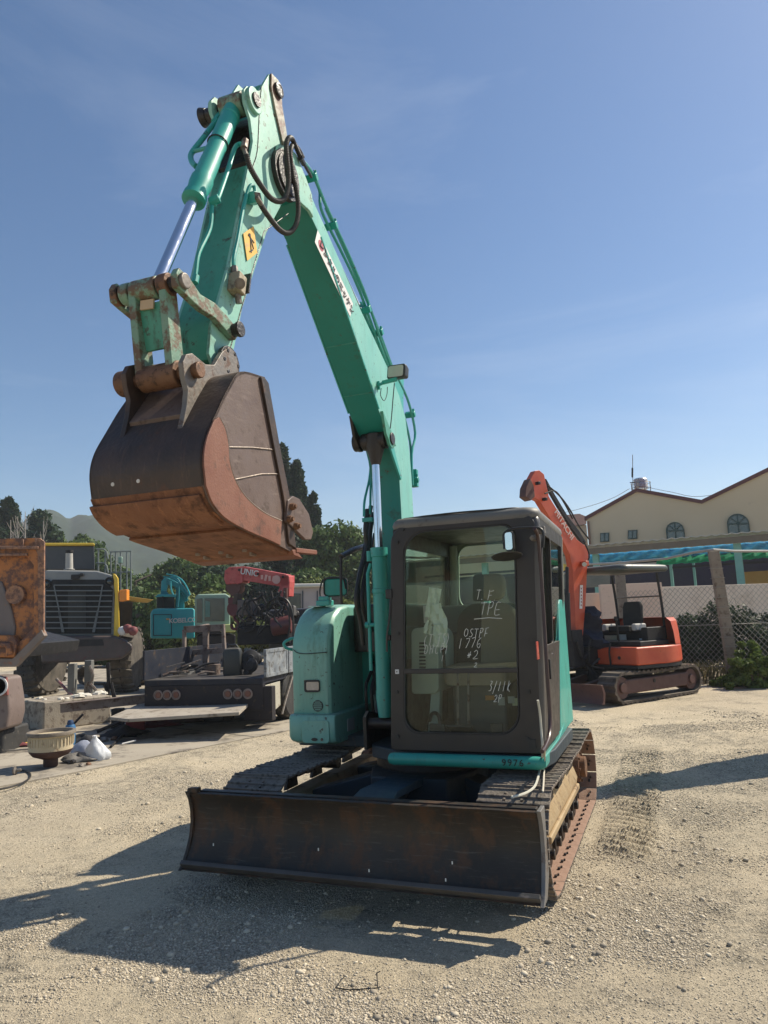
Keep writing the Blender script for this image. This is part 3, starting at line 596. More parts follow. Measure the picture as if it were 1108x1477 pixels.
# mirror on the hood
g = MB(); g.box(P(.02, -.93, 1.885), (.13, .10, .05)); g.box(P(.02, -.93, 1.925), (.10, .07, .04)); mb_ = g.build('mirror_bracket', TEAL, hood, .01)
g = MB(); g.box(P(.03, -1.0, 1.86), (.11, .14, .01)); g.build('hatch_patch', mat('pale_teal_patch', (.42, .55, .48), .5), hood, .004)
g = MB(); rr = rrect(-.10, .10, -.075, .075, .035); cM = P(.0, -.83, 2.02)
A = Matrix.Rotation(R(14), 3, 'Z')
g.prism([cM + A @ Vector((x, .02, z)) for x, z in rr], A @ Vector((0, -.035, 0))); g.build('mirror_housing', TEALD, mb_, .012)
g = MB(); r2 = rrect(-.108, .108, -.083, .083, .042); g.ring([cM + A @ Vector((x, -.022, z)) for x, z in r2], [cM + A @ Vector((x, -.022, z)) for x, z in rr], A @ Vector((0, .02, 0))); g.build('mirror_rim', BLACKP, mb_)
g = MB(); g.tube([P(.02, -.97, 1.93), P(.01, -.98, 2.0), P(.0, -.95, 2.09), P(.0, -.86, 2.105), P(.0, -.76, 2.09), P(0, -.735, 2.0)], .008, 8, smooth=5); g.build('mirror_stay', BLACKP, mb_)
g = MB(); g.tube([P(-.5, -.62, 1.85), P(-.5, -.62, 2.05), P(-.5, -.60, 2.12)], .012, 8); gm = g.build('rear_mirror_stay', BLACKP, EX)
g = MB(); g.prism([P(-.5, -.56 + x, 2.12 + z) for x, z in rrect(-.045, .045, -.12, .10, .035)], (0, -.03, 0)); g.build('rear_mirror', BLACKP, gm, .006)
hood.location = (.055, -.12, .008); low.location = (.055, -.12, .014)
# inner step panel, black valve bay
g = MB(); g.prism([P(-.28, -.80, .72), P(-.28, -.80, 1.43), P(-.28, -.635, 1.43), P(-.28, -.60, 1.25), P(-.28, -.605, .72)], (0, .5, 0)); g.build('inner_panel', TEALD, EX, .012)
g = MB(); g.box(P(-.56, -.71, 1.44), (.24, .55, .05)); g.build('step_tread', TEALD, EX, .01)
g = MB(); g.box(P(-.42, -.45, 1.05), (.34, .35, .62)); g.box(P(-.35, -.38, 1.3), (.12, .3, .5)); g.build('valve_block', GREASE, EX, .02); g = MB(); g.loft([[P(f, l, z) for l, f in rrect(-.68, -.38, -.48, .02, .06, 4)] for z in (1.46, 1.84)] + [[P(f, l, 1.87) for l, f in rrect(-.66, -.40, -.46, .0, .06, 4)]]); g.build('valve_cover', GREASE, EX, .01)
g = MB(); g.lathe([(.0, -.02), (.10, 0), (.125, .04), (.125, .25), (.10, .29), (0, .30)], P(-.05, -.42, .80), (0, 0, 1), 24); g.build('filter_canister', mat('dusty_grey_metal', (.14, .17, .14), .5, fade=(.3, .3, .26), dirt=(.1, .05, .03), dirt_amt=.3), EX)
for i in range(5):
    g = MB(); l0 = -.30 - .05 * i; g.tube([P(.0 + .04 * i, l0, .85), P(.25, l0 + .03, 1.0 + .04 * i), P(.05, l0 - .02, 1.25), P(-.2, l0, 1.45)], .014, 8, smooth=6); g.build('hydraulic_hose', HOSE, EX)
# ------------------------------------------------------------------ boom
BC = -.17
boom_poly = [(.16, 1.08), (.30, 1.12), (.36, 1.35), (.385, 2.0), (.375, 2.6), (.385, 2.86), (.44, 3.04), (.52, 3.17), (.64, 3.23), (.79, 3.345), (1.79, 4.335), (1.95, 4.40), (2.22, 4.385), (2.36, 4.44), (2.385, 4.53), (2.32, 4.62), (2.15, 4.72), (2.02, 4.63)] + [(-q_.y, q_.z) for q_ in [mL(x_, y_, -.045) for x_, y_ in ((457, 300), (475, 340), (490, 375), (505, 410), (522, 450), (541, 490), (564, 540), (576, 570), (585, 602), (591, 650), (594, 690))]] + [(.06, 2.3), (.02, 1.35), (.05, 1.12)]
g = MB(); g.prism([P(f, -.295, z) for f, z in boom_poly[:11] + [(2.0, 4.45), (2.0, 4.62)] + boom_poly[18:]], (.25, 0, 0)); boom = g.build('boom', [TEAL_SHADED, TEAL_LIT], EX, .006)
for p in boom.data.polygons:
    if abs(p.normal.x) > .7: p.material_index = 1  # side faces get the painted-lit teal, the rest stays shaded teal
for l0 in (-.318, -.045):
    g = MB(); plate(g, [(1.90, 4.375), (1.95, 4.395), (2.20, 4.375), (2.36, 4.43), (2.39, 4.53), (2.34, 4.62), (2.22, 4.68), (2.12, 4.69), (1.99, 4.60), (1.91, 4.53)], l0, l0 + .022); g.build('fork_plate', TEALW_LIT, boom, .004)
# flanges of the box section and weld lines
g = MB()
for seg in (((.80, 3.36), (1.76, 4.315)),):
    for l in (-.300, -.040): g.bar(P(seg[0][0], l, seg[0][1]), P(seg[1][0], l, seg[1][1]), .010, .014)
g.build('boom_flange', TEAL, boom)
g = MB()
for t in (.12, .42):
    f = .79 + t * 1.0; z = 3.345 + t * .99; g.bar(P(f, -.294, z - .001), P(f, -.046, z - .001), .007, .006)
g.build('weld_seam', TEALW, boom)
# bend bracket for the cylinder
cp = mL(541, 636, BC); CF, CZ = -cp.y, cp.z
for l0 in (-.315, -.045):
    g = MB(); plate(g, [(.54, 3.19), (.76, 3.35), (.70, 3.18)] + circ(CF, CZ, .075, 10, -20, -160) + [(.50, 3.12)], l0, l0 + .022); g.build('cylinder_bracket', TEALW if l0 > -.1 else GREASE, boom, .004)
g = MB(); plate(g, [(.62, 3.24), (.52, 3.10), (.36, 2.88), (.385, 2.86), (.56, 3.04), (.70, 3.2)], -.047, -.030); g.build('gusset', TEAL, boom, .004)
g = MB(); g.cyl(P(CF, -.345, CZ), P(CF, -.015, CZ), .042); g.cyl(P(CF, -.35, CZ), P(CF, -.315, CZ), .07); g.cyl(P(CF, -.03, CZ), P(CF, -.012, CZ), .05); g.build('bend_pin', GREASE, boom, .006)
# boom cylinder
foot = P(.60, BC, .95); top = P(CF, BC, CZ); ax = (foot - top).normalized()
g = MB(); g.cyl(top + ax * .02, top + ax * .90, .032, n=32); rod = g.build('boom_cylinder_rod', CHROME, EX)
g = MB(); g.cyl(P(CF, BC - .10, CZ), P(CF, BC + .10, CZ), .072); g.tube([top - ax * .05, top + ax * .05, top + ax * .13, top + ax * .20], [.085, .08, .055, .036], 20); g.build('rod_eye', GREASE, rod, .004)
g = MB(); b0 = top + ax * .87; g.lathe([(.04, 0), (.068, 0), (.068, .07), (.060, .075), (.060, .32), (.066, .325), (.066, .355), (.060, .36), (.060, 1.1), (.064, 1.1), (.064, 1.16), (.05, 1.3)], b0, ax, 32); bc = g.build('boom_cylinder', TEAL, EX, ang=28)
g = MB()
o1 = P(.02, -.09, 0)
g.tube([b0 + ax * .12 + Vector((-.075, 0, 0)), b0 + ax * .2 + Vector((-.10, -.01, 0)), b0 + ax * .95 + Vector((-.10, -.01, 0))], .014, 10)
g.tube([b0 + ax * .60 + Vector((-.12, -.01, 0)), b0 + ax * .60 + Vector((.06, -.01, 0))], .016, 10); g.tube([b0 + ax * .60 + Vector((-.13, -.01, 0)), b0 + ax * .60 + Vector((-.10, -.01, 0))], .026, 10)
g.tube([b0 + ax * .02 + Vector((-.085, 0, 0)), b0 + ax * .10 + Vector((-.085, 0, 0))], .022, 10)
g.build('cylinder_pipe', TEAL, bc)
# boom foot
g = MB()
for l in (-.315, -.03): plate(g, [(.66, .76), (.67, 1.0), (.60, 1.04), (.42, 1.0), (.32, 1.24), (.18, 1.36), (.02, 1.30), (-.1, .76)], l - .015, l + .015)
g.cyl(P(.18, -.34, 1.2), P(.18, .0, 1.2), .05); g.cyl(P(.60, -.335, .95), P(.60, -.01, .95), .04); g.build('boom_bracket', GREASE, EX, .006)

# arm
arm_side = [(2.27, 4.90), (2.275, 5.02), (2.31, 5.075), (2.40, 5.06), (2.46, 4.96), (2.52, 4.86), (2.585, 4.815), (2.66, 4.79), (2.695, 4.74), (2.685, 4.67), (2.63, 4.60), (2.605, 4.48), (2.65, 4.32), (2.873, 3.59), (3.03, 3.21), (3.05, 3.06), (2.99, 2.965), (2.90, 2.985), (2.82, 3.18), (2.742, 3.414), (2.47, 3.985), (2.21, 4.37), (2.13, 4.48), (2.14, 4.62), (2.22, 4.78)]
arm_core = [(2.30, 5.00), (2.40, 4.98), (2.42, 4.86), (2.44, 4.60), (2.50, 4.36), (2.66, 4.30), (2.875, 3.585), (3.032, 3.208), (3.03, 3.04), (2.95, 3.0), (2.86, 3.10), (2.744, 3.408), (2.472, 3.979), (2.21, 4.37), (2.15, 4.5), (2.24, 4.78)]
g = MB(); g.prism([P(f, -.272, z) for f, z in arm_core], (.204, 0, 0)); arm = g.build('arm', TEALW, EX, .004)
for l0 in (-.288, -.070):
    g = MB(); plate(g, arm_side, l0, l0 + .018); g.build('arm_side_plate', TEALW_LIT, arm, .003)
g = MB(); g.prism([P(2.44, -.27, 4.62), P(2.47, -.27, 4.45), P(2.53, -.27, 4.345), P(2.60, -.27, 4.30), P(2.63, -.27, 4.35), P(2.58, -.27, 4.5), P(2.56, -.27, 4.62), P(2.5, -.27, 4.72)], (.2, 0, 0)); g.build('recess', GREASE, arm)
# raised rear bracket plate, weld line and greasy disc on the side facing the cab
g = MB(); plate(g, [(2.265, 4.93), (2.27, 5.025), (2.31, 5.08), (2.395, 5.065), (2.40, 4.97), (2.36, 4.86), (2.30, 4.74), (2.235, 4.62), (2.20, 4.70), (2.22, 4.80)], -.053, -.038); g.build('rear_bracket', mat('rusty_teal_plate', (.22, .26, .19), .5, fade=(.32, .25, .18), fade_amt=.9, dirt=(.12, .05, .03), dirt_amt=.5, bump=.3), arm, .004)
g = MB(); g.cyl(P(2.325, -.30, 4.995), P(2.325, -.02, 4.995), .040); g.lathe([(.032, 0), (.047, 0), (.047, .02), (.03, .024), (.03, .012), (.0, .012)], P(2.325, -.04, 4.995), (1, 0, 0), 24); g.build('arm_cylinder_pin', GREASE, arm, .003)
g = MB(); plate(g, circ(2.60, 4.735, .075, 20), -.054, -.03); plate(g, circ(2.60, 4.735, .075, 20), -.31, -.286); g.build('boss', TEALW_LIT, arm, .006)
g = MB(); g.cyl(P(2.60, -.36, 4.735), P(2.60, -.018, 4.735), .042); g.cyl(P(2.60, -.40, 4.735), P(2.60, -.36, 4.735), .058, .045); g.build('cylinder_pin', GREASE, arm, .004)
g = MB(); plate(g, circ(2.25, 4.47, .155, 36), -.052, -.020); g.cyl(P(2.25, -.35, 4.47), P(2.25, .005, 4.47), .055); g.cyl(P(2.25, -.02, 4.47), P(2.25, -.008, 4.47), .13); g.build('pivot_disc', GREASE, arm, .004)
g = MB()
g.tube([P(f, -.0505, z) for f, z in ((2.50, 4.90), (2.53, 4.70), (2.56, 4.45), (2.62, 4.30))], .003, 6, smooth=4)
g.tube([P(f, -.0505, z) for f, z in ((2.20, 4.25), (2.42, 4.05), (2.50, 3.98), (2.74, 3.44), (2.86, 3.16))], .003, 6)
g.build('arm_weld', GREASE, arm)
# arm tip collar + pins
g = MB(); g.cyl(P(2.93, -.33, 3.045), P(2.93, -.01, 3.045), .052); g.build('arm_tip_pin', PINRUST, arm, .004)
g = MB()
for l in (-.325, -.02):
    g.cyl(P(2.93, l - .012, 3.045), P(2.93, l + .012, 3.045), .085)
    for k in range(6):
        a = k * math.pi / 3; g.cyl(P(2.93 + .062 * math.cos(a), l - .022, 3.045 + .062 * math.sin(a)), P(2.93 + .062 * math.cos(a), l + .022, 3.045 + .062 * math.sin(a)), .012, n=6)
g.build('tip_flange', GREASE, arm, .003)
# bucket cylinder
t0 = P(2.61, BC, 4.73); t1 = P(3.305, BC, 3.315); ax = (t1 - t0).normalized(); Lc = (t1 - t0).length
g = MB(); g.lathe([(.03, -.06), (.05, -.055), (.052, .06), (.050, .10), (.056, .105), (.056, .12), (.0525, .125), (.0525, .55), (.054, .552), (.054, .72), (.060, .725), (.060, .775), (.056, .80), (.054, .86), (.062, .862), (.062, .90), (.04, .905)], t0, ax, 36); bcy = g.build('bucket_cylinder', TEAL, EX, ang=28)
g = MB(); g.cyl(t0 + ax * .88, t1 - ax * .04, .029, n=32); g.build('bucket_cylinder_rod', CHROME, bcy)
g = MB(); g.cyl(t0 - Vector((.075, 0, 0)), t0 + Vector((.075, 0, 0)), .068); g.build('cylinder_eye', TEALR, bcy, .006)
q = t0 + ax * .39; g = MB(); g.tube([q + Vector((math.cos(a) * .057, 0, 0)) + ax.cross(Vector((1, 0, 0))) * math.sin(a) * .057 for a in [2 * math.pi * i / 20 for i in range(20)]], .004, 6, closed=True); g.build('strap', BLACKP, bcy)
side = Vector((-1, 0, 0)); outn = ax.cross(side).normalized()
g = MB()
g.tube([t0 + ax * .10 + side * .085, t0 + ax * .16 + side * .11, t0 + ax * .26 + side * .135 + outn * .0, t0 + ax * .36 + side * .165, t0 + ax * .42 + side * .17, t0 + ax * .50 + side * .135, t0 + ax * .56 + side * .09], .016, 10, smooth=5)
g.tube([t0 + ax * .02 + side * .07, t0 + ax * .09 + side * .10, t0 + ax * .12 + side * .10], .022, 8)
g.tube([t0 + ax * .39 + side * .06, t0 + ax * .38 + side * .18], .012, 8)
g.build('cylinder_side_pipe', TEAL, bcy)
g = MB()
pp = [mL(*a) for a in ((386 - 7, 198 + 8, -.03), (352, 209, -.05), (345, 208, -.09), (338, 215, -.11), (331, 238, -.11), (322, 265, -.11), (314, 287, -.11), (309, 296, -.12))]
g.tube(pp[1:], .013, 10, smooth=4); g.tube([mL(303, 292, -.14), mL(316, 286, -.09)], .024, 10); g.tube([mL(306, 297, -.12), mL(303, 330, -.12), mL(287, 345 + 20, -.13), mL(283, 390, -.13), mL(281, 404, -.13)], .011, 8, smooth=4)
g.tube([mL(283, 398, -.13), mL(281, 408, -.13)], .018, 8)
g.build('arm_pipe', TEAL, arm)
g = MB(); g.tube([mL(354, 203, -.05), mL(352, 214, -.04)], .020, 8); g.tube([mL(352, 214, -.04), mL(356, 226, -.03)], .014, 8); g.build('pipe_fitting', PINGREY, arm)
g = MB(); g.tube([mL(*a) for a in ((339, 392, -.035), (337, 375, -.035), (343, 345, -.035), (350, 305, -.035), (356, 281, -.03), (361, 268, -.02), (367, 270, -.01), (368, 282, .0))], .011, 8, smooth=4); g.build('arm_side_pipe', TEAL, arm)
g = MB(); c0 = mL(366, 286, -.02); g.box(c0, (.06, .09, .06), Matrix.Rotation(R(25), 3, 'X')); g.build('pipe_block', TEAL, arm, .005)
g = MB(); g.box(mL(371, 285, .01), (.03, .045, .05), Matrix.Rotation(R(25), 3, 'X')); g.tube([mL(370, 284, .02), mL(377, 295, .02)], .014, 8); g.build('hose_fitting', PINGREY, arm, .003)
g = MB(); c0 = mL(342, 410, -.02); g.box(c0, (.07, .075, .11), Matrix.Rotation(R(-12), 3, 'X')); vb = g.build('shutoff_valve', mat('dusty_brass', (.28, .23, .15), .6, fade=(.38, .33, .24), dirt=(.09, .05, .03), dirt_amt=.4, bump=.4), arm, .008)
g = MB(); g.cyl(mL(346, 409, .0), mL(346, 409, .03), .028); g.cyl(mL(346, 409, .03), mL(346, 409, .045), .018, n=6); g.build('valve_cap', PINGREY, vb)
g = MB(); g.box(mL(354, 410, -.02), (.06, .012, .12), Matrix.Rotation(R(-12), 3, 'X')); g.build('valve_plate', GREASE, vb); g = MB(); g.tube([mL(343, 424, -.02), mL(345, 438, -.02)], .018, 8); g.build('valve_nut', PINGREY, vb); g = MB(); g.tube([mL(339, 394, -.03), mL(338, 385, -.035)], .019, 6); g.build('valve_nut', PINGREY, vb)
# yellow diamond sticker
cs = mL(361, 351, -.0465); g = MB(); up = Vector((0, .30, 1)).normalized(); sd = Vector((0, -1, .30)).normalized()
g.prism([cs + up * .125, cs + sd * .075, cs - up * .125, cs - sd * .075], (.002, 0, 0)); ys_ = g.build('warning_diamond', YELS, arm)
g = MB(); q = Vector((.004, 0, 0)); g.bar(cs + q + up * .05 + sd * .02, cs + q - up * .05 - sd * .02, .005, .003, up=(1, 0, 0)); g.bar(cs + q + up * .03 - sd * .03, cs + q + up * .03 + sd * .035, .005, .003, up=(1, 0, 0)); g.bar(cs + q - up * .01 - sd * .035, cs + q + up * .045 + sd * .03, .005, .003, up=(1, 0, 0)); g.bar(cs + q - up * .02 - sd * .03, cs + q - up * .055 - sd * .005, .007, .003, up=(1, 0, 0)); g.build('pictogram', BLACKINK, ys_)
# linkage
g = MB(); tp = (3.305, 3.315); g.cyl(P(tp[0], -.39, tp[1]), P(tp[0], .0, tp[1]), .034)
tpn = g.build('link_top_pin', GREASE, EX, .004)
for (a, b, r, m) in ((-.400, -.362, .050, PINRUST), (-.350, -.300, .053, TEALR), (-.290, -.145, .054, TEALR), (-.135, -.080, .055, PINRUST), (-.018, .006, .038, PINGREY)):
    g = MB(); g.cyl(P(tp[0], a, tp[1]), P(tp[0], b, tp[1]), r, n=28); g.build('pin_collar', m, tpn, .008)
bp_ = (3.24, 2.905)
lk = MB()
for l in (-.276, -.104):
    plate(lk, [(tp[0] - .045, tp[1]), (tp[0] + .045, tp[1]), (bp_[0] + .05, bp_[1]), (bp_[0] - .05, bp_[1])], l - .020, l + .020)
link = lk.build('bucket_link', TEALR, EX, .006)
g = MB(); plate(g, [(tp[0] - .012, tp[1] - .07), (tp[0] + .006, tp[1] - .07), (bp_[0] + .022, bp_[1] + .13), (bp_[0] + .004, bp_[1] + .13)], -.26, -.12); g.build('link_web', TEALW, link, .004)
g = MB(); g.box(P(3.318, -.205, 3.235), (.075, .01, .045), Matrix.Rotation(R(4), 3, 'Y')); g.build('link_tag', mat('tan_tag', (.50, .36, .22), .8, bump=.3), link)
for l in (-.385, -.032):
    g = MB(); plate(g, [(tp[0] + .05, tp[1] + .02), (tp[0] + .03, tp[1] + .055), (tp[0] - .05, tp[1] + .04), (3.17, 3.31), (3.05, 3.315), (2.93, 3.285), (2.86, 3.255), (2.84, 3.22), (2.87, 3.185), (2.93, 3.20), (3.05, 3.235), (3.16, 3.235), (tp[0] - .02, tp[1] - .055), (tp[0] + .04, tp[1] - .04)], l - .018, l + .018); g.build('guide_link', TEALR, EX, .006)
g = MB(); g.cyl(P(2.885, -.40, 3.232), P(2.885, .02, 3.232), .034); g.cyl(P(2.885, .01, 3.232), P(2.885, .03, 3.232), .040, n=20); g.build('guide_pin', GREASE, EX, .004)

# bucket
ol = [(2.865, 2.965), (3.085, 2.925), (3.19, 2.82), (3.30, 2.66), (3.375, 2.54), (3.40, 2.44), (3.385, 2.33)]
ol2 = [(3.385, 2.33), (3.34, 2.265), (3.26, 2.215), (3.15, 2.185), (3.0, 2.16), (2.85, 2.14), (2.60, 2.098)]
BL0, BL1 = -.455, .15
def offs(pl, d):
    out = []
    for i, p in enumerate(pl):
        a = Vector(pl[max(i - 1, 0)]); b = Vector(pl[min(i + 1, len(pl) - 1)]); t = (b - a).normalized(); out.append((p[0] + t.y * d, p[1] - t.x * d))
    return out
pl1 = [tuple(x) for x in [((v.y), v.z) for v in spline([Vector((0, a, b)) for a, b in ol], 5)]]
pl2 = [((v.y), v.z) for v in spline([Vector((0, a, b)) for a, b in ol2], 5)]
def shell(pl, l0, l1, th, name, m, parent, out=0.0):
    a = offs(pl, -out); b = offs(pl, th); g = MB(); g.prism([P(f, l0, z) for f, z in a + b[::-1]], (l1 - l0, 0, 0)); return g.build(name, m, parent, .002)
bkt = shell(pl1, BL0, BL1, .016, 'bucket', BKTDARK, EX)
shell(pl2, BL0 - .006, BL1 - .004, .02, 'bucket_bottom', BKTRUST, bkt, .0)
shell([p for p in pl2[2:14]], BL0 - .016, BL1 - .03, .0, 'wear_plate', BKTRUST, bkt, .014)
shell([p for p in pl2[16:]], BL0 - .010, BL1 - .02, .0, 'wear_strip', BKTRUST, bkt, .012)
prof = pl1 + pl2[1:]
front_edge = [(2.60, 2.098), (2.655, 2.36), (2.74, 2.60), (2.85, 2.93)]
for l in (BL1 - .014, BL0):
    g = MB(); plate(g, prof + front_edge[1:], l, l + .014); g.build('bucket_side', BKTSIDE, bkt, .002)
# side details facing the cab
g = MB(); x1 = BL1 + .0005
plate(g, [(2.60, 2.12), (2.655, 2.375), (2.74, 2.60), (2.852, 2.935), (2.885, 2.95), (2.925, 2.945), (2.80, 2.59), (2.72, 2.37), (2.675, 2.14)][::-1], x1, x1 + .014); g.build('side_reinforcement', BKTDARK, bkt, .003)
g = MB(); cres = [p for p in prof if p[1] < 2.66 and p[0] > 2.72]
inner = [(2.74, 2.25), (2.90, 2.27), (3.05, 2.315), (3.15, 2.38), (3.20, 2.46), (3.21, 2.54), (3.235, 2.61), (3.28, 2.655)]
inner = [((v.y), v.z) for v in spline([Vector((0, a, b)) for a, b in inner], 4)]
plate(g, cres + inner, x1, x1 + .010); g.build('side_wear_plate', BKTCRES, bkt, .003)
g = MB(); g.tube([P(f, x1 + .008, z) for f, z in inner], .004, 6)
g.tube([P(f, x1 + .002, z) for f, z in ((3.205, 2.535), (3.0, 2.575), (2.80, 2.605))], .0035, 6); g.tube([P(f, x1 + .002, z) for f, z in ((3.155, 2.395), (2.92, 2.46), (2.75, 2.49))], .0035, 6)
g.build('weld_bead', WELD, bkt)
cut = [mL(410, 722, x1), mL(418, 716, x1), mL(427, 720, x1), mL(441, 742, x1), mL(447, 768, x1), mL(444, 779, x1), mL(436, 779, x1), mL(408, 752, x1)]
g = MB(); g.prism(cut, (.022, 0, 0)); sc = g.build('side_cutter', BKTSIDE, bkt, .005)
for q in ((420, 731), (416, 749), (426, 759)):
    g = MB(); c_ = mL(q[0], q[1], x1 + .022); g.cyl(c_, c_ + Vector((.022, 0, 0)), .020, .017, 12); g.cyl(c_, c_ + Vector((.032, 0, 0)), .011, n=8); g.build('bolt', PINRUST, sc)
g = MB(); g.prism([P(2.52, BL0 - .01, 2.072), P(2.62, BL0 - .01, 2.085), P(2.64, BL0 - .01, 2.112), P(2.60, BL0 - .01, 2.116)], (BL1 - BL0 + .02, 0, 0)); g.build('bucket_lip', BKTCRES, bkt, .004)
g = MB(); tipc = mL(458, 800, BL1); g.prism([P(2.60, BL1 - .07, 2.10), P(2.60, BL1 + .015, 2.10), tipc, tipc + Vector((-.03, 0, 0))], (0, 0, .025)); g.build('corner_adapter', BKTCRES, bkt, .004)
for k in range(3):
    l = BL0 + .14 + k * .14; g = MB(); g.cyl(P(2.78, l, 2.13), P(2.78, l, 2.105), .013, n=8); g.box(P(2.70, l, 2.10), (.012, .05, .02)); g.build('lip_bolt', WELD, bkt)
for l in (-.345, -.205):
    c_ = P(3.385, l + .02, 2.385); g = MB(); g.cyl(c_, c_ + Vector((0, -.012, 0)), .009, n=12); g.build('rivet', mat('pale_rivet%d' % int(-l * 100), (.6, .56, .5), .5), bkt)
# ears
for l in (-.335, -.015):
    g = MB(); ear = [(3.02, 2.90), (2.87, 2.955), (2.865, 3.06), (2.895, 3.11), (2.95, 3.12), (3.01, 3.075), (3.08, 2.985), (3.15, 2.965), (3.20, 2.975), (3.255, 2.985), (3.30, 2.965), (3.325, 2.92), (3.315, 2.86), (3.29, 2.80), (3.30, 2.72), (3.335, 2.60), (3.25, 2.66), (3.15, 2.80)]
    plate(g, ear, l - .014, l + .014); g.build('bucket_ear', PINGREY if l > -.1 else BKTDARK, bkt, .004)
g = MB(); g.cyl(P(bp_[0], -.385, bp_[1]), P(bp_[0], .02, bp_[1]), .034); g.cyl(P(bp_[0], .01, bp_[1]), P(bp_[0], .035, bp_[1]), .038); g.cyl(P(bp_[0], -.42, bp_[1]), P(bp_[0], -.36, bp_[1]), .062); bp2 = g.build('bucket_pin', PINRUST, bkt, .006)
g = MB(); g.cyl(P(bp_[0], -.29, bp_[1]), P(bp_[0], -.075, bp_[1]), .062); g.build('link_hub', PINRUST, link, .008)
g = MB(); g.prism([P(3.10, -.32, 2.90), P(3.29, -.32, 2.67), P(3.30, -.32, 2.69), P(3.12, -.32, 2.92)], (.30, 0, 0)); g.build('hinge_plate', BKTSIDE, bkt, .003)

# arm cylinder on top of the boom
a0 = P(.14, BC, 3.83); a1 = P(2.325, BC, 4.995); ax = (a1 - a0).normalized()
g = MB(); g.lathe([(.03, 0), (.05, .02), (.052, .1), (.052, .72), (.06, .725), (.06, .80), (.04, .81)], a0, ax, 32); ac = g.build('arm_cylinder', TEAL, EX, ang=28)
g = MB(); g.cyl(a0 + ax * .78, a1, .030, n=28); g.build('arm_cylinder_rod', CHROME, ac)
g = MB(); g.cyl(a1 - Vector((.07, 0, 0)), a1 + Vector((.07, 0, 0)), .06); g.build('arm_rod_eye', TEALW, ac, .006)
g = MB()
for l in (-.27, -.08): plate(g, [(.16, 3.36), (.40, 3.58), (.28, 3.80), (.16, 3.89), (.08, 3.85)], l - .012, l + .012)
g.build('arm_cylinder_lug', TEAL, boom, .005)
# pipes along the top of the boom
g = MB()
t1_ = [(436, 231), (448, 246), (456, 262), (470, 296), (482, 322), (505, 372), (529, 430), (550, 492), (566, 532), (577, 552), (590, 582), (599, 625), (594, 655), (595, 700)]
g.tube([mL(x, y, -.07) for x, y in t1_], .012, 8, smooth=4)
t2_ = [(452, 250), (461, 275), (462, 296), (470, 318), (492, 362), (518, 418), (545, 492), (562, 540), (575, 575), (588, 620), (593, 655), (592, 720)]
g.tube([mL(x, y, -.10) for x, y in t2_], .011, 8, smooth=4)
g.tube([mL(x, y, -.16) for x, y in ((470, 300), (505, 378), (540, 460), (566, 530))], .012, 8, smooth=3)
g.build('boom_pipe', TEAL, boom)
for q in ((449, 257), (478, 326), (527, 447), (545, 480), (597, 692), (592, 598)):
    g = MB(); c_ = mL(q[0], q[1], -.09); g.box(c_, (.09, .04, .05), Matrix.Rotation(R(40), 3, 'X')); g.cyl(c_ + Vector((.03, 0, .02)), c_ + Vector((.03, -.0, .05)), .012, n=8); g.build('pipe_clamp', TEALD, boom, .005)
g = MB(); g.box(mL(598, 690, -.09), (.06, .05, .16)); g.build('pipe_manifold', TEALD, boom, .006)
# hose loops
ha = [(355, 222), (360, 239), (366, 251), (374, 264), (387, 282), (396, 289), (405, 290), (412, 284), (416, 268), (416, 248), (414, 226), (413, 210), (416, 200), (421, 200), (427, 212), (434, 228)]
hb = [(374, 291), (379, 300), (386, 310), (394, 321), (403, 331), (412, 336), (420, 334), (427, 324), (430, 310), (430, 293), (427, 272), (423, 254), (420, 234), (419, 218), (423, 209), (430, 215), (437, 228)]
for h_, L_ in ((ha, .045), (hb, .015)):
    pts_ = [mL(x, y, L_ - (.05 if i > len(h_) - 4 else 0)) for i, (x, y) in enumerate(h_)]
    g = MB(); g.tube(spline(pts_, 8), .0165, 10, ribs=.010); g.build('arm_hose', RIBHOSE, boom)
g = MB(); g.tube([mL(433, 227, 0), mL(438, 236, -.02)], .018, 8); g.tube([mL(438, 235, -.02), mL(449, 255, -.06)], .011, 8); g.build('hose_end', GREASE, boom)
# hoses at the boom foot (image left of the cylinder)
for k, pts_ in enumerate((((530, 735), (527, 765), (529, 790), (519, 830), (514, 865), (520, 895), (524, 930)), ((538, 740), (534, 770), (532, 800), (525, 840), (523, 870), (531, 905), (533, 940)), ((541, 770), (536, 800), (530, 830), (529, 870), (537, 910)), ((535, 730), (531, 760), (525, 800), (517, 840), (517, 880)))):
    g = MB(); g.tube([mL(x, y, -.36 - .02 * k) for x, y in pts_], .019, 10, smooth=5); g.build('boom_hose', HOSE, EX)
g = MB(); g.tube([mL(x, y, -.35) for x, y in ((536, 655), (533, 690), (526, 722), (525, 745))], .011, 8, smooth=4); g.tube([mL(x, y, -.33) for x, y in ((535, 690), (534, 742))], .011, 8); g.box(mL(531, 750, -.34), (.09, .05, .035)); g.build('boom_side_pipe', TEAL, boom, .003)
g = MB(); g.tube([mL(x, y, -.5) for x, y in ((492, 803), (510, 793), (528, 787))], .022, 10); g.tube([mL(x, y, -.5) for x, y in ((492, 803), (492, 850), (493, 872))], .012, 8); g.build('exhaust_pipe', GREASE, EX)
for k, l in enumerate((-.27, -.22, -.17)):  # hidden hoses added behind the boom to fill out its ground shadow
    g = MB(); g.tube([P(.03, l, 1.30), P(-.10 - .02 * k, l, 2.0), P(-.12 - .02 * k, l, 2.7), P(-.08 - .02 * k, l, 3.15), P(.10, l, 3.46)], .03, 10, smooth=5); g.build('shadow_fill_hose', HOSE, EX)
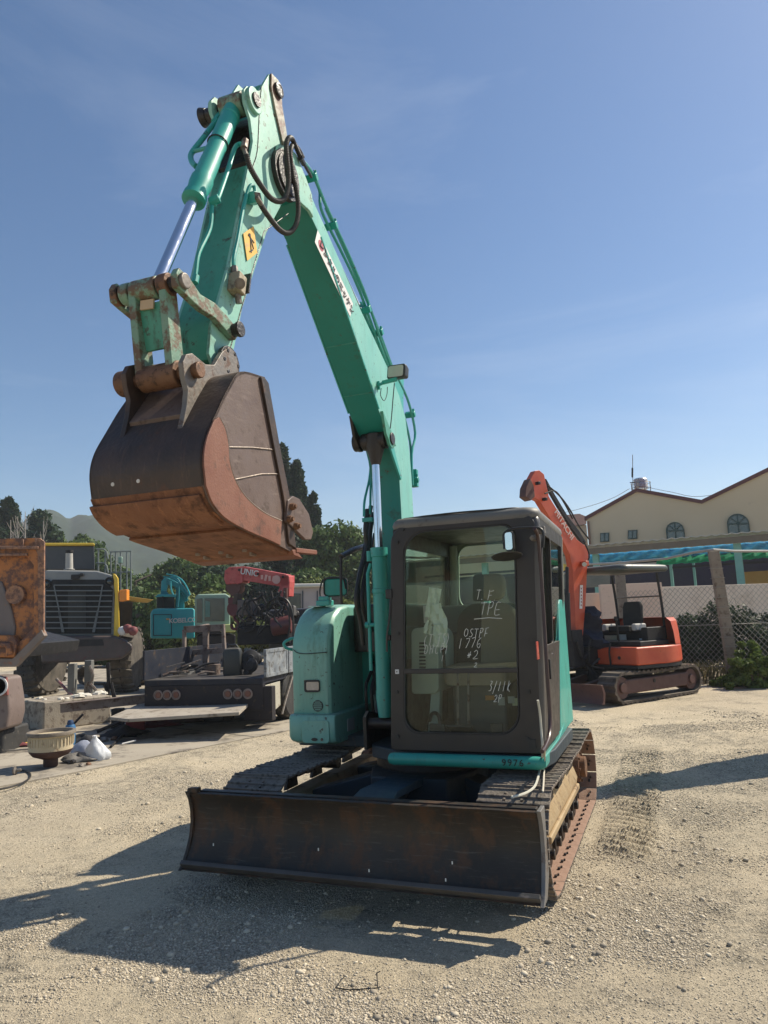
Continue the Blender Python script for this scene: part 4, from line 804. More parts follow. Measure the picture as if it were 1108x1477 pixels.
# work light on the boom
wb = MB(); wb.bar(mL(545, 556, -.03), mL(556, 551, .02), .03, .02); wb.bar(mL(552, 552, .0), mL(572, 547, .14), .022, .03); wb.bar(mL(545, 550, -.04), mL(546, 562, -.04), .03, .02); wbr = wb.build('lamp_bracket', TEALD, boom, .003)
lc = mL(574, 537, .14); Mx = Matrix.Rotation(R(6), 3, 'Y') @ Matrix.Rotation(R(-12), 3, 'Z')
g = MB(); rr = rrect(-.078, .078, -.052, .052, .02); g.loft([[lc + Mx @ Vector((x * s, y, z * s)) for x, z in rr] for y, s in ((-.03, 1.0), (-.025, 1.05), (.0, 1.05), (.05, .85), (.06, .6))]); wl = g.build('lamp_housing', BLACKP, wbr, .003)
g = MB(); g.prism([lc + Mx @ Vector((x * .88, -.031, z * .84)) for x, z in rr], Mx @ Vector((0, -.004, 0))); g.build('lamp_lens', LAMPG, wl)
g = MB(); g.tube([mL(x, y, .09) for x, y in ((569, 553), (567, 575), (565, 600), (563, 618))], .004, 6, smooth=4); g.tube([mL(x, y, .03) for x, y in ((550, 560), (549, 570), (554, 578), (558, 570), (559, 558))], .003, 6, smooth=5); g.build('lamp_cable', BLACKP, wbr)
# rental sticker
s0 = [mL(x, y, -.0435) for x, y in ((458, 332), (454, 349), (505, 457), (509, 438))]
g = MB(); g.prism([s0[0], s0[1], s0[1].lerp(s0[2], .5), s0[2], s0[3], s0[3].lerp(s0[0], .5)], (.002, 0, 0)); st = g.build('rental_sticker', WHITES, boom)
def along(t, v): return (s0[1].lerp(s0[2], t)).lerp(s0[0].lerp(s0[3], t), v)
c_ = along(.12, .5) + Vector((.003, 0, 0)); xx = (s0[2] - s0[1]).normalized(); yy_ = (s0[0] - s0[1]); yy_ = (yy_ - xx * yy_.dot(xx)).normalized()
g = MB(); g.prism([c_ + xx * .04 * math.cos(a) + yy_ * .034 * math.sin(a) for a in [2 * math.pi * i / 24 for i in range(24)]], (.001, 0, 0)); g.build('red_dot', REDS, st)
c_ = along(.56, .5) + Vector((.003, 0, 0))
text('レンタルのニッケン', .070, frame4(c_ + Vector((.004, 0, 0)), xx, yy_), BLACKINK, st, font='bold', space=.95)
# ------------------------------------------------------------------ cab
def Q(F, L, Z): return Vector((L * (1 - .028 * max(0, .82 - F)) + .043 * (Z - .87), -F, Z))
FRX = .865
def qring(mb, outer, inner, F0, dF): mb.ring([Q(F0, x, z) for x, z in outer], [Q(F0, x, z) for x, z in inner], (0, dF, 0))
g = MB(); outer = rrect(-.03, 1.05, .80, 2.43, [.10, .14, .03, .03], 8); inner = rrect(.075, .905, .925, 2.365, [.10, .17, .12, .15], 8)
qring(g, outer, inner, FRX, .055); cab = g.build('cab', CABF, EX, .012, 3)
g = MB(); i2 = rrect(.083, .897, .933, 2.357, [.095, .165, .115, .145], 8); qring(g, inner, i2, FRX + .003, .012); g.build('window_seal', BLACKP, cab)
def sidering(L0, w, out, holes, name='cab_side', m=CABF):
    # plate in the F/Z plane made of strips round rectangular holes
    mb = MB(); (f0, f1, z0, z1) = out
    fs = sorted({f0, f1, *[h[0] for h in holes], *[h[1] for h in holes]}); zs = sorted({z0, z1, *[h[2] for h in holes], *[h[3] for h in holes]})
    for i in range(len(fs) - 1):
        for j in range(len(zs) - 1):
            fm, zm = (fs[i] + fs[i + 1]) / 2, (zs[j] + zs[j + 1]) / 2
            if any(h[0] < fm < h[1] and h[2] < zm < h[3] for h in holes): continue
            mb.prism([Q(fs[i], L0, zs[j]), Q(fs[i + 1], L0, zs[j]), Q(fs[i + 1], L0, zs[j + 1]), Q(fs[i], L0, zs[j + 1])], (w, 0, 0))
    o = mb.build(name, m, cab)
    bm = bmesh.new(); bm.from_mesh(o.data); bmesh.ops.remove_doubles(bm, verts=bm.verts, dist=1e-5)
    dead = {}
    for f in bm.faces: dead.setdefault(tuple(sorted(v.index for v in f.verts)), []).append(f)
    bmesh.ops.delete(bm, geom=[f for l in dead.values() if len(l) > 1 for f in l], context='FACES_ONLY')
    bm.to_mesh(o.data); bm.free(); return o
sidering(1.035, .03, (-.72, .81, .80, 2.40), [(.30, .76, 1.50, 2.30), (-.60, .20, 1.50, 2.30)])
sidering(-.03, .03, (-.72, .81, .80, 2.40), [(-.55, .72, 1.42, 2.28)], m=CABF)
g = MB(); qring(g, rrect(-.03, 1.065, .80, 2.41, .02, 6), rrect(.06, .97, 1.80, 2.38, [.10, .10, .12, .12], 6), -.72, .03); g.build('cab_rear', CABIN, cab, .008)
g = MB(); g.prism([Q(.84, -.01, .80), Q(.84, 1.05, .80), Q(-.72, 1.05, .80), Q(-.72, -.01, .80)], (0, 0, .035)); g.build('cab_floor', CABIN2, cab)
g = MB(); rr = rrect(-.04, 1.075, -.74, .875, .10, 6)
g.loft([[Q(f * s + (1 - s) * .2, .52 + (x - .52) * s, z) for x, f in rr] for z, s in ((2.40, .985), (2.425, 1.0), (2.455, .985), (2.475, .95), (2.485, .88), (2.488, .5))]); roof = g.build('cab_roof', CABROOF, cab, ang=50)
g = MB(); g.tube([Q(.80, .06, 2.470), Q(.83, .10, 2.474), Q(.845, .5, 2.482), Q(.83, .90, 2.474), Q(.78, .96, 2.472)], .007, 6, smooth=5); g.build('roof_lip', BLACKP, roof)
g = MB(); rr = rrect(.12, .92, -.5, .72, .08, 6); g.prism([Q(f, x, 2.488) for x, f in rr], (0, 0, .016)); g.build('roof_hatch', CABROOF, roof, .008)
# right pillar moulding and door edge
g = MB(); g.tube([Q(.83, 1.045, .86), Q(.835, 1.05, 1.6), Q(.83, 1.045, 2.3), Q(.78, 1.03, 2.40)], .032, 14, smooth=6); g.build('front_pillar', mat('pillar_grey', (.085, .08, .075), .38, fade=(.12, .11, .10), bump=.02), cab)
g = MB(); g.box(Q(.50, 1.068, 1.13), (.012, .58, .60)); g.box(Q(-.08, 1.068, 1.13), (.012, .50, .6)); g.build('door_panel', CABF, cab, .005)
g = MB(); g.ring([Q(f, 1.068, z) for f, z in rrect(.27, .79, 1.46, 2.33, .05)], [Q(f, 1.068, z) for f, z in rrect(.31, .75, 1.51, 2.29, .04)], (.012, 0, 0)); g.build('door_window_frame', CABF, cab, .003)
for (a, b) in ((.30, .76), (-.60, .20)):
    g = MB(); g.prism([Q(a, 1.045, 1.50), Q(b, 1.045, 1.50), Q(b, 1.045, 2.30), Q(a, 1.045, 2.30)], (.005, 0, 0)); g.build('side_window', GLASSD, cab)
g = MB(); g.prism([Q(-.55, -.02, 1.42), Q(.72, -.02, 1.42), Q(.72, -.02, 2.28), Q(-.55, -.02, 2.28)], (.005, 0, 0)); g.build('inner_side_window', GLASSD, cab)
g = MB(); g.prism([Q(-.71, x, z) for x, z in rrect(.05, .98, 1.79, 2.39, .10, 6)], (0, .004, 0)); g.build('rear_window', GLASSD, cab)
g = MB(); rr = rrect(.08, .90, 1.372, 2.36, [.097, .167, .01, .01], 8); g.prism([Q(.853, x, z) for x, z in rr], (0, .005, 0)); gf = g.build('front_window_upper', GLASSF, cab)
g = MB(); rr = rrect(.08, .90, .93, 1.338, [.01, .01, .117, .147], 8); g.prism([Q(.848, x, z) for x, z in rr], (0, .005, 0)); gl = g.build('front_window_lower', GLASSF, cab)
g = MB(); g.box(Q(.858, .49, 1.355), (.83, .022, .034)); g.build('window_bar', CABF, cab, .004)
for x, z in ((.025, 2.30), (.03, 1.63), (.02, 1.21), (.025, .90), (.975, 1.21), (1.0, 2.33), (.96, .90), (.07, 2.39)):
    g = MB(); c_ = Q(.868, x, z); g.cyl(c_, c_ + Vector((0, -.010, 0)), .013, n=12); g.build('trim_plug', BLACKP, cab)
g = MB(); g.box(Q(.868, .022, 1.355), (.028, .006, .032)); g.build('small_white_sticker', WHITES, cab); g = MB(); g.cyl(Q(.872, .022, 1.355), Q(.874, .022, 1.355), .005, n=8); g.build('sticker_mark', BLACKINK, cab)
g = MB(); g.box(Q(.855, -.04, 1.92), (.05, .05, .07)); g.box(Q(.85, -.045, 1.60), (.02, .03, .04)); g.build('hinge_block', BLACKP, cab, .005)
g = MB(); g.tube([Q(.86, -.03, 1.90), Q(.87, -.035, 1.75), Q(.87, -.055, 1.62), Q(.86, -.06, 1.50)], .008, 6, smooth=4); g.build('window_strut', BLACKP, cab)
# mirror arm, round mirror and wiper-like disc at the top right
g = MB(); a_ = [mL(785, 790, 1.12), mL(788, 770, 1.12)]
g.tube([mF(x, y, .98) for x, y in ((783, 790), (784, 772), (780, 763), (768, 761), (745, 762), (733, 765), (727, 771), (727, 780), (728, 792))], .0095, 8, smooth=5); ma = g.build('mirror_arm', BLACKP, cab)
g = MB(); g.box(mF(780, 765, .93), (.06, .05, .05)); g.box(mF(772, 776, .93), (.05, .05, .04)); g.cyl(mF(768, 776, .95), mF(767, 776, 1.0), .015, n=10); g.build('mirror_clamp', PINGREY, ma, .006)
c_ = mF(734, 779, 1.0); g = MB(); rr = rrect(-.035, .035, -.075, .06, .02); A = Matrix.Rotation(R(-25), 3, 'Z'); g.prism([c_ + A @ Vector((x, 0, z)) for x, z in rr], A @ Vector((0, .02, 0))); g.build('side_mirror', BLACKP, ma, .004)
g = MB(); g.prism([c_ + A @ Vector((x * .85, -.002, z * .88)) for x, z in rr], A @ Vector((0, -.001, 0))); g.build('mirror_glass', MIRROR, ma)
c_ = mF(731, 800, 1.02); g = MB(); g.lathe([(.0, .0), (.06, .008), (.10, .016), (.105, .010), (.06, -.004), (0, -.012)], c_, Vector((.10, -.2, -.97)), 28); g.build('convex_mirror', BLACKP, ma)
# hand rail beside the door
g = MB(); g.tube([mL(x, y, 1.15) for x, y in ((771, 762), (776, 775), (780, 820), (784, 880), (788, 950), (792, 1010), (793.5, 1040), (792, 1062), (786, 1078), (782, 1084))], .0125, 10, smooth=4); g.build('hand_rail', mat('dark_brown_rail', (.045, .022, .020), .35, bump=.03), cab)
g = MB(); g.box(mL(793, 965, 1.09), (.02, .03, .14)); g.build('door_handle', BLACKP, cab, .004)
g = MB(); g.box(mL(776, 938, 1.075), (.008, .10, .12)); g.build('tail_reflector', mat('red_lens', (.45, .05, .03), .25, fade=(.6, .3, .22), scale=12, bump=0), cab, .004)
g = MB(); g.tube([mL(x, y, 1.10) for x, y in ((776, 1010), (779, 1030), (781, 1055), (783, 1082))] + [mZ(780, 1104, .70), mZ(776, 1122, .685), mZ(770, 1136, .68), mZ(756, 1145, .68), mZ(738, 1150, .68)], .008, 6, smooth=4); g.build('dangling_strap', mat('pale_plastic_strap', (.50, .48, .40), .5), cab)
g = MB(); g.tube([mL(786, 1080, 1.12), mZ(785, 1108, .70), mZ(784, 1130, .685), mZ(783, 1142, .68)], .006, 6, smooth=4); g.build('hanging_cord', mat('pale_cord', (.5, .45, .36), .7), cab)
g = MB(); g.box(Q(.872, .99, .87), (.05, .006, .06)); g.build('corner_patch', BLACKP, cab)
# bumper tube below the cab
g = MB(); g.tube([Q(.915, -.005, .755), Q(.925, .02, .755), Q(.925, 1.03, .755), Q(.915, 1.075, .755)], [.038, .043, .043, .038], 20); bu = g.build('cab_bumper', TEALD, EX)
text('9976', .062, frame4(Q(.9705, .875, .760), (1, 0, 0), (0, 0, 1)), BLACKINK, bu, space=1.25)
g = MB(); g.prism([Q(.90, 1.05, .72), Q(.90, 1.05, .80), Q(.2, 1.06, .80), Q(-.35, 1.06, .88), Q(-.35, 1.06, .72)], (.035, 0, 0)); g.build('side_sill', TEAL, EX, .01)
g = MB(); plate(g, [(.05, .79), (-.04, 1.0), (-.20, 1.35), (-.40, 1.80), (-.46, 1.84), (-.74, 1.84), (-.74, .79)], 1.03, 1.062); g.build('rear_side_panel', TEAL, EX, .012)
# interior
def seatpart(name, ring_fn, m): pass
seat = MB(); rr = rrect(-.25, .25, -.0, .62, [.16, .16, .06, .06], 8); sc_ = .52
def sp(u, v, d): return Q(.02 - v * .16 + d, sc_ + u, 1.21 + v)
rings = []
for d, s in ((.0, .90), (.03, 1.0), (.09, 1.0), (.12, .93), (.125, .75)): rings.append([sp(x * s, .31 + (z - .31) * s, d) for x, z in rr])
seat.loft(rings); so_ = seat.build('seat_backrest', SEATM, cab, ang=60)
g = MB(); rr2 = rrect(-.13, .13, .64, .86, .07, 6); g.loft([[sp(x * s, .75 + (z - .75) * s, d) for x, z in rr2] for d, s in ((.0, .9), (.02, 1), (.09, 1), (.11, .88))]); g.build('headrest', SEATM, cab, ang=60)
g = MB(); rr3 = rrect(-.255, -.05, .0, .62, [.02, .16, .06, .02], 8); g.loft([[sp(x, z, d) for x, z in rr3] for d in (.118, .128)]); g.build('seat_trim', SEATB, cab)
g = MB(); g.prism([sp(x, z, .1) for x, z in rrect(-.132, -.04, .638, .862, .03)], (0, -.018, 0)); g.build('headrest_trim', SEATB, cab)
g = MB(); g.loft([[Q(f, sc_ + x * s, z) for x, f in rrect(-.26, .26, .02, .52, .08)] for z, s in ((1.22, .95), (1.24, 1), (1.33, 1), (1.36, .92))]); g.build('seat_cushion', SEATM, cab, ang=60)
g = MB(); g.box(Q(.15, sc_, 1.03), (.42, .45, .38)); g.build('seat_base', CABIN2, cab, .03)
g = MB(); g.box(Q(-.50, .52, 1.2), (.95, .34, .80)); g.build('rear_shelf', CABIN2, cab, .03)
lcn = MB(); lcn.loft([[Q(f, .13 + x, z) for x, z in rrect(-.11, .11, 1.16, 1.66, [.10, .05, .03, .05], 6)] for f in (.10, .55)]); lc_ = lcn.build('left_console', CABIN, cab, .01)
for k in range(8):
    g = MB(); g.box(Q(.556, .115, 1.36 + k * .026), (.05, .006, .013)); g.build('vent_slot', BLACKP, lc_)
g = MB(); g.loft([[Q(f, .17, z) for f, z in ((.45, .86), (.62, .86), (.52, 1.2), (.40, 1.35))], [Q(f, .235, z) for f, z in ((.45, .86), (.56, .86), (.48, 1.2), (.40, 1.33))]]); g.build('console_cover', CABIN, cab, .01)
g = MB(); g.tube([Q(-.63, .02, .86), Q(-.65, .02, 1.4), Q(-.66, .02, 2.0), Q(-.65, .02, 2.38)], .045, 12, smooth=5); g.build('inner_pillar', CABIN, cab)
for x in (.42, .50):
    g = MB(); g.tube([Q(.66, x, .86), Q(.66, x, 1.05), Q(.63, x - .005, 1.33)], .009, 8, smooth=4); g.build('travel_lever', PINGREY, cab); g = MB(); g.box(Q(.70, x, .93), (.11, .16, .02), Matrix.Rotation(R(-25), 3, 'X')); g.build('travel_pedal', BLACKP, cab, .005)
g = MB(); g.box(Q(.72, .28, .925), (.12, .02, .09)); g.box(Q(.72, .72, .93), (.09, .02, .10)); g.build('foot_bracket', BLACKP, cab, .008)
g = MB(); g.tube([Q(.55, .15, .90), Q(.60, .2, 1.02), Q(.66, .27, 1.02), Q(.70, .3, .93)], .014, 8, smooth=5); g.build('floor_cable', BLACKP, cab)
for x, m in ((.25, 0), (.88, 0)):
    g = MB(); g.tube([Q(.42, x, 1.35), Q(.44, x, 1.48)], .012, 8); g.lathe([(.01, 0), (.03, .02), (.028, .08), (.012, .11)], Q(.44, x, 1.47), (0, -.1, 1), 14); g.build('control_stick', BLACKP, cab)
# papers hanging inside the windscreen
g = MB(); pc = Q(.79, .30, 1.76)
for (dx, dz, w_, h_, rz, dy) in ((-.02, .08, .09, .22, 12, 0), (.02, -.04, .13, .22, -10, -.02), (.03, -.16, .10, .16, 5, -.03), (-.05, -.05, .06, .20, 22, .02)):
    A = Matrix.Rotation(R(rz), 3, 'Y') @ Matrix.Rotation(R(rz * 2), 3, 'Z'); n_ = 6
    vs = [pc + Vector((dx, dy, dz)) + A @ Vector((w_ * (i / n_ - .5), .018 * math.sin(i * 1.9 + j * 1.1), h_ * (j / n_ - .5))) for j in range(n_ + 1) for i in range(n_ + 1)]
    g.add(vs, [(j * (n_ + 1) + i, j * (n_ + 1) + i + 1, (j + 1) * (n_ + 1) + i + 1, (j + 1) * (n_ + 1) + i) for j in range(n_) for i in range(n_)])
g.build('hanging_papers', PAPER, cab, fix=False)
for (x, z, w_, h_, c_) in ((.60, 1.115, .07, .035, (.45, .22, .06)), (.69, 1.09, .05, .06, (.35, .36, .33)), (.765, 1.10, .05, .05, (.42, .42, .38)), (.81, 1.085, .075, .055, (.55, .55, .34)), (.86, 1.10, .04, .05, (.4, .4, .36)), (.17, 1.76, .045, .13, (.5, .5, .47)), (.24, 1.72, .04, .10, (.55, .42, .05))):
    g = MB(); f_ = .375 if z < 1.3 else .62; g.box(Q(f_ + (.012 if z < 1.3 else 0), x, z), (w_, .004, h_)); g.build('instruction_label', mat('label_paint_%d' % int(x * 1000), c_, .6), cab)
g = MB(); g.lathe([(.0, 0), (.055, .0), (.06, .06), (.04, .07)], Q(-.22, .33, 1.44), (0, 0, 1), 20); g.build('cup_holder', BLACKP, cab)
# chalk writing on the glass
STR = {'T': [[(0, 1), (.7, 1.04)], [(.38, 1.02), (.30, 0)]], 'F': [[(.1, 1), (.0, 0)], [(.08, 1), (.62, 1.05)], [(.05, .52), (.5, .56)]], '.': [[(0, .02), (.08, .0)]],
 'P': [[(.12, 1), (.05, 0)], [(.1, 1), (.5, 1.02), (.6, .8), (.45, .55), (.1, .5)]], 'E': [[(.6, 1), (.1, .98), (.02, .02), (.6, 0)], [(.06, .5), (.5, .52)]], 'O': [[(.35, 1), (.05, .75), (.02, .3), (.3, 0), (.6, .25), (.62, .75), (.35, 1)]],
 'S': [[(.6, .95), (.3, 1.02), (.1, .78), (.35, .52), (.52, .3), (.35, .02), (.02, .1)]], '1': [[(.2, 1), (.1, 0)]], '7': [[(.0, .95), (.55, 1), (.2, 0)]], '6': [[(.5, 1), (.15, .6), (.05, .2), (.3, 0), (.52, .2), (.4, .42), (.12, .3)]],
 '#': [[(.2, .8), (.15, .2)], [(.4, .85), (.35, .2)], [(.05, .6), (.55, .65)], [(.02, .35), (.5, .4)]], '2': [[(.05, .8), (.3, 1), (.5, .75), (.3, .35), (.0, .02), (.6, .04)]], '3': [[(.05, .95), (.5, .98), (.2, .6), (.5, .4), (.35, .05), (.0, .0)]],
 '/': [[(.5, 1.1), (.0, -.2)]], 'K': [[(.15, 1), (.05, 0)], [(.55, .8), (.12, .35), (.55, .0)]], '(': [[(.3, 1.1), (.02, .6), (.25, -.1)]], ')': [[(.0, 1.1), (.3, .6), (.05, -.1)]], 'D': [[(.1, 1), (.05, 0), (.5, .2), (.5, .8), (.05, 1)]],
 'H': [[(.08, .95), (.0, 0)], [(.5, 1), (.42, 0)], [(.04, .5), (.46, .5)]], 'C': [[(.55, .9), (.2, .95), (.05, .4), (.2, .05), (.55, .1)]], '-': [[(0, .5), (.4, .52)]]}
def chalk(s, px, py, px2, hpx, F=.872, lean=.42, r=.0018):
    o = mF(px, py, F); e = mF(px2, py, F); u = (e - o); W = u.length; u.normalize(); hh = (mF(px, py - hpx, F) - o).length; g = MB(); n = len(s); cw = W / n
    for i, ch in enumerate(s):
        for st_ in STR.get(ch, []):
            jx, jz, js = RN.uniform(-.06, .06), RN.uniform(-.08, .08), RN.uniform(.92, 1.1); pts_ = [o + u * (i * cw + (x * 1.25 * js + jx + RN.uniform(-.05, .05)) * cw * .85 + lean * z * hh * .5) + Vector((0, 0, (z * js + jz + RN.uniform(-.05, .05)) * hh)) for x, z in st_]
            g.tube(pts_, r, 5, smooth=3 if len(pts_) > 2 else 0)
    return g.build('chalk_writing', CHALK, cab)
chalk('T.F.', 686, 866, 722, 14); chalk('TPE', 692, 887, 724, 17); g = MB(); g.tube([mF(684, 893, .872), mF(705, 891, .872), mF(724, 892, .872)], .002, 5); g.build('chalk_line', CHALK, cab)
chalk('OSTPF', 669, 919, 706, 11); chalk('1776', 662, 935, 696, 15); chalk('#2', 673, 951, 692, 12); chalk('(T.TS)', 611, 930, 650, 14); chalk('DHCP1', 612, 943, 650, 12, lean=.4); chalk('1', 637, 954, 641, 8)
chalk('3/11K', 705, 997, 738, 15); chalk('2P', 712, 1013, 725, 11); chalk('2', 684, 962, 690, 6)
# ------------------------------------------------------------------ background right: orange mini excavator
ORANGE = mat('orange_paint', (.46, .058, .022), .4, fade=(.60, .13, .05), fade_amt=.6, dirt=(.20, .06, .04), dirt_amt=.2, dscale=8, bump=.05, topdust=.2)
ORANGED = mat('faded_maroon_steel', (.085, .035, .028), .6, fade=(.14, .065, .05), dirt=(.05, .03, .025), dirt_amt=.3, bump=.2, topdust=.4)
MUD = mat('muddy_track_rubber', (.055, .042, .032), .8, fade=(.13, .10, .075), fade_amt=.9, dirt=(.02, .018, .015), dirt_amt=.3, scale=7, bump=.8, bscale=25, topdust=.6)
DKMAC = mat('dark_machinery', (.018, .018, .02), .5, fade=(.045, .042, .04), dirt=(.08, .05, .035), dirt_amt=.2, scale=6, bump=.3, spec=.25)
WHITEP = mat('white_paint', (.62, .62, .60), .45, fade=(.5, .48, .44), dirt=(.25, .2, .15), dirt_amt=.2, bump=.05)
COVER = mat('dark_blue_cover', (.012, .016, .035), .75, fade=(.03, .035, .06), bump=.6, bscale=12)
OX = empty('mini_excavator', (4.47, 14.95, 0), R(-55), label='orange mini excavator with black canopy and muddy rubber tracks parked by the fence', cat='excavator')
def lx(v):  # world -> orange machine local
    return Matrix.Rotation(R(55), 3, 'Z') @ (Vector(v) - Vector((4.47, 14.95, 0)))
# local frame: x = right-hand side away from viewer .. use -y as machine front (towards image left / viewer)
def belt(mb, x0, x1, y0, y1, r, zc, lug=.025, n=44):
    st = (y1 - y0); per = 2 * st + 2 * math.pi * r; pts = []
    N = n * 4
    for i in range(N):
        d = per * i / N; rr = r + (lug if (i % 4) in (1, 2) else 0)
        if d < st: p = (y0 + d, zc + rr - .02 * math.sin(math.pi * d / st))
        elif d < st + math.pi * r: a = (d - st) / r; p = (y1 + rr * math.sin(a), zc + rr * math.cos(a))
        elif d < 2 * st + math.pi * r: p = (y1 - (d - st - math.pi * r), zc - rr)
        else: a = (d - 2 * st - math.pi * r) / r; p = (y0 - rr * math.sin(a), zc - rr * math.cos(a))
        pts.append(p)
    inner = []
    for i in range(N):
        a, b = pts[i]; 
        d = per * i / N; rr = r - .04
        if d < st: p = (y0 + d, zc + rr - .02 * math.sin(math.pi * d / st))
        elif d < st + math.pi * r: t = (d - st) / r; p = (y1 + rr * math.sin(t), zc + rr * math.cos(t))
        elif d < 2 * st + math.pi * r: p = (y1 - (d - st - math.pi * r), zc - rr)
        else: t = (d - 2 * st - math.pi * r) / r; p = (y0 - rr * math.sin(t), zc - rr * math.cos(t))
        inner.append(p)
    mb.ring([(x0, a, b) for a, b in pts], [(x0, a, b) for a, b in inner], (x1 - x0, 0, 0))
for x in (-.98, .58):
    g = MB(); belt(g, x, x + .40, -.95, 1.2, .27, .29); tr_ = g.build('rubber_track', MUD, OX)
    g = MB(); g.box((x + .2, .12, .30), (.30, 2.0, .26)); fr_ = g.build('track_frame', ORANGED, OX, .03)
    for y in (-.95, 1.2):
        g = MB(); g.cyl((x + .06, y, .29), (x + .34, y, .29), .20, n=28); g.cyl((x + .02, y, .29), (x + .38, y, .29), .09); g.build('track_wheel', ORANGED, OX, .01)
    g = MB(); g.cyl((x + .04, 0, .35), (x + .36, 0, .35), .035); g.build('roller_pin', DKMAC, fr_)
g = MB(); g.box((0, 0, .42), (1.2, .9, .22)); g.cyl((0, 0, .5), (0, 0, .66), .40); g.build('undercarriage', DKMAC, OX, .03)
g = MB(); sec = [(-1.62, .06), (-1.58, .12), (-1.56, .25), (-1.60, .40), (-1.56, .40), (-1.50, .25), (-1.54, .06)]; g.loft([[(x, y, z) for y, z in sec] for x in (-.98, 0, .98)]); g.build('dozer_blade', ORANGED, OX, .006)
g = MB(); g.bar((-.3, -1.52, .25), (-.3, -.5, .4), .1, .12); g.bar((.3, -1.52, .25), (.3, -.5, .4), .1, .12); g.build('blade_arm', ORANGED, OX, .01)
pl = [(1.0 * math.cos(t) * .98, .15 + 1.02 * math.sin(t)) for t in [R(-20 + 220 * i / 24) for i in range(25)]] + [(-.85, -.75), (.85, -.75)]
g = MB(); g.prism([(x, y, .66) for x, y in pl], (0, 0, .34)); g.build('body_skirt', ORANGE, OX, .04)
pl2_ = [(x * .985, y * .985) for x, y in pl]
g = MB(); g.prism([(x, y, .60) for x, y in pl2_], (0, 0, .06)); g.build('swing_deck', DKMAC, OX)
g = MB(); bk = [(1.0 * math.cos(t) * .96, .15 + 1.0 * math.sin(t)) for t in [R(10 + 160 * i / 20) for i in range(21)]]
g.loft([[(x * s, y * s + .02, z) for x, y in bk] + [(-.75 * s, .80, z), (.75 * s, .80, z)] for z, s in ((1.0, 1.0), (1.25, .98), (1.45, .94), (1.52, .86))]); g.build('engine_hood', ORANGE, OX, .03)
g = MB(); g.box((0, .25, 1.14), (1.3, .5, .28)); g.box((.2, -.1, 1.05), (1.2, .9, .1)); g.box((.65, .1, 1.2), (.14, .6, .3)); g.box((-.65, .1, 1.2), (.14, .6, .3)); g.build('seat_box', DKMAC, OX, .02)
g = MB(); g.box((0, .10, 1.32), (.50, .45, .12)); g.loft([[(x * s, .36 + y + .10 * (z - 1.38), z) for x, y in rrect(-.23, .23, -.05, .05, .04, 4)] for z, s in ((1.36, .9), (1.45, 1), (1.75, 1), (1.86, .8))]); g.build('operator_seat', SEATB, OX, .02)
g = MB(); g.box((-.36, .05, 1.35), (.1, .36, .14)); g.build('armrest', mat('pale_foam', (.48, .46, .43), .8, bump=.4), OX, .03); g = MB(); g.box((.36, .05, 1.35), (.1, .36, .14)); g.build('armrest', MATS['pale_foam'], OX, .03)
for x in (-.55, .55):
    g = MB(); g.tube([(x, .62, 1.1), (x, .60, 1.7), (x, .52, 2.42)], .028, 10, smooth=4); g.build('canopy_post', DKMAC, OX)
g = MB(); g.tube([(-.55, .58, 1.95), (.55, .58, 1.95)], .018, 8); g.build('canopy_rail', PINGREY, OX)
g = MB(); rr = rrect(-.68, .68, -.82, .72, .18, 6); g.loft([[(x * s, y * s, z) for x, y in rr] for z, s in ((2.44, .96), (2.47, 1.0), (2.52, 1.0), (2.56, .96), (2.585, .82))]); g.build('canopy_roof', mat('canopy_dark_green_grey', (.045, .055, .05), .4, fade=(.08, .09, .085), topdust=.4), OX, ang=50)
g = MB(); N_ = 14; vs = []
for j in range(N_):
    for i in range(N_):
        a = 2 * math.pi * i / N_; z = .95 + .85 * j / (N_ - 1); rr_ = (.32 + .10 * math.sin(3 * a + j) - .16 * (j / (N_ - 1)) ** 2) ; vs.append((-.30 + rr_ * 1.1 * math.cos(a) + .1 * math.sin(j * .8), -.72 + rr_ * .75 * math.sin(a), z))
g.add(vs, [(j * N_ + i, j * N_ + (i + 1) % N_, (j + 1) * N_ + (i + 1) % N_, (j + 1) * N_ + i) for j in range(N_ - 1) for i in range(N_)] + [tuple(range((N_ - 1) * N_, N_ * N_))]); g.build('draped_cover', COVER, OX, ang=60)
for x in (-.25, .25):
    g = MB(); g.tube([(x, -.45, 1.0), (x, -.5, 1.5)], .018, 8); g.lathe([(.02, 0), (.04, .03), (.03, .1)], (x, -.5, 1.48), (0, 0, 1), 12); g.build('control_lever', DKMAC, OX)
for (x, z, w_, c_) in ((-.3, 1.12, .3, (.45, .42, .3)), (.0, 1.14, .16, (.5, .5, .48)), (.45, 1.06, .12, (.35, .42, .5))):
    g = MB(); g.box((x, -.005, z), (w_, .012, .14)); g.build('seat_box_label', mat('seat_label_%d' % int(x * 100 + 50), c_, .6), OX)
for x in (-.5, .45):
    g = MB(); g.lathe([(.0, 0), (.035, .0), (.03, .012)], (x, -.752, .80), (0, -1, 0), 14); g.build('body_bolt', DKMAC, OX)
for ch in OX.children:
    if ch.name.split('.')[0] in ('body_skirt', 'swing_deck', 'engine_hood', 'seat_box', 'operator_seat', 'armrest', 'canopy_post', 'canopy_rail', 'canopy_roof', 'draped_cover', 'control_lever', 'seat_box_label', 'body_bolt'): ch.location = (.15, .20, 0)
    if ch.name.split('.')[0] == 'canopy_roof': ch.location = (.19, .26, 0)
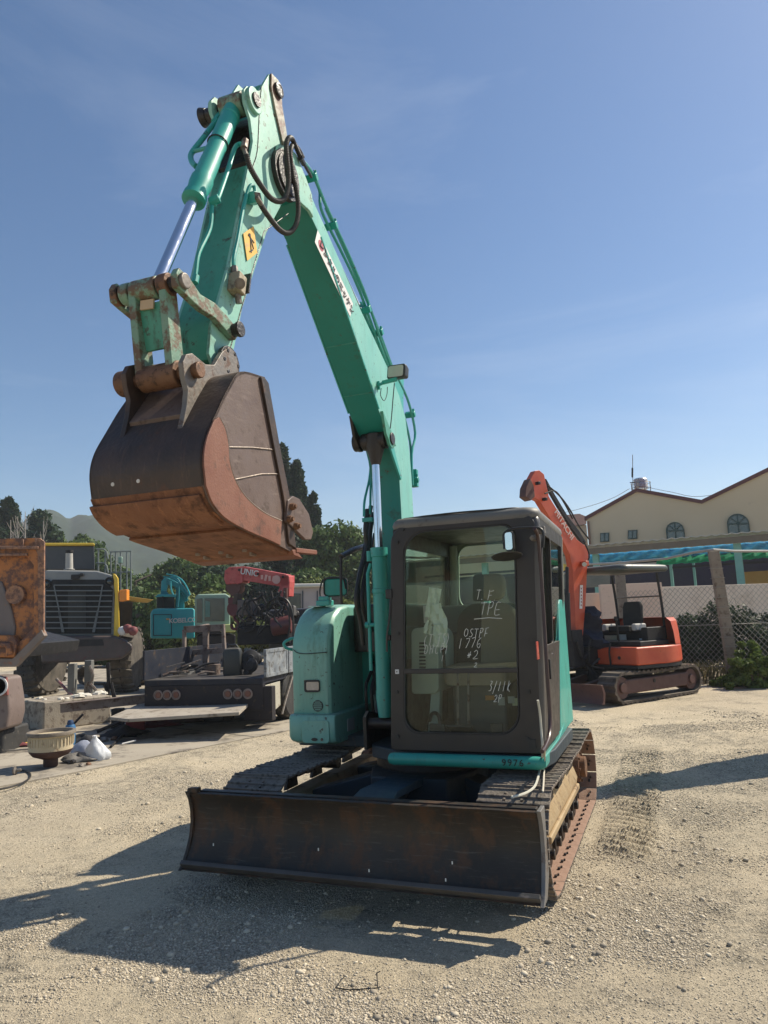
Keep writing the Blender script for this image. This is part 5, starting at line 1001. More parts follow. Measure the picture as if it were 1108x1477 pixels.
for k in range(14):
    r9 = random.Random(300 + k); x0, y0, z0 = r9.uniform(-.6, .5), r9.uniform(-.9, -.35), r9.uniform(.75, 1.35); g = MB()
    g.tube([Vector((x0, y0, z0)), Vector((x0 + r9.uniform(-.2, .2), y0 - r9.uniform(0, .2), z0 + r9.uniform(-.2, .3))), Vector((x0 + r9.uniform(-.35, .35), y0 + r9.uniform(-.1, .2), z0 - r9.uniform(.1, .5)))], r9.uniform(.014, .03), 7, smooth=5); g.build('hydraulic_hose', HOSE if k % 2 else DKMAC, OX)
g = MB(); g.box((-.25, -.62, .85), (.7, .4, .35)); g.build('valve_housing', DKMAC, OX, .04)
# its boom: built from measured points in the vertical plane through the boom foot
OBP = Vector((3.73, 14.43, 0)); OBN = Vector((.574, -.819, 0))
def ob(px, py, dy=0): return lx(onplane(px, py, OBP - OBN * dy, OBN))
vn = Matrix.Rotation(R(55), 3, 'Z') @ (-OBN) * .6
low_ = [(762, 702), (766, 690), (772, 679), (778, 678), (785, 684), (788, 697), (792, 716), (810, 745), (832, 778), (848, 790), (849, 803), (847, 823), (845, 870), (841, 917), (831, 917), (829, 870), (826, 822), (822, 800), (812, 780), (792, 745), (778, 722), (766, 716)]
g = MB(); g.prism([ob(x, y) for x, y in low_], vn * .22); obm = g.build('boom', ORANGE, OX, .01)
g = MB(); g.prism([ob(x, y, -.03) for x, y in ((758, 716), (759, 703), (765, 690), (770, 700), (772, 716), (766, 722))], vn * .28); g.build('arm_knuckle', ORANGED, OX, .01)
g = MB(); g.prism([ob(x, y, .30) for x, y in ((788, 690), (800, 712), (818, 742), (836, 766), (846, 782), (842, 786), (826, 764), (806, 732), (790, 704))], vn * .10); g.build('arm', DKMAC, OX, .01)
g = MB(); g.cyl(ob(818, 818, -.06), ob(818, 860, -.06), .035); g.cyl(ob(818, 855, -.06), ob(820, 925, -.06), .055); g.build('boom_cylinder', DKMAC, OX, .004)
for a in (((790, 700), (808, 716), (822, 735), (836, 760), (850, 778)), ((786, 712), (800, 708), (812, 722), (826, 748)), ((842, 780), (850, 800), (846, 815))):
    g = MB(); g.tube([ob(x, y, -.08) for x, y in a], .016, 8, smooth=4); g.build('hydraulic_hose', DKMAC, OX)
for q, s in (((843, 813), 1), ((776, 697), .6), ((786, 720), .6)):
    g = MB(); g.box(ob(q[0], q[1], -.06), (.16 * s, .10 * s, .10 * s)); g.build('lamp_bracket' if s == 1 else 'pin_boss', ORANGE if s == 1 else DKMAC, OX, .01)
g = MB(); g.cyl(ob(843, 814, -.16), ob(843, 814, -.08), .045, n=16); g.build('boom_lamp', LAMPG, OX)
d_ = (ob(826, 780, -.02) - ob(803, 742, -.02)); c_ = ob(814, 757, -.012)
text('HITACHI', .18, frame4(c_, d_, ob(814, 740) - ob(809, 760)), mat('faded_white_letters', (.55, .42, .38), .6), OX, depth=.002, font='bold')
g = MB(); g.prism([ob(x, y, -.012) for x, y in ((837, 844), (841, 844), (840, 878), (836, 878))], vn * .01); sk = g.build('boom_sticker', WHITES, OX)
g = MB()
for k in range(6): g.box(ob(838.6, 849 + k * 4.8, -.018), (.022, .004, .03))
g.build('sticker_print', mat('red_print', (.35, .04, .03), .6), sk)
g = MB(); g.box(ob(826, 935, .1), (.30, .30, .7)); g.tube([ob(832, 925, -.1), ob(842, 950, -.1), ob(850, 930, 0), ob(858, 900, .1)], .03, 8, smooth=4); g.build('boom_foot', DKMAC, OX, .03)

# ------------------------------------------------------------------ fence, wall, shed, houses on the right
CONCP = mat('fence_post_concrete', (.20, .165, .13), .85, fade=(.27, .24, .19), fade_amt=.8, dirt=(.10, .075, .055), dirt_amt=.35, scale=4, bump=.6)
WIRE = mat('galvanised_wire', (.26, .25, .22), .6, metal=.3, bump=0)
F1, F2, F3 = Vector((7.6, 16.5, 0)), Vector((5.98, 18.7, 0)), Vector((14.5, 17.6, 0))
fp = empty('fence_post', F1, label='tall leaning concrete fence post tied with wire at the right', cat='post', group='concrete fence posts')
tp_ = at(1029, 795, 16.3) - F1
g = MB(); g.loft([[c + Vector((x * s, y * s, 0)) for x, y in ((-.125, -.06), (.125, -.06), (.125, .06), (-.125, .06))] for c, s in ((Vector((0, 0, -.1)), 1.0), (tp_ * .5, .95), (tp_, .92))]); g.build('post_shaft', CONCP, fp, .012)
g = MB()
for k in range(11):
    c = tp_ * (.12 + k * .075); g.tube([c + Vector((x, y, .01 * math.sin(i + k))) for i, (x, y) in enumerate(((-.13, -.07), (.13, -.07), (.14, .07), (-.13, .07)))], .005, 5, closed=True)
g.tube([tp_ * .6 + Vector((.13, -.08, 0)), tp_ * .62 + Vector((.24, -.1, .05)), tp_ * .56 + Vector((.30, -.1, -.1)), tp_ * .5 + Vector((.6, -.1, -.1)), tp_ * .48 + Vector((.9, -.1, -.12))], .006, 5, smooth=4)
g.build('tie_wire', WIRE, fp)
fq = empty('fence_post', F2, label='short brown concrete fence post seen behind the black canopy', cat='post', group='concrete fence posts')
g = MB(); tq_ = at(893, 819, 18.7) - F2; g.loft([[c + Vector((x, y, 0)) for x, y in ((-.12, -.06), (.12, -.06), (.12, .06), (-.12, .06))] for c in (Vector((0, 0, -.1)), Vector((tq_.x, tq_.y, tq_.z)))]); g.build('post_shaft', CONCP, fq, .012)
fe = empty('chain_link_fence', F1, label='rusty chain link fence with top rail in front of the pale wall', cat='fence')
def mesh_panel(A, B, hA, hB, name):
    A = A - F1; B = B - F1; d = (B - A); L_ = d.length; d.normalize(); g = MB(); s = .135; H0 = .12
    n = int(L_ / s)
    for k in range(-int(3 / s), n + 1):
        for sg in (1, -1):
            p = []
            H = hA
            # diagonal from (k*s, 0) to (k*s+H, H)
            x0 = k * s; x1 = x0 + (H - H0); z0, z1 = H0, H
            if sg < 0: z0, z1 = H, H0
            t0 = max(0, (0 - x0) / (x1 - x0)); t1 = min(1, (L_ - x0) / (x1 - x0))
            if t1 <= t0: continue
            a = A + d * (x0 + (x1 - x0) * t0) + Vector((0, 0, z0 + (z1 - z0) * t0)); b = A + d * (x0 + (x1 - x0) * t1) + Vector((0, 0, z0 + (z1 - z0) * t1))
            off = Vector((0, .004 * sg, 0)); mid = (a + b) / 2 + Vector((0, .02 * math.sin(k), .01)); g.tube([a + off, mid + off, b + off], .0045, 4, caps=False)
    g.build(name, WIRE, fe, fix=False)
    g = MB()
    for z in (1.28, .35): g.tube([A + Vector((0, 0, z)), (A + B) / 2 + Vector((0, 0, z - .02)), B + Vector((0, 0, z))], .010, 5)
    g.build('tension_wire', WIRE, fe)
mesh_panel(F2, F1, 2.15, 2.15, 'wire_mesh'); mesh_panel(F1, F3, 2.15, 2.15, 'wire_mesh')
g = MB(); rl = [at(x, y, Y) - F1 for x, y, Y in ((800, 832, 21), (850, 814, 19.6), (893, 812, 18.7), (960, 806, 17.6), (1000, 797, 16.9), (1029, 793, 16.5), (1060, 795, 16.7), (1108, 795, 17), (1180, 797, 17.4))]
g.tube(rl, .028, 8); g.build('top_rail', mat('grey_pipe', (.30, .29, .27), .5, metal=.3), fe)
# pale wall behind
WALLM = mat('pale_wall_render', (.58, .49, .41), .9, fade=(.66, .57, .49), fade_amt=.7, dirt=(.44, .36, .29), dirt_amt=.35, scale=1.2, dscale=1.5, bump=.2)
W0, W1 = at(966, 900, 23.5), at(1108, 900, 24.6); wd = (W1 - W0).normalized(); wd.z = 0
g = MB(); a = Vector((W0.x, W0.y, 0)) - wd * .3; b = Vector((W1.x, W1.y, 0)) + wd * 8; h = at(1000, 845, 23.8).z
nn = Vector((-wd.y, wd.x, 0)) * .18; g.prism([a, b, b + Vector((0, 0, h)), a + Vector((0, 0, h))], nn); tag(g.build('boundary_wall', WALLM, None, .01), 'long pale grey boundary wall behind the wire fence', 'wall')
PINKW = mat('pinkish_wall', (.62, .46, .37), .9, fade=(.68, .53, .43), dirt=(.48, .37, .30), dirt_amt=.3, bump=.2)
g = MB(); a2 = Vector((at(870, 900, 23.4).x, 23.4, 0)); b2 = Vector((at(960, 900, 23.4).x, 23.4, 0)); h2 = at(900, 842, 23.4).z; g.prism([a2, b2, b2 + Vector((0, 0, h2)), a2 + Vector((0, 0, h2))], (0, .18, 0)); tag(g.build('boundary_wall', PINKW, None, .01), 'pinkish wall section behind the orange excavator canopy', 'wall')
g = MB(); a2 = Vector((at(785, 900, 23.9).x, 23.9, 0)); b2 = Vector((at(871, 900, 23.9).x, 23.9, 0)); h2 = at(840, 856, 23.9).z; g.prism([a2, b2, b2 + Vector((0, 0, h2)), a2 + Vector((0, 0, h2))], (0, .18, 0)); tag(g.build('boundary_wall', PINKW, None, .01), 'lower pinkish wall section left of the canopy beside the cab', 'wall')
# shed
SH = Vector((at(795, 800, 31).x, 31, 0)); XTR = 7.5; SE = Vector((at(1108, 800, 27).x, 27, 0)); sd_ = (SE - SH).normalized(); sn = Vector((-sd_.y, sd_.x, 0))
S0 = SH - sd_ * XTR; S1 = SE + sd_ * 7; hz = [onplane(x, y, SH, sn).z for x, y in ((820, 790), (960, 779), (1100, 769))]; SHZ = sum(hz) / 3
shed = empty('open_shed', S0, label='open shed with corrugated roof edge on teal posts behind the wall', cat='shed')
def sw(p): return Vector(p) - S0
g = MB(); NN = 540; L_ = (S1 - S0).length; slope = .09; D = 1.4; top_, bot_ = [], []
for i in range(NN + 1):
    z = .02 * math.sin(2 * math.pi * i / 8.4); p = sd_ * (L_ * i / NN); top_.append(p + Vector((0, 0, SHZ + z))); 
vs = []; 
for p in top_: vs += [p - sn * .4, p + sn * D + Vector((0, 0, -.15)), p - sn * .4 + Vector((0, 0, .03)), p + sn * D + Vector((0, 0, -.12))]
fs = []
for i in range(NN): a = 4 * i; b = a + 4; fs += [(a, a + 1, b + 1, b), (a + 2, b + 2, b + 3, a + 3), (a, b, b + 2, a + 2)]
g.add(vs, fs); g.build('corrugated_roof', mat('roof_sheet_pale', (.50, .49, .45), .5, fade=(.4, .38, .34), metal=.1, dirt=(.2, .18, .15), dirt_amt=.2), shed, ang=60)
g = MB(); g.prism([Vector((0, 0, SHZ - .10)) - sn * .32, sd_ * L_ + Vector((0, 0, SHZ - .10)) - sn * .32, sd_ * L_ + Vector((0, 0, SHZ - .34)) - sn * .3, Vector((0, 0, SHZ - .34)) - sn * .3], sn * .08); g.build('eaves_beam', mat('grey_brown_beam', (.14, .12, .09), .7, fade=(.2, .17, .14), bump=.1), shed)
TPOST = mat('teal_steel_post', (.17, .40, .34), .6, fade=(.25, .46, .4), dirt=(.12, .12, .09), dirt_amt=.25, bump=.1)
for px, w_ in ((700, .24), (861, .24), (1067, .26), (893 + 75, .12), (1001, .10), (1180, .26)):
    p = onplane(px, 820, SH, sn); dd = 0 if w_ > .2 else 3.0
    if dd: p = onplane(px, 820, SH + sn * dd, sn)
    g = MB(); g.box(sw((p.x, p.y, SHZ / 2 - .17 - dd * .04)), (w_, w_, SHZ - .35 - dd * .08), Matrix.Rotation(math.atan2(sd_.y, sd_.x), 3, 'Z')); g.build('shed_post', TPOST, shed, .01)
for kk, (zz, c_) in enumerate(((-.62, .0), (-.95, .0))):
    g = MB(); g.bar(sn * 3 + Vector((0, 0, SHZ + zz)), sn * 3 + sd_ * L_ + Vector((0, 0, SHZ + zz)), .1, .1); g.build('shed_beam', DKMAC, shed)
def tarpmat(name, a, b_):
    m = mat(name, a, .4, fade=b_, fade_amt=.9, scale=5, bump=.3); nt = m.node_tree; pb = nt.nodes['Principled BSDF']; tr = _n(nt, 'ShaderNodeBsdfTranslucent'); mx = _n(nt, 'ShaderNodeMixShader'); mx.inputs[0].default_value = .6
    lk_ = pb.inputs['Base Color'].links[0].from_socket; nt.links.new(lk_, tr.inputs[0]); nt.links.new(pb.outputs[0], mx.inputs[1]); nt.links.new(tr.outputs[0], mx.inputs[2]); nt.links.new(mx.outputs[0], nt.nodes['Material Output'].inputs[0]); return m
def tarp(px0, px1, zt, zb, dep, m, name, label, cat):
    A = onplane(px0, 820, SH + sn * dep, sn); B = onplane(px1, 820, SH + sn * dep, sn); n = 60; vs = []; d = (B - A)
    rows = 7
    for j in range(rows):
        for i in range(n + 1):
            t = i / n; z = zt + (zb - zt) * j / (rows - 1) - .03 * abs(math.sin(t * 19)) * (j / (rows - 1)); p = A + d * t + sn * (.06 * math.sin(i * 1.3 + j) - j * .08); vs.append((p.x, p.y, z + .012 * math.sin(i * 2.1)))
    g = MB(); g.add(vs, [(j * (n + 1) + i, j * (n + 1) + i + 1, (j + 1) * (n + 1) + i + 1, (j + 1) * (n + 1) + i) for j in range(rows - 1) for i in range(n)])
    o = g.build(name, m, None, ang=80, fix=False); md = o.modifiers.new('thick', 'SOLIDIFY'); md.thickness = .01
    return tag(o, label, cat)
def shz(px, py, dep): return onplane(px, py, SH + sn * dep, sn).z
tarp(848, 1190, shz(1000, 789, 1.6), shz(1000, 803, 1.6), 1.6, tarpmat('blue_tarpaulin', (.02, .38, .68), (.16, .60, .76)), 'blue_tarpaulin', 'bright blue tarpaulin slung along the shed under its roof', 'tarpaulin')
tarp(950, 1190, shz(1000, 801, 1.2), shz(1000, 812, 1.2), 1.2, tarpmat('green_tarpaulin', (.01, .50, .27), (.06, .62, .38)), 'green_tarpaulin', 'green tarpaulin hanging just below the blue one in the shed', 'tarpaulin')
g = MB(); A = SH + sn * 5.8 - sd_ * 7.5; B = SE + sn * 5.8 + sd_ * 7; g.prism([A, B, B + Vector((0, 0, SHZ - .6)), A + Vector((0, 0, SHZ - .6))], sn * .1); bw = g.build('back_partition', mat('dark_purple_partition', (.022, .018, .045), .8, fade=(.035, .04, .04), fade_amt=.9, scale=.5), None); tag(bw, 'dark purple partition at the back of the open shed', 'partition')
A = onplane(1070, 832, SH + sn * 3.4, sn); B = onplane(1160, 832, SH + sn * 3.4, sn); g = MB(); zt = shz(1090, 824, 3.4); g.prism([Vector((A.x, A.y, 0)), Vector((B.x, B.y, 0)), Vector((B.x, B.y, zt)), Vector((A.x, A.y, zt))], sn * .06); tag(g.build('ochre_sheet', mat('ochre_panel', (.34, .19, .04), .7, fade=(.4, .26, .08))), 'ochre yellow panel standing inside the shed at far right', 'panel')
A = at(796, 820, 26); g = MB(); g.prism([A + Vector((0, 0, .02)), at(817, 822, 26), at(817, 814, 26), at(808, 812, 26), at(796, 812, 26)], (0, .8, 0)); tag(g.build('yellow_awning', mat('yellow_paint_awning', (.65, .42, .06), .6)), 'small yellow awning showing between cab and orange boom', 'awning')
g = MB(); g.prism([at(790, 850, 25.2), at(880, 845, 25.2), at(880, 826, 25.2), at(815, 826, 25.2), at(790, 826, 25.2)], (0, .6, 0)); tag(g.build('stacked_panels', mat('grey_green_panels', (.12, .14, .12), .8, fade=(.25, .25, .22), scale=.9)), 'grey green panels stacked behind the low pinkish wall', 'panels')
# gabled hall
HALL = mat('cream_render', (.66, .52, .335), .9, fade=(.70, .57, .39), fade_amt=.6, dirt=(.56, .44, .30), dirt_amt=.2, scale=.35, dscale=.5, bump=.1, bscale=8)
MAROON = mat('maroon_trim', (.10, .022, .022), .6, fade=(.14, .035, .03))
HP = Vector((at(846, 760, 42).x, 42, 0)); hn = sn
hall = empty('gabled_hall', HP, label='cream gabled hall with maroon roof edges and arched green windows', cat='building')
def hp(px, py, off=0.0): return onplane(px, py, HP - hn * off, hn) - HP
ol_ = [(846, 900), (846, 746), (918, 707), (1012, 724), (1110, 676), (1145, 660), (1260, 715), (1260, 900)]
g = MB(); base_z = -0.05
pts_ = [hp(x, y) for x, y in ol_]; pts_[0].z = base_z; pts_[-1].z = base_z; pts_[0].xy = pts_[1].xy; pts_[-1].xy = pts_[-2].xy
g.prism(pts_, hn * 12); g.build('wall', HALL, hall)
g = MB()
for a, b in (((843, 748), (918, 706.5)), ((918, 706.5), (1012, 723.5)), ((1012, 723.5), (1145, 659)), ((1145, 659), (1260, 716))):
    A, B = hp(*a, off=.12), hp(*b, off=.12); g.prism([A + Vector((0, 0, -.10)), B + Vector((0, 0, -.10)), B + Vector((0, 0, .10)), A + Vector((0, 0, .10))], hn * 12.3)
g.build('roof', MAROON, hall)
g = MB(); A = hp(848.5, 752, .1); B = hp(848.5, 870, .1); B.xy = A.xy; g.tube([A, B], .06, 8); g.build('downpipe', mat('brown_downpipe', (.25, .12, .07), .6), hall)
WFR = mat('dark_green_frame', (.012, .05, .04), .5); WGL = mat('window_pane_dark', (.05, .085, .08), .12, fade=(.12, .17, .16), spec=.8, scale=.6, bump=0)
for x0, x1, y0, y1 in ((866, 879, 769, 782), (906, 919.5, 765, 778)):
    A = [hp(x0, y1, .03), hp(x1, y1 - .7, .03), hp(x1, y0 - .7, .03), hp(x0, y0, .03)]; g = MB(); g.prism(A, -hn * .05); fr_ = g.build('window', WFR, hall)
    c_ = sum(A, Vector()) / 4; g = MB(); g.prism([c_ + (p - c_) * .8 - hn * .06 for p in A], -hn * .02); g.build('pane', WGL, fr_)
    g = MB(); g.bar((A[0] + A[1]) / 2 - hn * .09, (A[2] + A[3]) / 2 - hn * .09, .06, .03, up=hn); g.build('mullion', WFR, fr_)
for x0, x1, yb, ym, yt in ((961, 987.5, 786, 766, 752), (1049, 1081, 776, 756, 740)):
    A = hp(x0, ym, .03); B = hp(x1, ym - 1, .03); c_ = (A + B) / 2; u = (B - A).normalized(); r_ = (B - A).length / 2; dz = A.z - hp(x0, yb, .03).z
    def arch(rr, k=0): return [c_ + u * rr + Vector((0, 0, -dz + (r_ - rr))), *[c_ + u * rr * math.cos(R(t)) + Vector((0, 0, rr * math.sin(R(t)))) for t in range(0, 181, 15)], c_ - u * rr + Vector((0, 0, -dz + (r_ - rr)))]
    g = MB(); g.ring([p - hn * .02 for p in arch(r_)], [p - hn * .02 for p in arch(r_ * .88)], -hn * .08)
    for t in (45, 90, 135): g.bar(c_ - hn * .07, c_ - hn * .07 + (u * math.cos(R(t)) + Vector((0, 0, math.sin(R(t))))) * r_ * .9, .05, .06, up=hn)
    g.bar(c_ - u * r_ * .9 - hn * .07, c_ + u * r_ * .9 - hn * .07, .07, .09, up=hn); g.bar(c_ - hn * .07, c_ - hn * .07 + Vector((0, 0, -dz)), .06, .08, up=hn)
    fr_ = g.build('arched_window', WFR, hall)
    g = MB(); g.prism([p - hn * .01 for p in arch(r_ * .9)], -hn * .02); g.build('pane', WGL, fr_)
# neighbour roof, tank, antenna
g = MB(); zb = at(830, 757, 46).z; A = at(812, 757, 46); g.prism([at(590, 790, 46), at(846, 756, 46), at(846, 745, 46.5), at(836, 741, 47), at(790, 745, 47), at(600, 783, 46.5)], (0, 8, 0)); nb = g.build('tiled_roof', mat('dark_red_tiles', (.085, .03, .028), .8, fade=(.12, .06, .05), bump=.5, bscale=8))
nh = empty('small_house', at(825, 900, 46), label='small cream house with dark red tiled roof left of the gabled hall', cat='building'); nh.location.z = 0
nb.parent = nh; nb.location = -nh.location
g = MB(); A = at(592, 790, 46.2); B = at(846, 757, 46.2); g.prism([Vector((A.x, A.y, 0)), Vector((B.x, B.y, 0)), Vector((B.x, B.y, B.z)), Vector((A.x, A.y, A.z))], (0, 7, 0)); nw = g.build('house_wall', HALL, nh); nw.location = -nh.location
TC_ = at(925, 706, 47); tk = empty('water_tank', TC_, label='stainless steel water tank with rails on the hall roof', cat='tank')
STEEL = mat('stainless_steel', (.55, .56, .56), .25, metal=.9, bump=.1); rt_ = .42
g = MB(); hh = at(925, 689, 47).z - TC_.z; pr = [(.02, 0), (rt_, 0)]
for k in range(14): pr += [(rt_ + (.02 if k % 2 else 0), .06 + (hh - .2) * k / 13)]
pr += [(rt_ * .9, hh - .06), (.1, hh), (.0, hh)]
g.lathe(pr, (0, 0, 0), (0, 0, 1), 28); g.build('tank_body', STEEL, tk, ang=20)
g = MB()
for k in range(8):
    a = k * math.pi / 4; x, y = .62 * math.cos(a), .62 * math.sin(a); g.tube([(x, y, -.6), (x, y, .45)], .018, 5)
for z in (.1, .42): g.tube([(.62 * math.cos(a), .62 * math.sin(a), z) for a in [2 * math.pi * i / 16 for i in range(16)]], .015, 5, closed=True)
g.build('guard_rail', PINGREY, tk)
AN = at(912, 706, 46.5); an = empty('rooftop_antenna', AN, label='thin antenna mast beside the water tank on the roof', cat='antenna')
t_ = at(912.5, 656, 46.5) - AN; g = MB(); g.tube([Vector((0, 0, -.6)), t_], .022, 6); g.build('mast', PINGREY, an); g = MB(); g.tube([t_ * .35, t_ * .62], .06, 8); g.box(t_ * .2, (.3, .05, .05)); g.build('antenna_pod', DKMAC, an)
g = MB(); g.tube([at(790, 745, 70), at(840, 733, 58), at(880, 720, 51), at(908, 705, 47)], .018, 4, smooth=4); tag(g.build('overhead_cable', mat('cable_grey', (.2, .2, .2), .7)), 'thin overhead cable running to the antenna on the roof', 'cable')
g = MB(); g.tube([at(930, 702, 47), at(970, 710, 45), at(1012, 716, 43.5), at(1100, 700, 43)], .014, 4, smooth=4); tag(g.build('overhead_cable', MATS['cable_grey']), 'thin cable crossing the roof valley right of the water tank', 'cable')
# ------------------------------------------------------------------ left yard: crane truck
TRK = Vector((-2.12, 12.3, 0)); tu = Vector((-.97, .243, 0)).normalized(); tv = Vector((.243, .97, 0)).normalized()
TR = empty('crane_truck', TRK, math.atan2(-tu.y, -tu.x), label='flatbed truck with a red folding crane and grey side boards, loaded with scrap', cat='truck')
def T(x, y, z): return Vector((-x, y, z))     # x to image left across the tail, y forwards
def tp(px, py, y):   # point on plane y = const of the truck
    q = onplane(px, py, TRK + tv * y, tv) - TRK; return Vector((-q.dot(tu), y, q.z))
def tx(px, py, x):
    q = onplane(px, py, TRK + tu * x, tu) - TRK; return Vector((-x, q.dot(tv), q.z))
TW = 2.2
DECK = tp(372, 978, 0).z
BEDM = mat('dark_blue_black_bed', (.016, .02, .032), .5, fade=(.05, .05, .055), dirt=(.09, .06, .04), dirt_amt=.3, bump=.3, topdust=.3, spec=.2)
g = MB(); g.prism([T(0, 0, DECK - .10), T(TW, 0, DECK - .10), T(TW, 0, DECK), T(0, 0, DECK)], (0, 4.6, 0)); g.build('deck', BEDM, TR, .01)
g = MB(); g.prism([T(0, .0, DECK - .10), T(TW, .0, DECK - .10), T(TW, .0, DECK - .52), T(0, .0, DECK - .52)], (0, .12, 0)); tail = g.build('tail_panel', mat('tail_dark_grey', (.024, .022, .026), .55, fade=(.045, .04, .04), dirt=(.12, .08, .05), dirt_amt=.3, bump=.2, spec=.2), TR, .01)
SBM = mat('weathered_grey_board', (.13, .15, .175), .6, fade=(.30, .32, .33), fade_amt=.9, dirt=(.07, .06, .05), dirt_amt=.4, scale=5, bump=.3)
for k in range(3):
    y0 = .05 + k * 1.0; g = MB(); g.ring([T(0, y0 + a, DECK + b) for a, b in rrect(0, .96, 0, .46, .01, 1)], [T(0, y0 + a, DECK + b) for a, b in rrect(.05, .91, .06, .40, .01, 1)], (.05, 0, 0)); fr_ = g.build('side_board', SBM, TR, .004)
    g = MB(); g.box((.03, y0 + .48, DECK + .23), (.02, .86, .34)); g.build('board_panel', SBM, fr_)
g = MB(); g.prism([T(TW, 0.0, DECK), T(TW, 0.0, DECK + .5), T(TW, 3.2, DECK + .5), T(TW, 3.2, DECK)], (-.04, 0, 0)); g.build('side_board', BEDM, TR, .004)
lm = mat('tail_lamp_brown', (.16, .05, .03), .35, fade=(.2, .09, .06)); lr = mat('lamp_rim', (.22, .17, .15), .5)
for x in (1.92, 1.75, 1.58, .62, .44, .26):
    c_ = T(x, -.01, DECK - .25); g = MB(); g.lathe([(.085, 0), (.085, .02), (.068, .024), (.066, .006), (0, .004)], c_, (0, -1, 0), 20); r_ = g.build('tail_lamp_rim', lr, TR); g = MB(); g.lathe([(.055, 0), (.05, .018), (.0, .026)], c_, (0, -1, 0), 16); g.build('tail_lamp', lm, r_)
g = MB(); g.prism([T(.02, .06, .14), T(.02, .8, .30), T(.02, .8, .72), T(.02, .06, .70)], (-.10, 0, 0)); g.build('white_side_box', mat('aged_white_panel', (.44, .42, .34), .6, fade=(.38, .34, .27), dirt=(.2, .13, .08), dirt_amt=.3, bump=.2), TR, .01)
g = MB(); g.box((-.10, .10, .42), (.5, .16, .55)); g.build('mud_guard', tail.data.materials[0], TR, .01)
g = MB(); g.prism([T(.3, .3, DECK - .35), T(TW - .3, .3, DECK - .35), T(TW - .3, .3, DECK - .12), T(.3, .3, DECK - .12)], (0, 5.6, 0)); g.build('chassis', DKMAC, TR)
def wheel(parent, c, r, w, axd, m_t=RUBBER, m_r=PINGREY, lugs=0, name='wheel'):
    e = MB(); e.lathe([(r * .55, -w / 2), (r * .9, -w / 2), (r * .98, -w * .38), (r, -w * .2), (r, w * .2), (r * .98, w * .38), (r * .9, w / 2), (r * .55, w / 2)], c, axd, 40); t = e.build('tyre', m_t, parent)
    if lugs:
        q = MB(); ax_ = Vector(axd).normalized(); a_ = Vector((0, 0, 1)); x_ = ax_.cross(a_).normalized(); 
        for k in range(lugs):
            th = 2 * math.pi * k / lugs; rd = x_ * math.cos(th) + a_ * math.sin(th); tg = ax_.cross(rd)
            for s in (-1, 1): q.bar(Vector(c) + rd * (r + .015) + ax_ * (w * .02 * s), Vector(c) + rd * (r - .01) + ax_ * (w * .52 * s) + tg * .06, .10, .07, up=rd)
        q.build('tread', m_t, t)
    e = MB(); e.lathe([(0, -w * .1), (r * .25, -w * .1), (r * .3, w * .25), (r * .5, w * .3), (r * .56, w * .46), (r * .56, -w * .4), (0, -w * .4)], c, axd, 32); e.build('rim', m_r, t); return t
for x in (.12, TW - .12):
    wheel(TR, (-x + 0, 1.35, .47), .47, .26, (1 if x < 1 else -1, 0, 0)); wheel(TR, (-x, 5.2, .45), .45, .24, (1 if x < 1 else -1, 0, 0))
g = MB(); g.tube([tx(423, 972, -.05), tx(412, 1010, -.05), tx(407, 1030, -.05)], .02, 6); g.build('side_strut', PINGREY, TR)
g = MB(); g.prism([T(.15, 5.0, DECK), T(TW - .15, 5.0, DECK), T(TW - .15, 5.0, DECK + 1.2), T(.15, 5.0, DECK + 1.2)], (0, 1.5, 0)); g.build('truck_cab', mat('truck_cab_dark', (.05, .055, .06), .4), TR, .06)
# crane
CR = mat('red_crane_paint', (.42, .055, .055), .45, fade=(.52, .13, .11), fade_amt=.8, dirt=(.2, .04, .04), dirt_amt=.3, bump=.1)
yc = 4.3
def cpx(px, py, dy=0): return tp(px, py, yc + dy)
bm_ = [(324, 823), (330, 818), (352, 817), (412, 828), (417, 831), (418, 842), (404, 846), (350, 837), (342, 842), (326, 843), (323, 835)]
g = MB(); g.prism([cpx(x, y) for x, y in bm_], (0, .32, 0)); cb = g.build('crane_boom', CR, TR, .015)
g = MB(); g.prism([cpx(x, y, -.03) for x, y in ((340, 819), (350, 819), (350, 840), (341, 843))], (0, .38, 0)); g.build('boom_collar', CR, cb, .01)
g = MB(); g.prism([cpx(x, y, .02) for x, y in ((326, 843), (340, 842), (348, 840), (346, 852), (338, 862), (330, 856), (325, 850))], (0, .25, 0)); hd = g.build('boom_head', ORANGED, cb, .01)
CRD = mat('dark_red_hook', (.11, .018, .025), .5, fade=(.18, .04, .04), bump=.3)
for q in (334, 338, 342):
    g = MB(); g.tube([cpx(q, 855, .1), cpx(q + 1, 880, .1)], .02, 6); g.build('crane_rope', DKMAC, cb)
g = MB(); g.lathe([(0, -.06), (.16, -.06), (.19, 0), (.16, .06), (0, .06)], cpx(338, 878, .1), (0, 1, 0), 20); g.tube([cpx(338, 885, .1), cpx(339, 893, .1), cpx(344, 899, .1), cpx(342, 907, .1), cpx(335, 906, .1), cpx(334, 900, .1)], .035, 8, smooth=4); g.box(cpx(338, 866, .1), (.22, .2, .14)); g.build('crane_hook', CRD, cb)
g = MB(); g.prism([cpx(x, y) for x, y in ((405, 843), (418, 838), (417, 860), (406, 862), (401, 852))], (0, .3, 0)); g.prism([cpx(x, y) for x, y in ((404, 834), (416, 829), (416, 845), (405, 845))], (0, .4, 0)); g.build('crane_column', CR, TR, .01)
g = MB(); g.cyl(cpx(412, 848, -.1), cpx(412, 880, -.1), .05); g.build('slew_cylinder', ORANGED, TR)
u_ = (cpx(400, 834) - cpx(362, 828)).normalized()
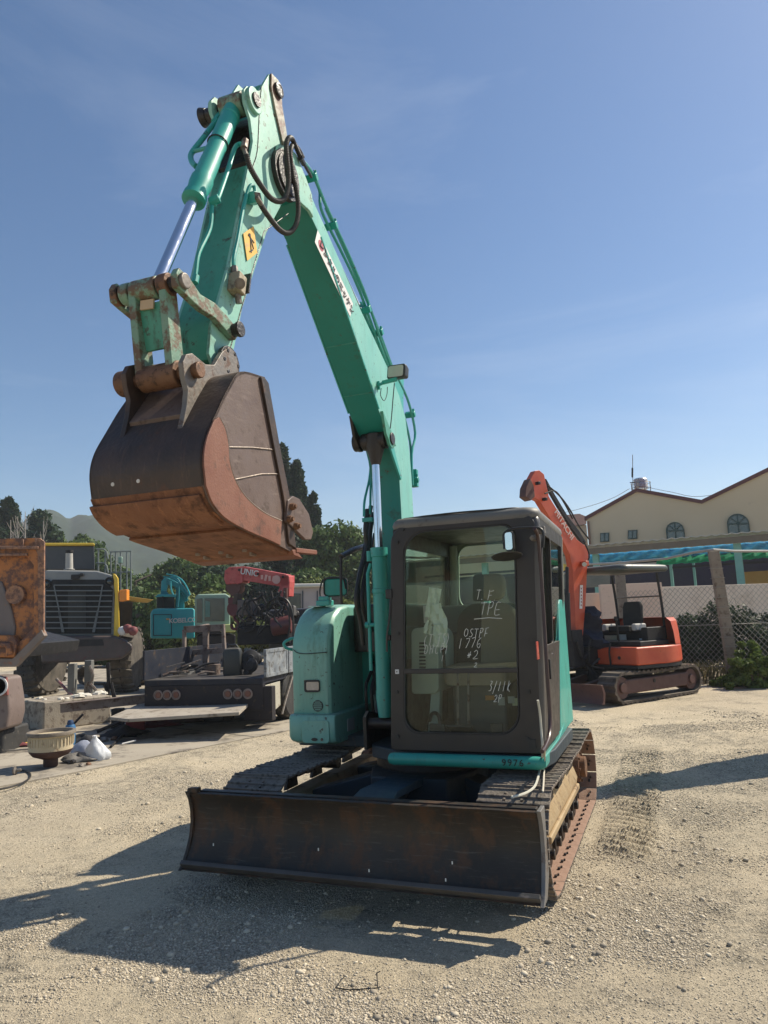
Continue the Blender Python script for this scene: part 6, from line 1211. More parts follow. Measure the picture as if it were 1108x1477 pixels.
text('UNIC', .19, frame4(cpx(360, 826, -.02) + Vector((0, -.01, 0)), cpx(370, 828) - cpx(350, 825), Vector((0, 0, 1))), WHITEP, cb, depth=.002, font='bold')
g = MB()
for k, w_ in enumerate((.10, .14, .12, .12)): g.box(cpx(378 + k * 5.5, 832.5 + k * .9, -.012), (.06, .006, w_), Matrix.Rotation(.3 * (k % 2), 3, 'Y'))
g.build('faded_lettering', mat('pale_pink_letters', (.55, .32, .28), .6), cb)
g = MB(); g.lathe([(0.05, 0), (.10, 0), (.10, .01), (.05, .01)], cpx(399, 836, -.02), (0, -1, 0), 20); g.build('round_emblem', mat('dusty_pink', (.5, .3, .27), .6), cb)
# machinery cluster in front of the truck cab
rs = random.Random(5)
g = MB(); A = cpx(350, 930); B = cpx(424, 900); g.box((A + B) / 2, (abs(B.x - A.x), .6, abs(B.z - A.z))); g.build('crane_base', DKMAC, TR, .03)
MC3 = [DKMAC, GREASE, mat('dark_brown_machinery', (.045, .03, .024), .6, fade=(.09, .06, .045), dirt=(.12, .06, .035), dirt_amt=.35, bump=.4), mat('dark_grey_machinery', (.06, .058, .055), .55, fade=(.11, .10, .09), dirt=(.05, .03, .02), dirt_amt=.3, bump=.3)]
for k in range(34):
    x, y = rs.uniform(346, 423), rs.uniform(862, 906); w_, h_ = rs.uniform(4, 13), rs.uniform(4, 16); A = cpx(x - w_ / 2, y + h_ / 2, 0); B = cpx(x + w_ / 2, y - h_ / 2, 0); c_ = (A + B) / 2 + Vector((0, rs.uniform(-.25, .3), 0)); g = MB()
    if k % 3 == 0: g.cyl(c_ - Vector((abs(B.x - A.x) / 2, 0, 0)), c_ + Vector((abs(B.x - A.x) / 2, rs.uniform(-.05, .05), 0)), abs(B.z - A.z) * .4, n=16)
    elif k % 3 == 1: g.box(c_, (abs(B.x - A.x), rs.uniform(.1, .3), abs(B.z - A.z)), Matrix.Rotation(rs.uniform(-.25, .25), 3, 'Y'))
    else: g.lathe([(.001, -.06), (abs(B.x - A.x) * .5, -.05), (abs(B.x - A.x) * .55, .03), (abs(B.x - A.x) * .3, .06), (.001, .07)], c_, (rs.uniform(-.5, .5), -1, rs.uniform(-.3, .3)), 16)
    g.build('pump_part', MC3[k % 4], TR, .006)
g = MB(); g.cyl(cpx(392, 905, -.45), cpx(420, 900, -.35), .20, n=24); g.build('maroon_air_tank', mat('maroon_tank', (.10, .03, .03), .4, fade=(.15, .06, .05)), TR, .03)
for k in range(16):
    x0, y0 = rs.uniform(345, 420), rs.uniform(850, 880); pts_ = [(x0, y0)]
    for j in range(4): pts_.append((pts_[-1][0] + rs.uniform(-12, 12), pts_[-1][1] + rs.uniform(2, 16)))
    g = MB(); g.tube([cpx(x, y, -.38 - .02 * k) for x, y in pts_], rs.uniform(.012, .028), 6, smooth=4); g.build('hydraulic_hose', HOSE if k % 3 else DKMAC, TR)
g = MB(); g.tube([cpx(x, y, -.5) for x, y in ((388, 868), (400, 862), (414, 866), (422, 885), (423, 915), (420, 930))], .025, 8, smooth=4); g.tube([cpx(x, y, -.52) for x, y in ((392, 872), (404, 868), (414, 875), (418, 900), (414, 925))], .022, 8, smooth=4); g.build('thick_hose', HOSE, TR)
g = MB(); g.box(cpx(357, 876, -.2), (.36, .3, .34)); g.build('control_box', mat('rusty_grey_box', (.13, .11, .10), .7, fade=(.2, .16, .14), dirt=(.15, .08, .05), dirt_amt=.4), TR, .01)
for q in ((345, 822), (372, 828), (408, 832)):
    g = MB(); g.cyl(cpx(q[0], q[1], -.06), cpx(q[0], q[1], -.02), .03, n=10); g.build('boom_pin', DKMAC, cb)
for k in range(5):
    g = MB(); g.cyl(cpx(374 + k * 9, 870, -.5), cpx(374 + k * 9, 856, -.5), .014, n=6); g.lathe([(.0, 0), (.03, .02), (0, .05)], cpx(374 + k * 9, 856, -.5), (0, 0, 1), 10); g.build('control_lever', DKMAC, TR)
# things lying on the deck (top-level)
RUSTST = mat('rusty_steel_section', (.16, .12, .10), .7, fade=(.25, .2, .17), fade_amt=.8, dirt=(.08, .04, .025), dirt_amt=.4, bump=.4)
def dk(px, py, y): return TRK + TR.matrix_basis.to_3x3() @ tp(px, py, y)
TR.rotation_euler = (0, 0, math.atan2(-tu.y, -tu.x)); RM = Matrix.Rotation(math.atan2(-tu.y, -tu.x), 3, 'Z')
def dk(px, py, y): return TRK + RM @ tp(px, py, y)
g = MB(); yy = 1.7
for a, b, w_ in (((266, 908), (324, 905), .13), ((297, 906), (297, 966), .11), ((266, 908), (266, 962), .06), ((322, 905), (324, 940), .06), ((266, 942), (322, 938), .10)): g.bar(dk(*a, yy), dk(*b, yy), w_, .07, up=tv)
g.bar(dk(272, 908, yy), dk(300, 902, yy + 1.2), .07, .07); g.bar(dk(266, 962, yy), dk(324, 968, yy), .06, .05)
tag(g.build('welded_trestle', RUSTST, None, .006), 'rusty welded steel trestle standing on the truck bed', 'trestle')
cc = dk(336, 958, .75); cc.z = DECK; g = MB(); rr = rrect(-.16, .16, -.11, .11, .04); g.loft([[cc + Vector((x * s, y * s, z)) for x, y in rr] for z, s in ((.0, .95), (.03, 1), (.40, 1), (.46, .85), (.48, .6))]); jc = g.build('jerry_can', mat('black_plastic_can', (.025, .027, .025), .4, fade=(.06, .06, .055), topdust=.5), None, .006); tag(jc, 'black plastic jerry can near the tail of the truck bed', 'can')
g = MB(); g.tube([cc + Vector((-.1, 0, .47)), cc + Vector((-.06, 0, .53)), cc + Vector((.06, 0, .53)), cc + Vector((.1, 0, .47))], .018, 8); hd_ = g.build('handle', BLACKP, jc)
g = MB(); g.lathe([(0, -.06), (.13, -.05), (.17, .0), (.15, .06), (.06, .09), (.05, .12), (0, .12)], dk(361, 950, .9) + Vector((0, 0, .0)), (0.3, -1, .2), 24); g.lathe([(.04, 0), (.16, .02), (.15, .14), (.06, .2)], dk(357, 966, .9), (0, 0, 1), 20); tag(g.build('gearbox_part', DKMAC, None, .004), 'dark greasy gearbox casing beside the jerry can', 'machine part')
bcx = dk(308, 968, 1.0); bcx.z = DECK
g = MB(); g.lathe([(.0, 0), (.12, 0), (.13, .18), (.11, .19), (.10, .03), (0, .02)], bcx, (0, 0, 1), 20); tag(g.build('steel_cup', RUSTST), 'short grey steel cylinder standing left of the jerry can', 'cylinder')
shapes = [(235, 972), (245, 968), (255, 965), (262, 974), (250, 976), (272, 966), (280, 974), (240, 978), (285, 968), (258, 970), (268, 978), (292, 976)]
for k, (x, y) in enumerate(shapes):
    A = dk(x, y, .5 + .06 * (k % 6)); A.z = DECK + .04 + .045 * (k % 4); a = rs.uniform(-.5, .6); l = rs.uniform(.22, .42)
    g = MB(); B = A + Vector((l * math.cos(a), l * math.sin(a), rs.uniform(0.0, .12)))
    if k % 2: g.bar(A, B, rs.uniform(.04, .08), .02)
    else: g.tube([A, (A + B) / 2 + Vector((0, 0, .03)), B], rs.uniform(.015, .03), 8)
    tag(g.build('scrap_iron', (RUSTST, PINGREY, DKMAC, PINGREY)[k % 4]), 'piece of scrap iron, one of the loose heap on the truck bed', 'scrap', group='scrap iron heaped on the truck bed')
for k, (x, y, s) in enumerate(((372, 968, 1), (366, 978, .7), (379, 958, .8))):
    g = MB(); g.lathe([(0, -.05), (.10 * s, -.04), (.13 * s, .02), (.08 * s, .06), (0, .07)], dk(x - 8, y - 8, .5 + .3 * k), (rs.uniform(-1, 1), -1, rs.uniform(0, 1)), 14)
    tag(g.build('machine_part', DKMAC, None, .004), ('round black hub lying by the side board', 'small black flange at the corner of the truck bed', 'black pump lying under the side board')[k], 'machine part')
# plank / ramp and beam in front of the truck tail
WOODP = mat('weathered_plank', (.30, .26, .21), .85, fade=(.40, .36, .30), fade_amt=.9, dirt=(.15, .12, .09), dirt_amt=.4, scale=3, dscale=6, bump=.5)
a, b, c, d_ = gnd(158, 1034, .36), gnd(345, 1027, .40), gnd(368, 1006, .44), gnd(205, 1013, .42)
g = MB(); g.prism([a, gnd(185, 1037, .36), b, c, d_], (0, 0, -.05)); tag(g.build('ramp_plate', WOODP, None, .008), 'long pale plate lying level behind the truck tail', 'plate')
g = MB(); A = gnd(88, 1021, .42); B = gnd(275, 1001, .52); g.bar(A, B, .12, .16); g.bar(A + Vector((0, -.02, .07)), B + Vector((0, -.02, .07)), .16, .02); bmx = tag(g.build('steel_beam', RUSTST, None, .004), 'brown steel beam running from the concrete block to the truck tail', 'beam')
for k, (x, y) in enumerate(((170, 1050), (330, 1038))):
    g = MB(); p = gnd(x, y, 0.0); g.box((p.x, p.y, .17), (.18, .18, .34)); tag(g.build('support_block', DKMAC, None, .01), ('dark block under the left end of the pale plate', 'dark block under the right end of the pale plate')[k], 'block')

# ------------------------------------------------------------------ far teal excavator, second cab, van
def bx(parent, name, m, p0, p1, Y, D, bev=.02, **k):
    A = at(p0[0], p0[1], Y) - parent.location; B = at(p1[0], p1[1], Y) - parent.location; g = MB()
    g.box(((A.x + B.x) / 2, (A.y + B.y) / 2 + D / 2, (A.z + B.z) / 2), (abs(B.x - A.x), D, abs(B.z - A.z))); return g.build(name, m, parent, bev, **k)
def shp(parent, name, m, pts, Y, D, bev=.015):
    sk_ = parent.location.x / parent.location.y; g = MB(); g.prism([at(x, y, Y) - parent.location for x, y in pts], (D * sk_, D, 0)); return g.build(name, m, parent, bev)
KTE = mat('bright_teal_paint', (.03, .32, .35), .4, fade=(.07, .38, .40), topdust=.2)
DGL = mat('dark_window', (.02, .03, .03), .1, fade=(.06, .08, .08), spec=.8, bump=0)
K = empty('teal_excavator', Vector((at(248, 930, 23).x, 23, 0)), label='small bright teal excavator far behind the flatbed truck', cat='excavator')
shp(K, 'engine_house', KTE, ((217, 921), (217, 884), (222, 878), (279, 877), (281, 880), (281, 921)), 23, 1.8, .05)
g = MB(); g.ring([at(x, y, 22.98) - K.location for x, y in ((221, 917), (248, 917), (248, 886), (221, 886))], [at(x, y, 22.98) - K.location for x, y in ((222, 916), (247, 916), (247, 887), (222, 887))], (0, -.01, 0)); g.build('door_seam', NAVY, K)
shp(K, 'cab_glass', DGL, ((226, 877), (226, 862), (229, 859), (252, 859), (252, 877)), 23.2, 1.2); shp(K, 'cab_roof', KTE, ((224, 861), (228, 857), (254, 857), (254, 861)), 23.1, 1.3)
shp(K, 'cab_post', DKMAC, ((234, 877), (234, 860), (236, 860), (236, 877)), 23.1, .1, 0)
KTD = mat('deep_teal_paint', (.015, .20, .23), .5, fade=(.04, .26, .28))
shp(K, 'boom', KTE, ((253, 877), (254, 848), (260, 850), (266, 858), (266, 877)), 23.6, .3, .02)
shp(K, 'boom', KTD, ((256, 858), (250, 840), (244, 832), (250, 829), (258, 835), (268, 852), (272, 866), (266, 868), (262, 856)), 23.4, .25, .02)
shp(K, 'arm', KTE, ((232, 854), (233, 838), (240, 831), (246, 834), (243, 842), (240, 854)), 23.3, .25, .02)
shp(K, 'arm', KTD, ((240, 833), (250, 837), (262, 843), (271, 856), (272, 863), (262, 852), (250, 845), (240, 843)), 23.2, .2, .02)
shp(K, 'bucket_linkage', KTD, ((231, 861), (232, 852), (240, 852), (246, 860), (240, 866)), 23.25, .3, .02)
for k, a in enumerate((((236, 832), (250, 834), (264, 846), (273, 860)), ((250, 830), (262, 836), (270, 848), (274, 858)), ((240, 828), (256, 832), (268, 844)), ((246, 838), (247, 850), (250, 858)), ((258, 846), (258, 860), (256, 876)))):
    g = MB(); g.tube([at(x, y, 23.05) - K.location for x, y in a], .028, 6, smooth=3); g.build('boom_pipe', KTE if k % 2 else KTD, K)
text('KOBELCO', .20, frame4(at(264, 895, 22.95) - K.location, at(274, 894, 23) - at(254, 895, 23), Vector((0, 0, 1))), WHITEP, K, depth=.004, font='bold', space=.95)
for x0, x1, y in ((222, 243, 932),):
    g = MB(); c_ = at(225, 935, 22.6) - K.location; belt(g, -.2, .25, -.1, 2.4, .27, .30, n=30); o_ = g.build('track', MUD, K); o_.rotation_euler = (0, 0, R(60)); o_.location = (-.9, -.3, 0)
g = MB(); g.box((.2, .9, .55), (1.6, 1.6, .35)); g.build('undercarriage', DKMAC, K, .03)
shp(K, 'reflector', mat('amber_sticker', (.6, .3, .05), .5), ((240, 892), (245, 892), (245, 894), (240, 894)), 22.96, .01, 0)
# second excavator: grey-green cab and lime body
G2 = empty('lime_excavator', Vector((at(308, 930, 20.5).x, 20.5, 0)), label='excavator with a pale green cab and lime yellow body behind the flatbed', cat='excavator')
PG = mat('pale_green_paint', (.24, .36, .28), .5, fade=(.3, .42, .33), topdust=.4)
shp(G2, 'cab_shell', PG, ((281, 905), (281, 862), (285, 857), (325, 856), (332, 860), (332, 905)), 20.6, 1.4, .05)
shp(G2, 'cab_window', DGL, ((284, 898), (284, 864), (292, 863), (292, 898)), 20.58, .02, 0); shp(G2, 'cab_window', DGL, ((295, 896), (295, 863), (324, 863), (324, 896)), 20.58, .02, 0)
shp(G2, 'window_reflection_pane', mat('teal_pane', (.06, .16, .14), .2, fade=(.2, .35, .3), scale=2), ((296, 890), (296, 866), (303, 868), (303, 890)), 20.56, .01, 0)
shp(G2, 'cab_base', DKMAC, ((281, 914), (281, 904), (332, 904), (332, 914)), 20.55, 1.4, .02)
shp(G2, 'body', mat('lime_paint', (.42, .48, .16), .5, fade=(.5, .55, .25), topdust=.3), ((318, 912), (318, 901), (338, 900), (340, 912)), 20.4, 1.6, .04)
shp(G2, 'undercarriage', DKMAC, ((284, 950), (284, 915), (340, 915), (340, 950)), 20.6, 1.8, .05)
# pale van / bus behind
VN = empty('parked_van', Vector((at(455, 900, 25).x, 25, 0)), label='pale pinkish grey van with tinted windows parked in the background', cat='van')
VP = mat('pale_van_paint', (.40, .34, .33), .4, fade=(.46, .40, .38), topdust=.4); VR = mat('van_roof_white', (.55, .52, .46), .5)
shp(VN, 'body', VP, ((412, 915), (412, 852), (418, 846), (490, 846), (494, 852), (496, 915)), 25, 2.0, .06)
shp(VN, 'roof', VR, ((408, 848), (414, 842), (492, 841), (497, 846)), 24.8, 2.4, .05)
shp(VN, 'window', DGL, ((416, 884), (416, 856), (434, 856), (434, 884)), 24.97, .02, 0); shp(VN, 'window', DGL, ((478, 884), (478, 856), (491, 856), (491, 884)), 24.97, .02, 0)
shp(VN, 'door_seam', NAVY, ((436, 912), (436, 852), (437.5, 852), (437.5, 912)), 24.97, .02, 0); shp(VN, 'door_seam', NAVY, ((457, 912), (457, 852), (458.5, 852), (458.5, 912)), 24.97, .02, 0)
for px in (424, 480):
    wheel(VN, at(px, 920, 25) - VN.location + Vector((0, -.0, -(at(px, 920, 25).z) + .36)), .36, .22, (0, -1, 0))
# ------------------------------------------------------------------ wheel loader (rear view)
LD = empty('wheel_loader', Vector((at(115, 1000, 18.5).x, 18.5, 0)), label='large grey and yellow wheel loader seen from behind with slatted radiator grille', cat='loader')
GREYP = mat('loader_grey_paint', (.20, .21, .21), .45, fade=(.28, .29, .28), dirt=(.12, .11, .10), dirt_amt=.2, topdust=.5)
YEL = mat('loader_yellow_paint', (.72, .47, .03), .4, fade=(.75, .52, .08), dirt=(.4, .25, .05), dirt_amt=.1)
DKP = mat('loader_dark_panel', (.055, .06, .065), .5, fade=(.08, .085, .09), topdust=.3)
YL = 18.5
shp(LD, 'engine_hood', GREYP, ((50, 918), (50, 838), (62, 828), (66, 822), (140, 823), (162, 829), (166, 838), (167, 918)), YL, .35, .06); shp(LD, 'engine_bay', DKMAC, ((70, 912), (70, 826), (128, 826), (132, 912)), YL + .35, 2.4, .06)
gp = [at(x, y, YL - .02) - LD.location for x, y in ((66, 914), (160, 914), (163, 850), (150, 836), (76, 836), (66, 850))]
g = MB(); g.prism(gp, (0, .01, 0)); gr = g.build('radiator_grille', mat('grille_black', (.008, .009, .01), .7, fade=(.02, .022, .024)), LD)
g = MB(); g.prism([at(x, y, YL - .035) - LD.location for x, y in ((98, 905), (124, 905), (124, 852), (98, 852))], (0, .01, 0)); g.build('radiator_core', mat('radiator_grey', (.03, .034, .034), .7), gr)
SL = mat('grille_slat_grey', (.12, .135, .14), .5)
for k, y in enumerate((844, 852, 859, 867, 875, 882, 890, 898, 906)):
    g = MB(); x0, x1 = (78, 149) if k < 1 else (66, 162); A = at(x0, y, YL - .06) - LD.location; B = at(x1, y, YL - .06) - LD.location; g.bar(A, B, .05, .028); g.build('grille_slat', SL, gr)
for a, b in (((78, 845), (92, 912)), ((148, 845), (136, 912)), ((85, 880), (90, 912)), ((141, 880), (134, 912))):
    g = MB(); g.bar(at(*a, YL - .07) - LD.location, at(*b, YL - .07) - LD.location, .02, .03); g.build('grille_rib', SL, gr)
g = MB(); g.box(at(109, 832, YL - .05) - LD.location, (.22, .05, .12)); g.box(at(118, 829, YL - .05) - LD.location, (.1, .05, .08)); g.build('hood_latch', DKMAC, LD, .02)
for x, y in ((67, 842), (158, 839)):
    g = MB(); c_ = at(x, y, YL - .03) - LD.location; g.lathe([(.11, .02), (.115, -.03), (.09, -.035), (.085, 0), (0, .0)], c_, (0, 1, 0), 24); h_ = g.build('rear_lamp_rim', DKMAC, LD); g = MB(); g.lathe([(.07, -.005), (.05, -.02), (0, -.028)], c_, (0, 1, 0), 20); g.build('rear_lamp', DGL, h_)
shp(LD, 'yellow_side_strip', YEL, ((163, 827), (167, 828), (171, 834), (173, 915), (171, 919), (164, 918), (166, 860)), YL - .05, .16, .03)
shp(LD, 'cab_rear', DKP, ((63, 822), (63, 787), (136, 787), (137, 822)), YL + 2.6, 1.0, .03)
shp(LD, 'cab_roof', YEL, ((62, 787), (62, 783), (136, 783), (137, 787)), YL + 2.5, 1.1, .03)
g = MB(); g.cyl(at(100, 824, YL + 1.2) - LD.location, at(100, 796, YL + 1.2) - LD.location, .10, .09); g.lathe([(.14, 0), (.14, .02), (.1, .03)], at(100, 822, YL + 1.2) - LD.location, (0, 0, 1), 20); ex_ = g.build('exhaust_stack', mat('exhaust_pale', (.40, .38, .34), .6), LD); g = MB(); g.lathe([(.095, 0), (.11, .02), (.11, .08), (.09, .08), (.08, .01), (0, .01)], at(100, 798, YL + 1.2) - LD.location, (0, 0, 1), 20); g.build('exhaust_tip', DKMAC, ex_)
g = MB(); g.prism([at(x, y, YL - .35) - LD.location for x, y in ((58, 926), (62, 917), (166, 917), (180, 922), (191, 930), (192, 938), (176, 951), (120, 955), (60, 957))], (-.55, 1.4, 0)); cwt = g.build('counterweight', mat('counterweight_dark', (.05, .04, .038), .5, fade=(.085, .06, .055), fade_amt=.9, dirt=(.1, .03, .025), dirt_amt=.3, topdust=.12), LD, .06)
g = MB(); g.prism([at(x, y, YL - .36) - LD.location for x, y in ((82, 934), (150, 931), (148, 922), (84, 923))], (0, .02, 0)); g.build('bumper_slot', DKMAC, cwt)
g = MB(); g.prism([at(x, y, YL - .1) - LD.location for x, y in ((172, 868), (172, 851), (183, 850), (183, 866))], (0, .2, 0)); g.build('amber_lamp', mat('amber_lens', (.80, .23, .02), .3, fade=(.85, .35, .06)), LD, .02)
shp(LD, 'side_platform', mat('ochre_deck', (.42, .28, .06), .6, fade=(.5, .35, .1)), ((172, 866), (214, 869), (222, 865), (178, 859)), YL + .6, .35, .01)
shp(LD, 'side_body', DKMAC, ((172, 905), (172, 868), (192, 868), (190, 905)), YL + .5, 1.2, .02)
TYREM = mat('dusty_loader_tyre', (.045, .04, .034), .85, fade=(.14, .12, .10), fade_amt=.9, dirt=(.2, .17, .13), dirt_amt=.3, bump=.5, topdust=.6)
for px, Yw in ((184, 20.6), (62, 20.6)):
    c_ = at(px, 950, Yw); c_.z = .88; wheel(LD, c_ - LD.location, .86, .55, (1, .12, 0) if px > 100 else (-1, .12, 0), TYREM, mat('yellow_rim%d' % px, (.30, .22, .08), .6), 22)
g = MB()
for x in (142, 152): g.tube([at(x, 856, YL + 2) - LD.location, at(x, 793, YL + 2) - LD.location], .022, 6)
for x in (160, 167, 174, 183, 189): g.tube([at(x, 852, YL + 2.6) - LD.location, at(x, 795, YL + 2.6) - LD.location], .022, 6)
for y in (792, 812): g.tube([at(139, y, YL + 2) - LD.location, at(150, y, YL + 2) - LD.location, at(154, y + 4, YL + 2) - LD.location, at(156, y + 14, YL + 2) - LD.location], .024, 6)
for y in (796, 826): g.tube([at(159, y, YL + 2.6) - LD.location, at(190, y - 1, YL + 2.6) - LD.location], .022, 6)
g.build('hand_rail', mat('rail_grey', (.18, .2, .19), .5), LD)
g = MB(); g.box(at(174, 808, YL + 2.5) - LD.location, (.12, .1, .2)); g.build('mirror', PG, LD, .03)
for x, c_ in ((177, 0), (184, 1), (192, 1)):
    g = MB(); m_ = WHITEP if not c_ else mat('dull_red_ball%d' % x, (.17, .04, .04), .5, fade=(.25, .1, .09)); g.lathe([(.001, -.12), (.07, -.1), (.115, -.03), (.12, .02), (.09, .09), (.001, .12)], at(x, 910 if x != 184 else 907, YL - .2), (0, 0, 1), 18)
    tag(g.build('round_float', m_), {177: 'white ball shaped canister on the loader counterweight', 184: 'left dull red canister on the loader counterweight', 192: 'right dull red canister beside the loader tyre'}[x], 'canister')
# stands beneath / beside the loader
GST = mat('grey_stand', (.14, .14, .13), .6, fade=(.2, .2, .18), dirt=(.08, .06, .05), dirt_amt=.3)
for k, (x0, x1, y0, y1, Y_) in enumerate(((99, 110, 957, 1012, 14.6), (123, 134, 952, 1012, 14.9))):
    A = at(x0, y1, Y_); B = at(x1, y0, Y_); g = MB(); g.box(((A.x + B.x) / 2, Y_, B.z / 2), (B.x - A.x, .15, B.z)); tag(g.build('steel_stand', GST, None, .01), ('left grey upright steel stand behind the concrete block', 'right grey upright steel stand behind the concrete block')[k], 'stand')
g = MB(); g.tube([at(156, 956, 15), at(157, 985, 15), at(155, 1005, 15)], .04, 6); g.tube([at(160, 985, 15), at(166, 1010, 15)], .04, 6); g.tube([at(150, 985, 15), at(158, 1008, 15)], .03, 6); tag(g.build('jack_stand', DKMAC), 'black tripod jack stand right of the grey stands', 'stand')
g = MB(); g.tube([at(x, y, 14.7) for x, y in ((129, 960, ), (134, 975), (128, 990), (131, 1002), (140, 1008), (138, 995), (126, 985), (124, 1000), (134, 1012))], .03, 6, smooth=5); tag(g.build('coiled_hose', PINGREY), 'coil of grey hose hanging by the right steel stand', 'hose')

# ------------------------------------------------------------------ rusty orange dump body at far left
YD = 11.0
DB = empty('dump_truck', Vector((at(30, 1000, YD).x, YD, 0)), label='rusty orange tipper truck tail at the left edge of the yard', cat='truck')
ORU = mat('orange_paint_rusting', (.46, .17, .045), .6, fade=(.36, .16, .07), fade_amt=.8, dirt=(.115, .06, .048), dirt_amt=.52, scale=5, dscale=5, bump=.5, bscale=40)
ORU2 = mat('worn_rust_edge', (.20, .12, .09), .7, fade=(.46, .22, .10), fade_amt=.9, dirt=(.13, .07, .055), dirt_amt=.5, scale=9, dscale=14, bump=.7, bscale=50)
def db(x, y, o=0): return at(x, y, YD + o) - DB.location
outer = [(-60, 778), (58, 776), (64, 782), (63, 915), (20, 958), (-60, 958)]
inner = [(-60, 800), (38, 801), (49, 815), (49, 905), (20, 935), (-60, 935)]
g = MB(); g.ring([db(x, y) for x, y in outer], [db(x, y) for x, y in inner], (-.05, .14, 0)); fr_ = g.build('tailgate_frame', ORU, DB, .02)
g = MB(); g.prism([db(x, y, .10) for x, y in inner], (0, .06, 0)); g.build('tailgate_panel', ORU, DB)
g = MB(); g.prism([db(x, y, -.03) for x, y in ((57, 776), (64, 781), (63, 915), (55, 910), (54, 800), (50, 790), (50, 776))], (0, .04, 0)); g.build('worn_edge', ORU2, fr_, .01)
g = MB(); g.prism([db(x, y, -.05) for x, y in ((-60, 948), (18, 950), (60, 908), (64, 917), (22, 962), (-60, 962))], (0, .12, 0)); g.build('lower_lip', mat('grey_rust_lip', (.17, .14, .12), .6, fade=(.25, .2, .17), fade_amt=.9, dirt=(.3, .12, .05), dirt_amt=.3, bump=.4), fr_, .01)
g = MB(); g.bar(db(-60, 790, -.05), db(56, 790, -.05), .05, .05); g.bar(db(-60, 800, -.04), db(40, 800, -.04), .04, .04); g.build('top_rib', ORU2, fr_, .01)
for x in (33, 52):
    g = MB(); g.bar(db(x, 778, -.03), db(x, 789, -.03), .03, .03); g.build('rib', ORU2, fr_, .006)
g = MB(); g.prism([db(x, y, .06) for x, y in ((-60, 835), (2, 838), (14, 868), (22, 905), (20, 920), (-60, 925))], (0, .1, 0)); g.build('worn_panel_plate', mat('grey_worn_steel', (.16, .13, .12), .55, fade=(.22, .18, .16), dirt=(.35, .15, .05), dirt_amt=.25, scale=3, bump=.3), DB, .03)
g = MB(); g.lathe([(.02, -.06), (.14, -.06), (.15, 0), (.14, .05), (0, .06)], db(24, 858, .08), (0, 1, 0), 18); g.build('round_boss', ORU2, DB)
g = MB(); g.prism([db(x, y, -.08) for x, y in ((-20, 915), (18, 917), (24, 926), (20, 948), (-20, 948))], (0, .28, 0)); g.tube([db(-5, 930, -.1), db(12, 930, -.1), db(14, 945, -.1)], .05, 8); g.build('hinge_block', ORU, DB, .03)
g = MB(); g.prism([at(x, y, YD + .6) - DB.location for x, y in ((-60, 955), (15, 950), (20, 930), (-60, 910))], (0, 2.5, 0)); g.build('tipper_floor', DKMAC, DB, .02)
g = MB(); g.prism([db(x, y, -.1) for x, y in ((-20, 975), (8, 977), (13, 1010), (14, 1030), (9, 1052), (-20, 1060))], (0, .5, 0)); mg = g.build('mud_guard', mat('dusty_pink_guard', (.16, .12, .105), .5, fade=(.22, .17, .15), dirt=(.1, .07, .06), dirt_amt=.3, topdust=.3), DB, .05)
g = MB(); g.prism([db(x, y, -.12) for x, y in ((-20, 975), (9, 977), (11, 1003), (-20, 1003))], (0, .05, 0)); g.build('reflector_plate', mat('dull_red_plate', (.22, .07, .06), .5), mg, .01)
g = MB(); g.lathe([(.14, 0), (.14, .02), (.115, .02), (.11, 0)], db(-2, 990, -.15), (0, -1, 0), 24); g.build('lamp_ring', WHITEP, mg)
g = MB(); g.prism([db(x, y, .02) for x, y in ((-20, 1055), (5, 1052), (4, 1098), (-20, 1105))], (0, .8, 0)); g.build('rear_tyre', RUBBER, DB, .05)

# ------------------------------------------------------------------ things on the slab
cbk = empty('concrete_block', (0, 0, 0), label='big dusty concrete block with torn top behind the brake drum', cat='block')
BLK = mat('block_concrete', (.29, .25, .20), .9, fade=(.38, .34, .28), fade_amt=.9, dirt=(.13, .10, .08), dirt_amt=.45, scale=3, bump=.5)
A, B, C_, D_ = gnd(62, 1060), gnd(163, 1042), gnd(140, 1018), gnd(46, 1030)
p0 = gnd(62, 1055); p1 = gnd(160, 1042); dv = (p1 - p0).normalized(); pn = Vector((-dv.y, dv.x, 0)); cbk.location = p0
hB = (at(62, 1013, p0.y).z); g = MB(); Lb = (p1 - p0).length
g.loft([[dv * a + pn * b + Vector((0, 0, z)) for a, b in ((0, 0), (Lb, 0), (Lb, 1.0), (-.1, 1.1))] for z in (0, hB * .5, hB)]); g.build('block_body', BLK, cbk, .03)
g = MB()
for k in range(14):
    q = dv * rs.uniform(.1, 1.3) + pn * rs.uniform(.1, .9); s = rs.uniform(.04, .12); g.lathe([(.001, -.02), (s, -.01), (s * .8, s * .3), (.001, s * .45)], q + Vector((0, 0, hB + .01)), (rs.uniform(-.3, .3), rs.uniform(-.3, .3), 1), 7)
tag(g.build('plaster_rubble', mat('white_rubble', (.58, .55, .48), .9, bump=.5)), 'crumbs of white rubble strewn on top of the concrete block', 'rubble', kind='stuff'); bpy.data.objects['plaster_rubble'].location = p0
